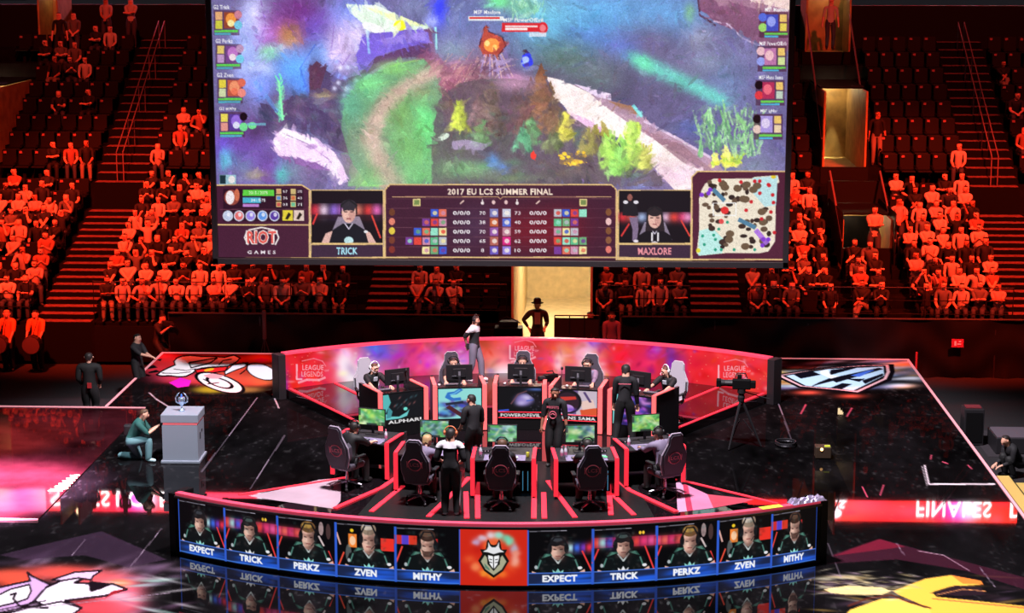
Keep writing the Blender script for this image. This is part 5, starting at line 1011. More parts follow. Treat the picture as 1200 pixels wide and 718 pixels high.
# block: x0, x1, counted from left?, landmark phrase
BLOCKS = [(-19.6, -15.5, False, 'left of left staircase'), (-13.9, -6.4, True, 'right of left staircase'), (-5.2, -2.4, True, 'right of left-middle staircase'), (0.05, 2.65, False, 'left of right-middle staircase'),
          (4.1, 6.95, True, 'right of right-middle staircase'), (7.05, 8.5, True, 'below the lower doorway'), (8.5, 11.35, False, 'left of right staircase'), (12.85, 16.5, True, 'right of right staircase')]
def visible(p):
    x, y = proj(p)
    if x < -6 or x > 1206 or y < -14: return False
    if 262 < x < 912 and y < 300: return False
    if 604 < x < 690 and y > 300: return False
    return True
SEATS = []; NPEOPLE = 0
UPPER = [(205, 155), (118, 30), (138, 38), (71, 68), (88, 66), (107, 69), (102, 100), (72, 48), (96, 45), (223, 125), (240, 120), (66, 165), (82, 162), (100, 166), (192, 165), (212, 165), (232, 5), (1043, 10), (1064, 5), (1085, 10), (1176, 62), (1115, 166), (1137, 165), (1196, 104), (1197, 146), (52, 42), (60, 105), (128, 35)]
for i in range(NR-1):
    Y, z = row(i)
    for x0, x1, lf, phrase in BLOCKS:
        if i >= 9 and 'doorway' in phrase: continue
        if i >= 9 and x0 == 8.5: x0_ = 8.45
        elif 4 <= i <= 8 and 'doorway' in phrase: continue
        else: x0_ = x0
        for x, k in slots(x0_, x1, lf):
            if not lf and k >= len(ORD): continue
            if any(a-.2 < x < c_+.2 for a, c_ in gaps(i)): continue
            if not visible((x, Y, z+1.15)): continue
            px, py = proj((x, Y, z+1.2)); occ = 0
            if i <= 8:
                dens = .93 if 'right of left s' in phrase else .9 if x0 == -19.6 and i < 8 else .93
                if x0 == -19.6 and i == 8: dens = .3
                if x0 in (-5.2, .05): dens = .8
                if x0 == -5.2 and x > -3.6: dens = 0
                if x0 == 12.85: dens = .75 if i < 4 else .1
                if x0 == 8.5 and i in (7, 8): dens = .9 if x > 9.4 else .2
                if i == 8 and x0 == 4.1: dens = .9
                occ = rnd.random() < dens
            else:
                for ux, uy in UPPER:
                    if abs(px-ux) < 8.5 and abs(py-uy) < 9.5: occ = 1; UPPER.remove((ux, uy)); break
            SEATS.append((x, Y, z, bool(occ), i, k, phrase))
            if occ:
                v = rnd.choice(VAR); sh = rnd.choice(['pale', 'pale', 'patterned', 'black', 'black', 'grey', 'navy', 'rust', 'pale', 'black', 'navy']); v = 'folded' if v == 'raised' and rnd.random() < .5 else v
                o = link(bpy.data.objects.new('person', crowd_mesh(v, sh, rnd.randrange(2)))); s = rnd.uniform(.94, 1.04)
                o.location = (x+rnd.uniform(-.04, .04), Y+.02, z); o.rotation_euler = (0, 0, PI+rnd.uniform(-.25, .25)+(.12 if x < 0 else -.12)); o.scale = (s, s, s)
                rowname = ('front row' if i == 0 else ORD[i]+' row') if i <= 8 else ('upper ' + ('front row' if i == 9 else ORD[i-9]+' row'))
                tag(o, 'person in %s top, %s, %s, %s seat %s' % (sh, DESC[v], rowname, 'first' if k == 0 else ORD[k], phrase), 'person', 'spectators seated in the stands'); NPEOPLE += 1
SEATS.sort(key=lambda t: t[3])
made = 0; rest = MB()
for x, Y, z, occ, i, k, phrase in SEATS:
    if made < 285:
        o = link(bpy.data.objects.new('stadium_seat', SEAT_ME)); o.location = (x, Y, z); o.rotation_euler = (0, 0, PI); made += 1
        rowname = ('front row' if i == 0 else ORD[i]+' row') if i <= 8 else ('upper '+('front row' if i == 9 else ORD[i-9]+' row'))
        tag(o, '%s stadium seat, %s, %s seat %s' % ('taken' if occ else 'empty', rowname, 'first' if k == 0 else ORD[k], phrase), 'seat', 'dark seats in the stands')
    else: rest.add(sm.v, sm.f, Matrix.Translation((x, Y, z)) @ Matrix.Rotation(PI, 4, 'Z'))
if rest.v: o = rest.build('stadium_seats', MATS['dark seat shell']); tag(o, 'dark stadium seats under the seated crowd in the stands', 'seats', kind='stuff')
print('PEOPLE', NPEOPLE, 'SEATS', len(SEATS))
# standing people by the doorways and on the stairs
def stander(label, v, sh, p, rz=PI, k=0, s=1.):
    o = link(bpy.data.objects.new('person', crowd_mesh(v, sh, k))); o.location = p; o.rotation_euler = (0, 0, rz); o.scale = (s, s, s); tag(o, label, 'person')
stander('woman in pale dress standing before the lower lit doorway', 'stand_folded', 'pale', (8.02, 55.0, 1.75), PI, 0, 1.05)
stander('man in dark jacket standing at the right side of the upper lit doorway', 'stand_down', 'black', (8.72, 60.0, 3.65+.47), PI, 1)
stander('man in pale top standing in the topmost lit doorway, upper right', 'stand_down', 'pale', (7.75, 64.75, 7.42), PI, 1)
stander('woman in pale printed top standing in the aisle beside the lower doorway', 'stand_hips', 'patterned', (8.78, 55.6, 1.75+.25), PI, 0)
for n_, (x, i, v, sh) in enumerate(((-18.0, 16, 'stand_down', 'black'), (-17.5, 16, 'stand_hips', 'grey'))):
    stander(('person in dark top standing at the topmost left doorway', 'person in grey top standing right of the topmost left doorway')[n_], v, sh, (x, row(i)[0]-.2, row(i)[1]), PI, n_)
for n_, (x, v, sh) in enumerate(((-16.6, 'stand_hips', 'patterned'), (-15.75, 'stand_folded', 'pale'))):
    stander('person in pale top standing high in the upper left rows, %s' % ('nearer the doorway' if n_ == 0 else 'nearer the staircase'), v, sh, (x, row(17)[0]-.2, row(17)[1]), PI, n_)
# ================================================================== STATIONS (desk, chair, screen, player)
def face_rz(dx, dy): return math.atan2(-dx, dy)
ROSE = REDGLOW
def chair(label, loc, rz, leather, back_emblem, group):
    t = thing('gaming_chair', label, 'chair', loc, rz, group)
    b = MB(); b.box((0, .02, .46), (.50, .50, .10), bev=.04); b.box((-.24, .02, .50), (.07, .46, .09), bev=.03); b.box((.24, .02, .50), (.07, .46, .09), bev=.03); b.build('seat', leather, t)
    out = [(-.22, 0), (.22, 0), (.285, .22), (.28, .42), (.21, .56), (.16, .66), (.15, .80), (.10, .86), (-.10, .86), (-.15, .80), (-.16, .66), (-.21, .56), (-.28, .42), (-.285, .22)]
    Mx = Matrix.Translation((0, -.22, .50)) @ Matrix.Rotation(.16, 4, 'X') @ Matrix.Rotation(PI/2, 4, 'X')
    b = MB(); b.prism(out, -.005, .055, Mx); b.prism([(x*.86, .03+z*.93) for x, z in out], .055, .075, Mx)
    for s in (-1, 1): b.prism([(s*.215, .12), (s*.285, .22), (s*.28, .42), (s*.215, .5)], -.09, .0, Mx)
    br = b.build('backrest', leather, t)
    b = MB(); b.tube([(Mx @ Vector((x, z, .03))) for x, z in out+[out[0]]], .013, 6); b.build('piping', back_emblem[1], br)
    if back_emblem[0]:
        e = MB(); R0 = .13
        ring = [(Mx @ Vector((R0*math.cos(a), .36+R0*.92*math.sin(a), .078))) for a in np.linspace(0, 2*PI, 21)]; e.tube(ring, .011, 5, cap=False)
        for s in (-1, 1): e.tube([(Mx @ Vector((s*.15, .36+z, .078))) for z in (-.06, 0, .07)], .009, 5)
        em = e.build('emblem', EMB, br); text_mesh('emblem_lettering', 'LCS', .075, .19, Mx @ Matrix.Translation((0, .365, .08)), EMB, br)
    for s in (-1, 1):
        b = MB(); b.tube([(s*.27, -.05, .46), (s*.31, -.04, .56), (s*.31, -.02, .67)], .02, 6); b.box((s*.31, .05, .69), (.08, .28, .035), bev=.012); b.build('armrest', CHAR, t)
    b = MB(); b.lathe([(.035, .12), (.035, .28), (.025, .29), (.025, .41)], 10); b.box((0, 0, .40), (.24, .26, .04)); b.build('gas_column', CHROME, t)
    b = MB()
    for k in range(5):
        a = 2*PI*k/5+.3; b.tube([(0, 0, .14), (.16*math.cos(a), .16*math.sin(a), .12), (.31*math.cos(a), .31*math.sin(a), .085)], [.035, .028, .018], 6)
    b.build('star_base', CHROME, t)
    for k in range(5):
        a = 2*PI*k/5+.3; b = MB(); b.ball((.31*math.cos(a), .31*math.sin(a), .036), .033, seg=8, rings=6); b.build('caster', CHAR, t)
    return t
EMB = mat('pink chair emblem', (226, 110, 130), .5)
def monitor(label, loc, rz, cv, group):
    t = thing('monitor', label, 'monitor', loc, rz, group)
    b = MB(); b.box((0, .025, .37), (.60, .035, .36), bev=.008); b.box((0, .05, .36), (.30, .03, .2), bev=.01); b.build('housing', CHAR, t)
    if cv is not None: cv.sheet('display', lambda u, v: (-.285+.57*u, np.full_like(u, .0), .535-.33*v), attr_mat('monitor picture', emit=1.0), t)
    else:
        b = MB(); b.box((0, .004, .37), (.57, .006, .33)); b.build('display', mat('pale monitor glow', (150, 180, 210), .4, emit=.8), t)
        b = MB(); b.box((.0, .068, .35), (.05, .006, .10)); b.box((.12, .068, .30), (.10, .006, .012)); b.build('back_label', mat('grey back label', (120, 116, 126), .5), t)
    b = MB(); b.box((0, .06, .14), (.055, .03, .28), bev=.008); b.build('stand', CHAR if cv is not None else DARKGREY, t)
    b = MB(); b.box((0, .04, .008), (.26, .18, .016), bev=.006); b.build('base', CHAR, t)
    return t
def game_cv(seed):
    g = np.random.default_rng(seed); c = Cv(48, 28, 2, None, (90, 170, 90)); c.tf = lambda x, y: (x*c.w/10, y*c.h/6)
    pal = [(120, 220, 110), (230, 240, 170), (60, 120, 90), (190, 235, 90), (80, 190, 170), (240, 250, 220), (70, 90, 60)] if seed in (1, 5) else [(190, 225, 220), (90, 130, 200), (235, 235, 170), (60, 110, 130), (120, 200, 120), (40, 50, 90), (230, 240, 240)]
    for k in range(60): c.blob(g.uniform(0, 10), g.uniform(0, 6), g.uniform(.4, 1.6), g.uniform(.2, .9), pal[g.integers(len(pal))], .6, g.uniform(-1, 1))
    c.rect(3, 5.3, 7, 6, (30, 30, 40), .8); c.rect(8.6, 4.6, 10, 6, (40, 60, 50), .8); c.rect(0, .2, .8, 2.6, (50, 50, 60), .7); return c
def small(name, label, cat, loc, rz, build, group=None):
    t = thing(name, label, cat, loc, rz, group); build(t); return t
def keyboard_b(t):
    b = MB(); b.box((0, 0, .012), (.40, .14, .022), bev=.005); b.build('case', CHAR, t); b = MB()
    for r in range(4):
        for k in range(12): b.box((-.175+.032*k, -.045+.03*r, .027), (.026, .024, .01))
    b.build('keys', mat('pale keycaps', (110, 108, 120), .5), t)
def mouse_b(t):
    b = MB(); b.ball((0, 0, .016), (.032, .055, .02)); b.build('shell', WHITE, t, True); b = MB(); b.box((0, .03, .034), (.008, .02, .008)); b.build('wheel', CHAR, t)
def bottle_b(t, col=mat('clear bottle', (206, 206, 220), .15)):
    b = MB(); b.lathe([(.028, 0), (.033, .01), (.033, .12), (.030, .15), (.014, .19), (.012, .21)], 10); b.build('bottle_body', col, t, True); b = MB(); b.lathe([(.015, .205), (.015, .235)], 8); b.build('cap', mat('pink bottle cap', (230, 120, 150), .5), t)
    b = MB(); b.lathe([(.0335, .05), (.0335, .11)], 10); b.build('wrapper', mat('pink bottle wrapper', (206, 120, 160), .5), t)
def mic_b(t):
    b = MB(); b.lathe([(.06, 0), (.055, .015), (.01, .02)], 10); b.build('base', CHAR, t); b = MB(); b.tube([(0, 0, .015), (0, .0, .30), (0, -.06, .46)], .007, 6); b.build('gooseneck', DARKGREY, t); b = MB(); b.ball((0, -.07, .50), (.030, .030, .042)); b.build('microphone_head', CHAR, t, True)
MID = ['leftmost', 'second from left', 'middle', 'second from right', 'rightmost']
def place(O, rz, x, y, z): return Vector((O[0], O[1], 0))+Matrix.Rotation(rz, 3, 'Z') @ Vector((x, y, z))
def frame_strip(t, pts, w=.09, th=.022, material=None):
    b = MB()
    for p, q in zip(pts[:-1], pts[1:]):
        p, q = Vector(p), Vector(q); d = q-p; c = (p+q)/2
        if abs(d.z) > .5*d.length: b.box(c, (w, th+.01, d.length), 0)
        else: b.box(c, (w, d.length, th), math.atan2(-d.x, d.y))
    return b.build('light_strip', material or ROSE, t)
# ---------------- front row (seen from behind)
FS = [((-4.92, 36.95), 16), ((-3.37, 36.0), 5), ((-1.76, 35.68), 0), ((-.06, 35.74), -6), ((1.42, 36.7), -16)]
who_f = ['dark-haired player in grey jersey seen from behind, leftmost of the near row', 'pale-haired player seen from behind beside the second near desk, headset on', 'player in pink cap of hair seen behind the central near chair', 'dark-haired player behind the near chair second from right', 'player in lavender jersey at the rightmost near desk, seen from behind']
who_f[2] = 'player hidden behind the central near chair, only head and forearms showing'
JERSEY_L = mat('lavender grey jersey', (120, 108, 134), .7); JERSEY_D = mat('black jersey', (24, 23, 27), .7)
LEATHER_F = mat('charcoal chair leather', (68, 62, 74), .55); LEATHER_B = mat('white chair leather', (170, 166, 178), .5)
PIP = mat('pale chair piping', (176, 160, 180), .5)
DESKTOP = mat('dark desk top', (40, 37, 42), .4)
for k, (O, hd) in enumerate(FS):
    rz = -R_(hd); g = 'near row of desks'
    t = thing('gaming_desk', 'black desk with red light strips, %s of five near desks' % MID[k], 'desk', (O[0], O[1], DK), rz, 'near row of gaming desks')
    W = 1.16
    b = MB(); b.box((0, 1.2, .745), (W, 1.0, .04), bev=.01); b.build('desktop', DESKTOP, t)
    b = MB(); b.box((0, 1.69, .40), (W, .03, .72)); b.build('modesty_panel', BLACK, t)
    for s in (-1, 1):
        b = MB(); b.box((s*(W/2+.02), 1.18, .40), (.04, 1.06, .80)); b.build('side_panel', DARKGREY, t)
        x = s*(W/2+.02); frame_strip(t, [(x, .645, .06), (x, .645, .80)], .085); frame_strip(t, [(x, .64, .81), (x, 1.5, .81)], .075)
    chair('charcoal gaming chair with pink emblem on its back, %s of the near row' % MID[k], (O[0], O[1], DK+.007), rz-R_((14, 6, 0, -3, -14)[k]), LEATHER_F, (True, PIP), 'near row gaming chairs')
    monitor('monitor showing the game, %s of the near row' % MID[k], place(O, rz, (-.02, .06, -.05, -.06, .02)[k], 1.36, DK+.766), rz, game_cv(k+1), 'near row monitors')
    small('keyboard', 'black keyboard on the %s near desk' % MID[k], 'keyboard', place(O, rz, -.08, .86, DK+.768), rz, keyboard_b, 'near row keyboards')
    small('desk_mat', 'pale lavender mat on the %s near desk' % MID[k], 'desk mat', place(O, rz, .02, .90, DK+.7655), rz, lambda t: (MB().box((0, 0, .0005), (.82, .44, .001)).build('mat_sheet', mat('lavender desk mat', (128, 116, 146), .6, noise=.3, scale=14), t), MB().box((0, -.215, .001), (.82, .012, .0012)).build('hem', CHAR, t)), 'near row desk mats')
    small('computer_mouse', 'white mouse on the %s near desk' % MID[k], 'mouse', place(O, rz, .26, .86, DK+.768), rz, mouse_b, 'near row mice')
    for n_, (bx, by) in enumerate(((-.46, .92), (-.38, .98)) if k in (3,) else ((-.46, .95),) if k in (2, 4) else ((.44, 1.0),)):
        small('water_bottle', ('bottle with pink wrapper on the %s near desk' % MID[k]) if k != 3 else ('%s bottle of the pair on the second near desk from right' % ('left' if n_ == 0 else 'right')), 'bottle', place(O, rz, bx, by, DK+.766), rz, bottle_b)
    sk = skeleton(pelvis=(0, .06, .57), lean=((.06, .16, 0, -.02, -.06)[k], .26, 1), hl=(-.19, .66, .83), hr=(.21, .66, .83), fl_=(-.13, .50, .1), fr_=(.13, .50, .1), look=((.05, .1, 0, 0, -.05)[k], 1, -.2), eh=(0, -.5, -.8), kh=(0, .4, 1))
    person(who_f[k], (O[0], O[1], DK), rz-R_((10, 5, 0, -3, -10)[k]), sk, (JERSEY_D, JERSEY_L, JERSEY_D, JERSEY_D, JERSEY_L)[k], hair=(HAIRM, HAIRF, HAIRB, HAIRM, HAIRM)[k], headset=CHAR, sleeves=(k == 4), skin=SKINM, face=False)
# extra objects on the near row
def cup_b(t):
    b = MB(); b.lathe([(.03, 0), (.04, .10), (.041, .105), (.036, .1)], 12); b.build('cup_body', mat('pale paper cup', (206, 190, 200), .6), t, True); b = MB(); b.lathe([(.042, .104), (.04, .115)], 12); b.build('lid', CHAR, t)
def audio_b(t):
    b = MB(); b.box((0, 0, .03), (.20, .14, .055), bev=.01); b.build('box_body', DARKGREY, t); b = MB()
    for x in (-.06, 0, .06): b.tube([(x, -.07, .03), (x, -.085, .03)], .012, 8)
    b.build('knobs', mat('pale knobs', (190, 170, 186), .4), t); b = MB(); b.tube([(-.1, .02, .02), (-.2, .06, .03), (-.16, .16, .02), (-.02, .2, .02)], .008, 5); b.build('lead', DARKGREY, t)
for k in (0, 1, 4):
    O, hd = FS[k]; rz = -R_(hd); small('paper_cup', 'pale paper cup on the %s near desk' % MID[k], 'cup', place(O, rz, -.46 if k < 4 else .44, 1.1, DK+.766), rz, cup_b)
for k in range(5):
    O, hd = FS[k]; rz = -R_(hd); small('audio_box', 'grey audio control box on the %s near desk' % MID[k], 'audio box', place(O, rz, -.40 if k != 3 else .36, 1.34, DK+.766), rz+.2, audio_b, 'near row audio boxes')
small('energy_drink', 'yellow can standing at the right edge of the middle near desk', 'can', place(FS[2][0], 0, .47, .95, DK+.766), 0, lambda t: (MB().lathe([(.03, 0), (.033, .008), (.033, .10), (.028, .115)], 12).build('can_body', mat('yellow can', (206, 206, 70), .4), t, True), MB().lathe([(.028, .115), (.026, .118)], 12).build('lid', CHROME, t)))
small('phone', 'green-lit phone lying on the near desk second from right', 'phone', place(FS[3][0], R_(9), .44, .92, DK+.766), .4, lambda t: (MB().box((0, 0, .006), (.08, .15, .01), bev=.003).build('case', CHAR, t), MB().box((0, 0, .0125), (.07, .13, .002)).build('screen', mat('green phone screen', (90, 226, 130), .4, emit=.8), t)))
for k in (2, 3):
    O, hd = FS[k]; rz = -R_(hd)
    t = thing('computer_tower', 'black computer tower with blue light line under the %s near desk' % MID[k], 'computer', place(O, rz, .42, 1.3, DK+.006), rz)
    b = MB(); b.box((0, 0, .24), (.20, .45, .46), bev=.01); b.build('case', BLACK, t)
    for x in (-.05, .05): b = MB(); b.box((x, -.23, .24), (.012, .01, .40)); b.build('light_line', mat('blue tower light', (70, 150, 190), .4, emit=.7), t)

# ---------------- far row (facing the camera)
def art_cv(k):
    c = Cv(60, 66, 3, None, (14, 14, 20)); c.tf = lambda x, y: (x*c.w/100, y*c.h/110); g = np.random.default_rng(40+k)
    if k == 0:
        c.rect(0, 0, 100, 92, (18, 20, 26)); c.poly([(0, 0), (14, 0), (20, 30), (6, 70), (0, 92)], (90, 190, 190)); c.poly([(0, 92), (4, 66), (18, 80), (40, 84), (60, 70), (66, 60), (60, 84), (40, 92)], (110, 206, 206))
        for n_ in range(14): c.blob(30+4*n_, 14+g.uniform(0, 40), 2, 6,  [(150, 90, 90), (60, 100, 110), (50, 60, 70)][n_ % 3], .8, .5)
        c.ell(56, 58, 5, 6, (120, 236, 220)); c.poly([(14, 44), (24, 62), (20, 84), (8, 86)], (70, 150, 160))
    if k == 1:
        c.rect(0, 0, 100, 110, (150, 226, 222)); c.line([(52, 4), (40, 16), (26, 18), (22, 30), (34, 40), (50, 38)], 11, (50, 120, 206)); c.line([(50, 6), (38, 18), (28, 22)], 4, (110, 190, 236))
        for n_ in range(46): c.blob(g.uniform(0, 78), g.uniform(48, 108), g.uniform(4, 12), g.uniform(4, 10), [(50, 80, 200), (120, 90, 190), (30, 36, 60), (90, 160, 220), (60, 40, 90)][g.integers(5)], .8, g.uniform(-1, 1))
        c.line([(24, 66), (60, 104)], 12, (80, 34, 44)); c.line([(20, 56), (56, 50)], 9, (36, 40, 64))
    if k == 2:
        c.rect(0, 0, 100, 92, (12, 12, 17)); c.blob(88, 6, 22, 6, (90, 120, 200), .8)
        c.blob(60, 44, 22, 24, (150, 130, 210), .95, .5, p=2.); c.blob(66, 36, 12, 9, (210, 200, 240), .9, .5); c.blob(54, 56, 12, 9, (196, 180, 232), .9, -.4); c.poly([(62, 14), (92, 20), (100, 60), (88, 74), (84, 40)], (24, 20, 28)); c.line([(30, 60), (46, 24), (66, 12)], 3, (110, 70, 80)); c.line([(0, 86), (24, 82)], 6, (60, 90, 220)); c.line([(66, 48), (80, 44)], 3, (60, 90, 200))
        for r in range(10): a = r*.6; c.line([(84+10*math.cos(a), 52+26*math.sin(a)), (84+13*math.cos(a), 52+32*math.sin(a))], 1.5, (110, 106, 120), .7)
    if k == 3:
        c.rect(0, 0, 100, 110, (120, 96, 150)); c.poly([(56, 0), (100, 0), (100, 110), (50, 110)], (206, 190, 206)); c.poly([(60, 70), (100, 60), (100, 104), (64, 96)], (226, 90, 50)); c.poly([(62, 40), (90, 30), (96, 60), (66, 70)], (240, 206, 196)); c.line([(70, 6), (84, 40)], 6, (90, 70, 120))
        c.ell(32, 42, 32, 44, (22, 18, 26)); c.ell(32, 44, 26, 36, (50, 30, 44)); c.poly([(14, 26), (50, 22), (52, 32), (20, 40)], (210, 60, 50)); c.ell(30, 66, 16, 14, (196, 150, 226)); c.blob(40, 70, 12, 6, (120, 80, 200), .9); c.line([(8, 84), (60, 92)], 4, (220, 210, 226))
    if k == 4:
        c.rect(0, 0, 100, 110, (40, 26, 70))
        for n_ in range(60): c.blob(g.uniform(0, 100), g.uniform(0, 110), g.uniform(4, 14), g.uniform(3, 9), [(110, 60, 200), (190, 90, 226), (60, 40, 140), (226, 150, 236), (40, 60, 150), (24, 16, 40)][g.integers(6)], .8, g.uniform(-1, 1))
        c.poly([(0, 0), (14, 0), (8, 110), (0, 110)], (120, 206, 206))
    nm = ('ALPHARI', None, 'POWEROFEVIL', 'HANS SAMA', None)[k]
    if nm: c.rect(0, 91, 100, 110, (16, 13, 16)); c.text(nm, 54 if k != 2 else 52, 101, 12, (250, 246, 248), (82, 0, 92, 84)[k], bold=.03)
    return c
BP = [((-4.20, 41.10), (.50, -.866)), ((-2.98, 41.58), (.16, -.987)), ((-1.65, 41.72), (0, -1)), ((-.40, 41.5), (-.16, -.987)), ((.84, 41.05), (-.50, -.866))]
who_b = ['far player with white headset at the leftmost desk, in dark jersey with pale print', 'far player with dark fringe behind the second desk, looking at his monitor', 'far player in the middle of the back row, face above his monitor', 'far player in lavender grey hoodie at the fourth desk, head bowed', 'far player at the rightmost back desk with white headset, turned sideways']
for k, (pc, n_) in enumerate(BP):
    n_ = Vector(n_).normalized(); L = 1.80; O = (pc[0]-n_.x*L, pc[1]-n_.y*L); rz = face_rz(n_.x, n_.y); W = 1.02
    t = thing('gaming_desk', 'desk with lit picture panel and red strips, %s of five far desks' % MID[k], 'desk', (O[0], O[1], DK), rz, 'far row of gaming desks')
    b = MB(); b.box((0, 1.2, .80), (W, 1.1, .04), bev=.01); b.build('desktop', DESKTOP, t)
    b = MB(); b.box((0, L-.04, .50), (W, .05, .99)); b.build('front_panel', BLACK, t)
    fnx = W/2-.03; art_cv(k).sheet('picture_panel', lambda u, v: (fnx-2*fnx*u, np.full_like(u, L-.008), .97-.68*v), attr_mat('lit picture panel', emit=.92), t)
    if k in (2, 3):
        for z in (.285, .415): b = MB(); b.box((0, L-.002, z), (2*fnx, .012, .014)); b.build('light_strip', REDGLOW, t)
    for s in (-1, 1):
        b = MB(); b.box((s*(W/2+.04), 1.24, .52), (.06, 1.12, 1.04)); b.build('side_panel', DARKGREY, t)
        x = s*(W/2+.045); frame_strip(t, [(x, L+.01, .02), (x, L+.01, 1.05)], .10, material=ROSEGLOW); frame_strip(t, [(x, L-.02, 1.05), (x, .95, 1.05)], .085, material=ROSEGLOW)
    chair('gaming chair behind a far desk, %s of the far row' % MID[k], (O[0], O[1], DK), rz, LEATHER_B if k in (0, 4) else LEATHER_F, (False, LEATHER_B), 'far row gaming chairs')
    monitor('monitor seen from the back, %s of the far row' % MID[k], place(O, rz, (-.16, -.05, 0, .06, .2)[k], 1.10, DK+.822), rz, None, 'far row monitors')
    small('keyboard', 'keyboard on the %s far desk' % MID[k], 'keyboard', place(O, rz, .05, .78, DK+.822), rz, keyboard_b, 'far row keyboards')
    small('computer_mouse', 'mouse on the %s far desk' % MID[k], 'mouse', place(O, rz, .38, .78, DK+.822), rz, mouse_b, 'far row mice')
    if k in (0, 3, 4): small('desk_microphone', 'gooseneck microphone on the %s far desk' % MID[k], 'microphone', place(O, rz, (-.36, 0, 0, .42, .42)[k], 1.25, DK+.822), rz, mic_b)
    sk = skeleton(pelvis=(0, .06, .58), lean=(0, .20, 1), hl=(-.20, .66, .88), hr=(.22, .66, .88), fl_=(-.13, .5, .1), fr_=(.13, .5, .1), look=((-.2, 0, 0, .1, .5)[k], 1, -.25), eh=(0, -.5, -.8), kh=(0, .4, 1))
    pr = person(who_b[k], (O[0], O[1], DK), rz, sk, JERSEY_L if k == 3 else JERSEY_D, hair=(HAIRB, HAIRM, HAIRM, HAIRM, HAIRB)[k], headset=(WHITE if k in (0, 4) else CHAR), sleeves=(k == 3))
    if k in (0, 1, 2, 4):
        b = MB(); b.box((0, .285, .98), (.10, .02, .10), bev=.008, rot=Matrix.Rotation(-.2, 3, 'X')); b.build('jersey_print', mat('pale jersey print', (200, 200, 212), .6), pr)

# ================================================================== STAFF ON THE DECK
BLK = mat('black cloth', (30, 28, 33), .8); GREYJ = mat('grey jeans', (120, 112, 132), .8); BLUEJ = mat('faded teal jeans', (96, 132, 140), .8); WHT = mat('white cloth', (214, 208, 216), .8); TEAL = mat('dark teal tee', (34, 84, 80), .8)
SHOEW = mat('white sneakers', (226, 206, 216), .6)
def stand(**k): return skeleton(**{**dict(pelvis=(0, 0, .93)), **k})
p = P(556, 446, DK)
c_ = person('bearded coach in dark vest and grey jeans standing before the pink screen wall', (p.x, p.y, DK), face_rz(.95, -.3), stand(hl=(-.08, -.16, .95), hr=(.08, -.18, .95), fl_=(-.12, .16, .08), fr_=(.10, -.16, .08), eh=(0, -1, 0)), BLK, GREYJ, SHOEW, HAIRM, scale=.97, headset=CHAR, beard=HAIRB, yoke=(1.30, WHT))
b = MB(); b.box((.12, -.12, .92), (.05, .10, .14), bev=.01); b.build('belt_pouch', BLK, c_)
c_ = person('man in black polo standing before the cyan picture panel, head bowed', (-2.45, 38.25, DK), face_rz(-.5, .9), stand(lean=(0, .14, 1), look=(-.4, 1, -.5), hl=(-.2, .26, .95), hr=(.26, .16, .84), fl_=(-.12, 0, .08), fr_=(.12, .05, .08)), BLK, hair=HAIRM, scale=.96)
c_ = person('staff member in black printed t-shirt standing at the centre, hands down', (-.80, 38.75, DK), face_rz(-.25, -.97), stand(look=(-.35, 1, -.3), hl=(-.27, .05, .80), hr=(.27, .08, .82)), BLK, hair=HAIRM, skin=SKIND)
Mt = Matrix.Translation((0, .158, 1.30)) @ Matrix.Rotation(PI, 4, 'Z') @ Matrix.Rotation(PI/2, 4, 'X')
text_mesh('shirt_lettering', 'MISFITS', .055, .26, Mt, EMB, c_)
b = MB(); b.tube([(.075*math.cos(a), .162, 1.14+.075*math.sin(a)) for a in np.linspace(0, 2*PI, 17)], .008, 5, cap=False); b.tube([(-.05, .163, 1.14), (0, .163, 1.17), (.05, .163, 1.14)], .008, 5); b.build('shirt_emblem', EMB, c_)
c_ = person('man in black jacket seen from behind, legs apart, beside the far desks', (.68, 40.5, DK), face_rz(.1, 1), stand(hl=(-.24, .14, .84), hr=(.25, .12, .84), fl_=(-.20, -.04, .08), fr_=(.16, .05, .08), lean=(0, .1, 1), look=(.1, 1, -.2)), BLK, sleeves=True, hair=HAIRM, face=False, scale=1.05)
b = MB(); b.box((0, -.128, 1.33), (.26, .012, .014)); b.build('jacket_stripe', EMB, c_)
p = P(528, 604, DK)
c_ = person('crew member in black with white shoulder yoke and side stripes, seen from behind at front', (p.x, p.y, DK+.006), face_rz(.05, 1), stand(hl=(-.20, .20, 1.02), hr=(.20, .20, 1.02), lean=(0, .05, 1), look=(.1, 1, -.3), fl_=(-.11, 0, .08), fr_=(.12, .03, .08), eh=(0, -.6, -.6)), BLK, shoes=SHOEW, hair=HAIRM, headset=mat('orange headset', (206, 110, 70), .5), face=False, yoke=(1.345, WHT))
for s in (-1, 1):
    b = MB(); b.tube([(s*.205, .0, .86), (s*.195, .03, .5), (s*.165, .02, .14)], .016, 6); b.build('trouser_stripe', WHT, c_)
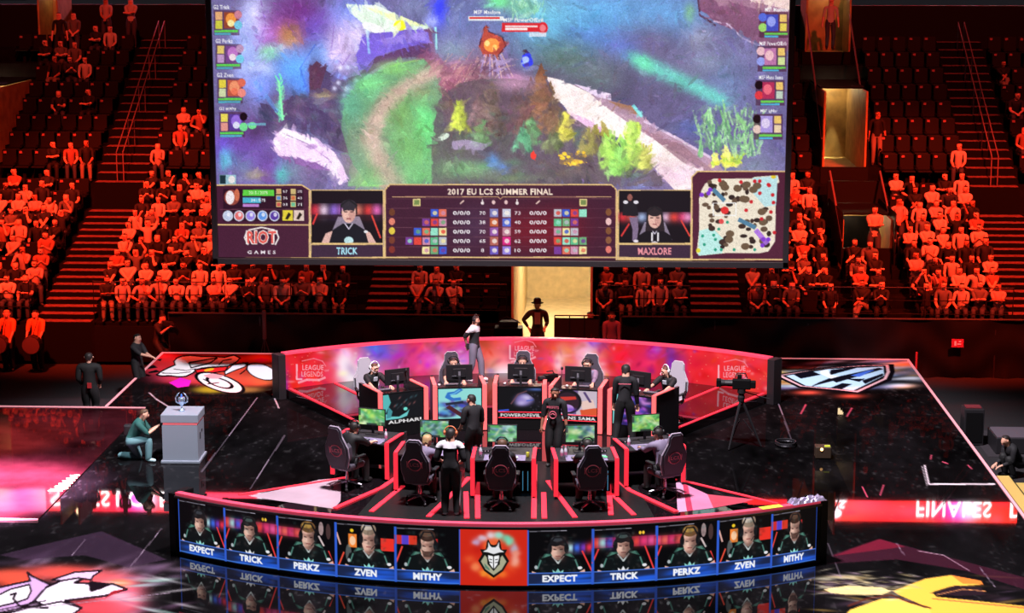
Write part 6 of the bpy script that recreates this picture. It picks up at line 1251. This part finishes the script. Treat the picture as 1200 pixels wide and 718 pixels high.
# camera on tripod at the right
def tripod_cam(label, loc, rz, hgt, s=1.):
    t = thing('broadcast_camera', label, 'camera', loc, rz)
    for k in range(3):
        a = 2*PI*k/3+.5; b = MB(); b.tube([(0, 0, hgt*.72), (.22*math.cos(a), .22*math.sin(a), hgt*.38), (.46*math.cos(a), .46*math.sin(a), .02)], [.035, .03, .02], 7); b.tube([(.06*math.cos(a), .06*math.sin(a), hgt*.4), (.3*math.cos(a), .3*math.sin(a), .3)], .012, 5); b.build('tripod_leg', CHAR, t)
    b = MB(); b.lathe([(.07, hgt*.68), (.08, hgt*.74), (.06, hgt*.78), (.09, hgt*.8), (.09, hgt*.86)], 12); b.build('pan_head', CHAR, t)
    b = MB(); b.box((0, 0, hgt*.93), (.16, .40, .22), bev=.02); b.box((0, -.24, hgt*.93), (.14, .14, .16), bev=.02); b.build('camera_body', BLACK, t)
    b = MB(); b.tube([(0, .2, hgt*.94), (0, .36, hgt*.94), (0, .48, hgt*.94)], [.075, .07, .085], 12); b.build('lens', CHAR, t); b = MB(); b.box((0, .50, hgt*.94), (.2, .1, .16), bev=.01); b.build('matte_box', BLACK, t)
    b = MB(); b.tube([(0, -.12, hgt*1.02), (0, -.08, hgt*1.09), (0, .1, hgt*1.09), (0, .14, hgt*1.02)], .014, 6); b.build('top_handle', CHAR, t)
    b = MB(); b.box((.14, .05, hgt*1.02), (.12, .1, .08), bev=.01); b.build('viewfinder', BLACK, t)
    b = MB(); b.tube([(0, -.06, hgt*.82), (.1, -.4, hgt*.74), (.14, -.62, hgt*.70)], .014, 6); b.build('pan_bar', CHAR, t); return t
tripod_cam('black broadcast camera on a tripod at the right of the stage', (3.25, 41.35, 0), face_rz(-1, .1), 1.52)
t = thing('camcorder', 'small black camcorder on a stand between two far desks', 'camera', place((-.98, 42.35), 0, 0, 0, DK), face_rz(-.8, -.6))
b = MB(); b.tube([(0, 0, .0), (0, 0, .98)], .02, 6); b.lathe([(.16, 0), (.15, .02), (.02, .03)], 12); b.build('stand', CHAR, t); b = MB(); b.box((0, 0, 1.07), (.15, .34, .16), bev=.02); b.build('camera_body', BLACK, t); b = MB(); b.tube([(0, .16, 1.08), (0, .32, 1.08)], .06, 10); b.build('lens', CHAR, t); b = MB(); b.tube([(0, -.1, 1.15), (0, -.06, 1.22), (0, .1, 1.22)], .014, 6); b.build('handle', CHAR, t)

# ================================================================== PODIUM, TROPHY, PHOTOGRAPHER
pw = mat('pale grey podium paint', (132, 136, 150), .45)
t = thing('podium', 'pale grey trophy podium with a red light band standing on the stage', 'podium', (-8.83, 39.8, 0), .02)
b = MB(); b.box((0, 0, .03), (.84, .84, .06), bev=.01); b.build('plinth', pw, t); b = MB(); b.box((0, 0, .44), (.76, .76, .80)); b.build('column', pw, t)
b = MB(); b.box((0, 0, .865), (.72, .72, .05)); b.build('light_band', mat('pink light band', (240, 110, 120), .5, emit=.8), t); b = MB(); b.box((0, 0, .98), (.80, .80, .18), bev=.012); b.build('top_block', pw, t)
b = MB(); b.box((.385, -.1, .55), (.012, .06, .14)); b.box((.385, .1, .62), (.012, .08, .05)); b.build('socket_plate', CHAR, t)
t = thing('trophy', 'silver blue trophy cup standing on the pale podium', 'trophy', (-8.84, 39.78, 1.07))
sv = mat('silver trophy metal', (196, 214, 240), .2, .8)
b = MB(); b.lathe([(.07, 0), (.075, .02), (.05, .035), (.02, .06), (.018, .10), (.03, .12), (.065, .17), (.08, .24), (.075, .29), (.06, .30)], 14); b.build('cup', sv, t, True)
for s in (-1, 1): b = MB(); b.tube([(s*.06, 0, .16), (s*.12, 0, .20), (s*.13, 0, .28), (s*.085, 0, .36), (s*.04, 0, .40)], [.016, .018, .018, .014, .006], 7); b.build('wing_handle', sv, t, True)
b = MB(); b.ball((0, 0, .33), (.022, .022, .04)); b.build('finial', mat('blue finial', (70, 120, 220), .3), t, True)
sk = skeleton(pelvis=(0, -.16, .44), lean=(0, .55, 1), hl=(-.07, .42, .74), hr=(.08, .44, .76), fl_=(-.13, -.42, .09), fr_=(.13, .24, .08), look=(0, 1, -.05), eh=(0, -.2, -1), kh=(0, 1, .55))
ph = person('crouching photographer in dark teal t-shirt and faded jeans beside the podium', (-9.78, 39.62, 0), face_rz(1, .05), sk, TEAL, BLUEJ, mat('pale trainers', (170, 190, 196), .6), HAIRB)
b = MB(); b.box((-.2, -.22, .62), (.16, .22, .26), bev=.04); b.build('hip_bag', CHAR, ph)
b = MB(); b.box((0, .0, .0), (.14, .07, .1), bev=.015); t = thing('photo_camera', 'black photo camera held by the crouching photographer', 'camera', (-9.25, 39.62, .80), face_rz(1, .05)); b.build('camera_body', BLACK, t); b = MB(); b.tube([(0, .03, 0), (0, .15, 0)], .038, 10); b.build('lens', CHAR, t)

# ================================================================== PEOPLE AND KIT IN THE DARK ROUND THE STAGE
def dark(label, x, y, Y, zf, rz, sk, shirt, **kw):
    q = D(x, y, Y); return person(label, (q.x, Y, zf), rz, sk, shirt, **kw)
HZ = -.57
c_ = person('dark silhouette of a man in black jacket standing behind the side wing', (D(105, 450, 44.75).x, 44.75, HZ), .1, stand(hl=(-.2, .16, .95), hr=(.2, .16, .95), girth=1.15), mat('dark jacket', (13, 12, 14), .8), sleeves=True, scale=1.06)
b = MB(); b.box((.02, -.16, .98), (.10, .012, .13), bev=.004); b.build('badge', mat('red badge', (150, 30, 34), .6), c_)
dark('man in black t-shirt at the stage corner, forearms held out', 160, 415, 47.6, HZ, face_rz(.9, -.4), stand(hl=(-.08, .42, 1.12), hr=(.06, .46, 1.16), eh=(0, -.4, -1)), BLK, skin=SKINM)
c_ = dark('camera operator in black crouched behind the barrier at left', 187, 375, 51.2, HZ, face_rz(.8, -.6), stand(pelvis=(0, -.1, .78), lean=(0, .35, 1), hl=(-.1, .42, 1.15), hr=(.1, .44, 1.18)), BLK)
q = D(197, 374, 50.98); t = thing('handheld_camera', 'handheld video camera raised by the operator behind the barrier', 'camera', (q.x, 50.95, .72), face_rz(.8, -.6)); b = MB(); b.box((0, 0, 0), (.14, .3, .14), bev=.02); b.build('camera_body', CHAR, t); b = MB(); b.tube([(0, .15, 0), (0, .28, 0)], .05, 9); b.build('lens', DARKGREY, t)
ORG = mat('pale orange shirt', (226, 120, 60), .8)
for n_, (x, lab) in enumerate(((9, 'grey-haired drummer in orange shirt at the far left edge'), (43, 'drummer in orange shirt with a drum, second from the left edge'))):
    q = D(x, 385, 50.7); person(lab, (q.x, 50.7, HZ), PI, stand(hl=(-.18, .34, .98), hr=(.18, .36, 1.02), look=(.2 if n_ else -.2, 1, -.3)), ORG, hair=HAIRF if n_ == 0 else HAIRM)
    t = thing('drum', 'dark drum carried by the %s orange-shirted drummer' % ('left' if n_ == 0 else 'right'), 'drum', (q.x-(.1 if n_ == 0 else 0), 50.22, .26)); b = MB(); b.tube([(0, -.14, 0), (0, .14, 0)], .25, 18); b.build('drum_shell', CHAR, t)
    b = MB(); b.tube([(0, -.15, 0), (0, -.142, 0)], .235, 18); b.build('drum_skin', mat('drum skin', (110, 80, 84), .6), t)
    b = MB(); b.tube([(0, .13, .24), (.12, .3, .7)], .01, 5); b.build('strap', CHAR, t)
def brim(hd, lk, root):
    b = MB(); b.lathe([(.17, .055), (.175, .065), (.12, .075), (.108, .09), (.10, .17), (.07, .195), (.02, .19)], 16, c=tuple(hd)); b.build('brimmed_hat', BLACK, root, True)
c_ = dark('man in dark suit and brimmed hat standing in the lit passage, hand on hip', 630, 370, 52.4, HZ+.02, PI, stand(hl=(-.22, .22, 1.0), hr=(.26, .06, .98), ehr=(1.2, -.5, 0), look=(.2, 1, -.1), girth=1.12), mat('dark suit', (34, 31, 36), .8), sleeves=True, hair=HAIRM, hat=brim)
b = MB(); b.box((0, .165, 1.25), (.16, .012, .34), bev=.005); b.build('shirt_front', mat('grey shirt front', (120, 108, 118), .7), c_)
c_ = dark('man in black suit with red lanyard standing right of the lit passage', 692, 370, 51.1, HZ, PI*.97, stand(hl=(-.10, .20, .98), hr=(.08, .22, .96)), mat('dark suit', (34, 31, 36), .8), sleeves=True)
b = MB(); b.tube([(-.07, .11, 1.42), (0, .172, 1.1)], .012, 5); b.tube([(.07, .11, 1.42), (0, .172, 1.1)], .012, 5); b.box((0, .178, 1.05), (.09, .01, .12)); b.build('lanyard', mat('red lanyard', (190, 50, 50), .7), c_)
dark('person in mauve shirt with bag strap standing right of the suited man', 717, 372, 51.05, HZ, PI, stand(hl=(-.2, .14, .86), hr=(.2, .14, .86)), mat('mauve shirt', (150, 104, 140), .8), sleeves=True)
# drape barriers behind the stage
def drape(x0, x1, label, Y=50.9, zt=1.02):
    t = thing('drape_barrier', label, 'barrier', (x0, Y, HZ)); L = x1-x0; n, mrows = int(L*12), 10; vs = []; fs = []
    for r in range(mrows+1):
        v = r/mrows
        for i in range(n+1):
            x = L*i/n; sw = .5+.5*math.cos(x*2*PI/2.6); off = .05*math.sin(x*9)*v+.10*math.sin(x*3.1+2*v)*v*(1-v)*2; z = (zt-HZ)*(1-v)-.10*(1-sw)*math.sin(PI*v)
            vs.append((x, off-.06*math.sin(PI*v*3+sw*4)*.6, z))
    for r in range(mrows):
        for i in range(n): a = r*(n+1)+i; fs.append((a, a+n+1, a+n+2, a+1))
    b = MB(); b.add(vs, fs); b.add([(x, y+.02, z) for x, y, z in vs], [tuple(reversed(f)) for f in fs]); b.build('cloth', mat('black satin drape', (20, 19, 21), .5, spec=.08), t, True)
    b = MB(); b.tube([(0, 0, zt-HZ+.01), (L, 0, zt-HZ+.01)], .03, 8); b.build('top_rail', mat('grey barrier pipe', (44, 42, 46), .6), t)
    for k in range(int(L/2.5)+1): b = MB(); b.tube([(min(L, k*2.5), .06, 0), (min(L, k*2.5), .06, zt-HZ)], .025, 7); b.build('post', CHAR, t)
drape(-11.6, -3.1, 'black satin drape on a barrier behind the left half of the stage'); drape(.75, 13., 'black satin drape on a barrier behind the right half of the stage'); drape(-20, -16.6, 'short black drape barrier at the far left of the hall floor')
# kit
q = D(596, 390, 49.2)
t = thing('flight_case', 'black equipment case with cables behind the curved wall, left of the passage', 'case', (q.x, 49.2, 0)); b = MB(); b.box((0, 0, .62), (.74, .5, .9), bev=.02); b.build('case_body', CHAR, t)
for s in (-1, 1):
    b = MB(); b.box((s*.35, -.24, .62), (.04, .03, .92)); b.build('corner_rail', DARKGREY, t)
    for y in (-.18, .18): b = MB(); b.ball((s*.28, y, .08), .075, seg=10, rings=7); b.build('caster', BLACK, t)
b = MB(); b.box((-.1, -.255, .75), (.3, .02, .03)); b.box((-.05, -.255, .55), (.4, .02, .02)); b.build('latches', DARKGREY, t); b = MB(); b.box((0, .05, 1.15), (.5, .3, .14), bev=.02); b.tube([(-.25, 0, 1.24), (-.05, -.05, 1.34), (.15, 0, 1.26), (.3, -.1, 1.2)], .02, 6); b.build('cables', DARKGREY, t)
t = thing('crowd_barrier', 'low dark railing across the floor of the lit passage', 'barrier', (D(650, 380, 50.9).x, 50.9, HZ)); b = MB(); b.tube([(0, 0, 1.62), (1.2, 0, 1.62)], .02, 6); b.build('top_rail', CHAR, t)
for x in (0, .4, .8, 1.2): b = MB(); b.tube([(x, 0, 0), (x, 0, 1.62)], .016, 6); b.build('post', CHAR, t)
b = MB(); b.box((.6, .02, .9), (1.2, .012, 1.3)); b.build('mesh_panel', mat('dark mesh panel', (44, 40, 42), .8), t)
q = D(308, 380, 50.4); t = thing('floor_stand', 'short pinkish equipment stand with spread legs behind the stage at left', 'stand', (q.x, 50.62, HZ))
b = MB(); b.box((0, 0, 1.35), (.10, .10, .80), bev=.02); b.build('column', mat('pinkish grey paint', (70, 60, 66), .6), t)
for k in range(3): a = k*2.1+.4; b = MB(); b.tube([(0, 0, 1.0), (.3*math.cos(a), .02*math.sin(a), 0.02)], .015, 5); b.build('leg', CHAR, t)
q = P(1130, 519, HZ); t = thing('floor_monitor_box', 'tall black box standing beside the right edge of the stage', 'box', (q.x+.16, q.y, HZ)); b = MB(); b.box((0, 0, .44), (.46, .5, .86), bev=.015); b.build('box_body', CHAR, t); b = MB(); b.box((0, -.255, .44), (.38, .02, .7)); b.build('grille', BLACK, t); b = MB(); b.box((0, 0, .885), (.36, .3, .02)); b.build('lid_handle', mat('dark red trim', (110, 36, 44), .6), t)
t = thing('low_case', 'low black case with pale top beside the tall box', 'case', (q.x+.95, q.y-.5, HZ)); b = MB(); b.box((0, 0, .20), (.85, 1.0, .38), bev=.02); b.build('case_body', CHAR, t); b = MB(); b.box((0, 0, .40), (.8, .95, .02)); b.build('lid', mat('grey mauve lid', (88, 78, 88), .6), t)
person('dark figure crouching beside the right edge of the stage, head down', (D(1187, 540, 41.).x+.1, 41.2, HZ), face_rz(-.8, -.3), skeleton(pelvis=(0, -.1, .3), lean=(0, .7, 1), hl=(-.1, .4, .3), hr=(.1, .42, .3), fl_=(-.14, .12, .08), fr_=(.14, .16, .08), look=(0, 1, -.5), kh=(0, .6, 1)), BLK, sleeves=True)
t = thing('stage_steps', 'gold-edged steps down from the right edge of the stage', 'steps', (8.46, 36.2, HZ))
gold = mat('brushed gold tread', (226, 196, 110), .35, .3)
for k in range(3): b = MB(); b.box((.18+.36*k, 1.7, (.46-.15*k)/2), (.34, 3.4, .46-.15*k)); b.build('riser', BLACK, t); b = MB(); b.box((.18+.36*k, 1.7, .46-.15*k+.008), (.26, 3.3, .016)); b.build('tread', gold, t)
q = P(1123, 386, .3); t = thing('exit_sign', 'small red pictogram sign on the dark wall at right', 'sign', (D(1123, 386, 50.7).x, 50.72, .42)); b = MB(); b.box((0, 0, 0), (.32, .03, .22)); b.build('sign_board', mat('red sign', (150, 24, 34), .5, emit=.5), t)
b = MB(); b.box((-.06, -.018, .0), (.05, .006, .12)); b.box((.04, -.018, -.02), (.10, .006, .03)); b.box((.06, -.018, .05), (.06, .006, .03)); b.build('pictogram', mat('pale pictogram', (226, 150, 150), .5, emit=.4), t)
q = P(964, 536, 0); t = thing('lantern', 'small lantern with a warm glow standing on the right of the stage', 'lamp', (q.x, q.y, 0)); b = MB(); b.box((0, 0, .14), (.34, .3, .26), bev=.02); b.build('lamp_housing', mat('dark bronze', (60, 46, 36), .5), t); b = MB(); b.ball((-.04, -.14, .22), .035); b.build('bulb', mat('warm bulb', (255, 190, 120), .4, emit=5), t, True); b = MB(); b.box((.08, -.1, .285), (.12, .06, .03)); b.build('switch', mat('lime switch', (190, 200, 60), .5, emit=.4), t)
q = P(921, 522, 0); t = thing('cable_coil', 'coil of dark cable lying on the stage near the lantern', 'cable', (q.x, q.y, 0)); b = MB(); b.tube([((.22+.02*math.sin(3*a))*math.cos(a), (.3+.03*math.cos(2*a))*math.sin(a), .03+.012*a/3) for a in np.linspace(0, 6*PI, 70)], .014, 6); b.build('cable', DARKGREY, t)
q = P(1075, 424, HZ); t = thing('marker_post', 'slim reddish post by the right back corner of the stage', 'post', (8.62, 50.62, HZ)); b = MB(); b.tube([(0, 0, 0), (0, 0, .76)], .03, 8); b.build('pole', mat('reddish pole', (170, 60, 76), .6), t); b = MB(); b.lathe([(.12, 0), (.11, .03)], 12); b.build('foot', CHAR, t)
a = px_ang(905, 0, 0); q = fpt(a, FR-.075); t = thing('paper_sheet', 'bright lime paper sheet lying on the front wall cap', 'paper', (q[0], q[1], HW+.002), a); b = MB(); b.box((0, 0, .003), (.42, .15, .004)); b.build('sheet', mat('lime paper', (206, 226, 60), .6), t)
a = px_ang(948, 0, 0); q = fpt(a, FR-.10); t = thing('crumpled_foil', 'crumpled lavender foil at the right end of the front wall cap', 'foil', (q[0], q[1], HW), a); g = np.random.default_rng(3); vs = []; fs = []
for j in range(8):
    for i in range(16): e = min(i, 15-i, 2*j, 2*(7-j)); vs.append((-.36+.048*i, -.12+.034*j, .004+(0 if e == 0 else g.uniform(.01, .085))))
for j in range(7):
    for i in range(15): fs.append((j*16+i, j*16+i+1, j*16+i+17, j*16+i+16))
b = MB(); b.add(vs, fs); b.build('foil_sheet', mat('lavender foil', (190, 176, 210), .25, .6), t)

# ================================================================== LIGHTS
def spot(name, loc, aim, power, col, size, blend=.4, rad=.4):
    L = bpy.data.lights.new(name, 'SPOT'); L.energy = power; L.color = col; L.spot_size = R_(size); L.spot_blend = blend; L.shadow_soft_size = rad
    o = link(bpy.data.objects.new(name, L)); o.location = loc; o.rotation_euler = (Vector(aim)-Vector(loc)).to_track_quat('-Z', 'Y').to_euler(); return o
RED = (1, .042, .012)
spot('stage wash lamp', (-1.7, 33, 22), (-1.66, 38.0, 0), 52000, (1, .93, .98), 66, .3, 1.)
spot('red crowd lamp', (-15, 40, 18), (-14.2, 55.2, 2.4), 84000, RED, 35, .6)
spot('red crowd lamp', (12, 40, 18), (10.2, 55.2, 2.4), 84000, RED, 35, .6)
spot('red crowd lamp', (-1.7, 45.2, 19), (-1.7, 52.6, 1.), 17000, (1, .05, .02), 75, .5)
spot('red upper lamp', (-12, 40, 24), (-15, 62, 6.5), 28000, (1, .05, .02), 36, .5)
spot('red upper lamp', (12, 40, 24), (10, 62, 6.5), 26000, (1, .055, .03), 36, .5)
spot('added magenta wing fill', (-19, 30, 12), (-13.0, 36.6, 0), 640000, (1, .50, .86), 19, .5)  # added source: its pink pool replaces a reflection on the wing floor
spot('added amber wing fill', (-19, 32, 12), (-13.4, 41.0, 0), 60000, (1, .25, .08), 13, .8)  # added source, tints the rear of the wing floor orange
spot('podium lamp', (-11.5, 33, 12), (-8.9, 39.7, .6), 5200, (.75, .95, 1), 14, .4)
W = bpy.data.worlds.new('hall'); SC.world = W; W.use_nodes = True; bg = W.node_tree.nodes['Background']; bg.inputs[0].default_value = (.9, .8, .95, 1); bg.inputs[1].default_value = .012
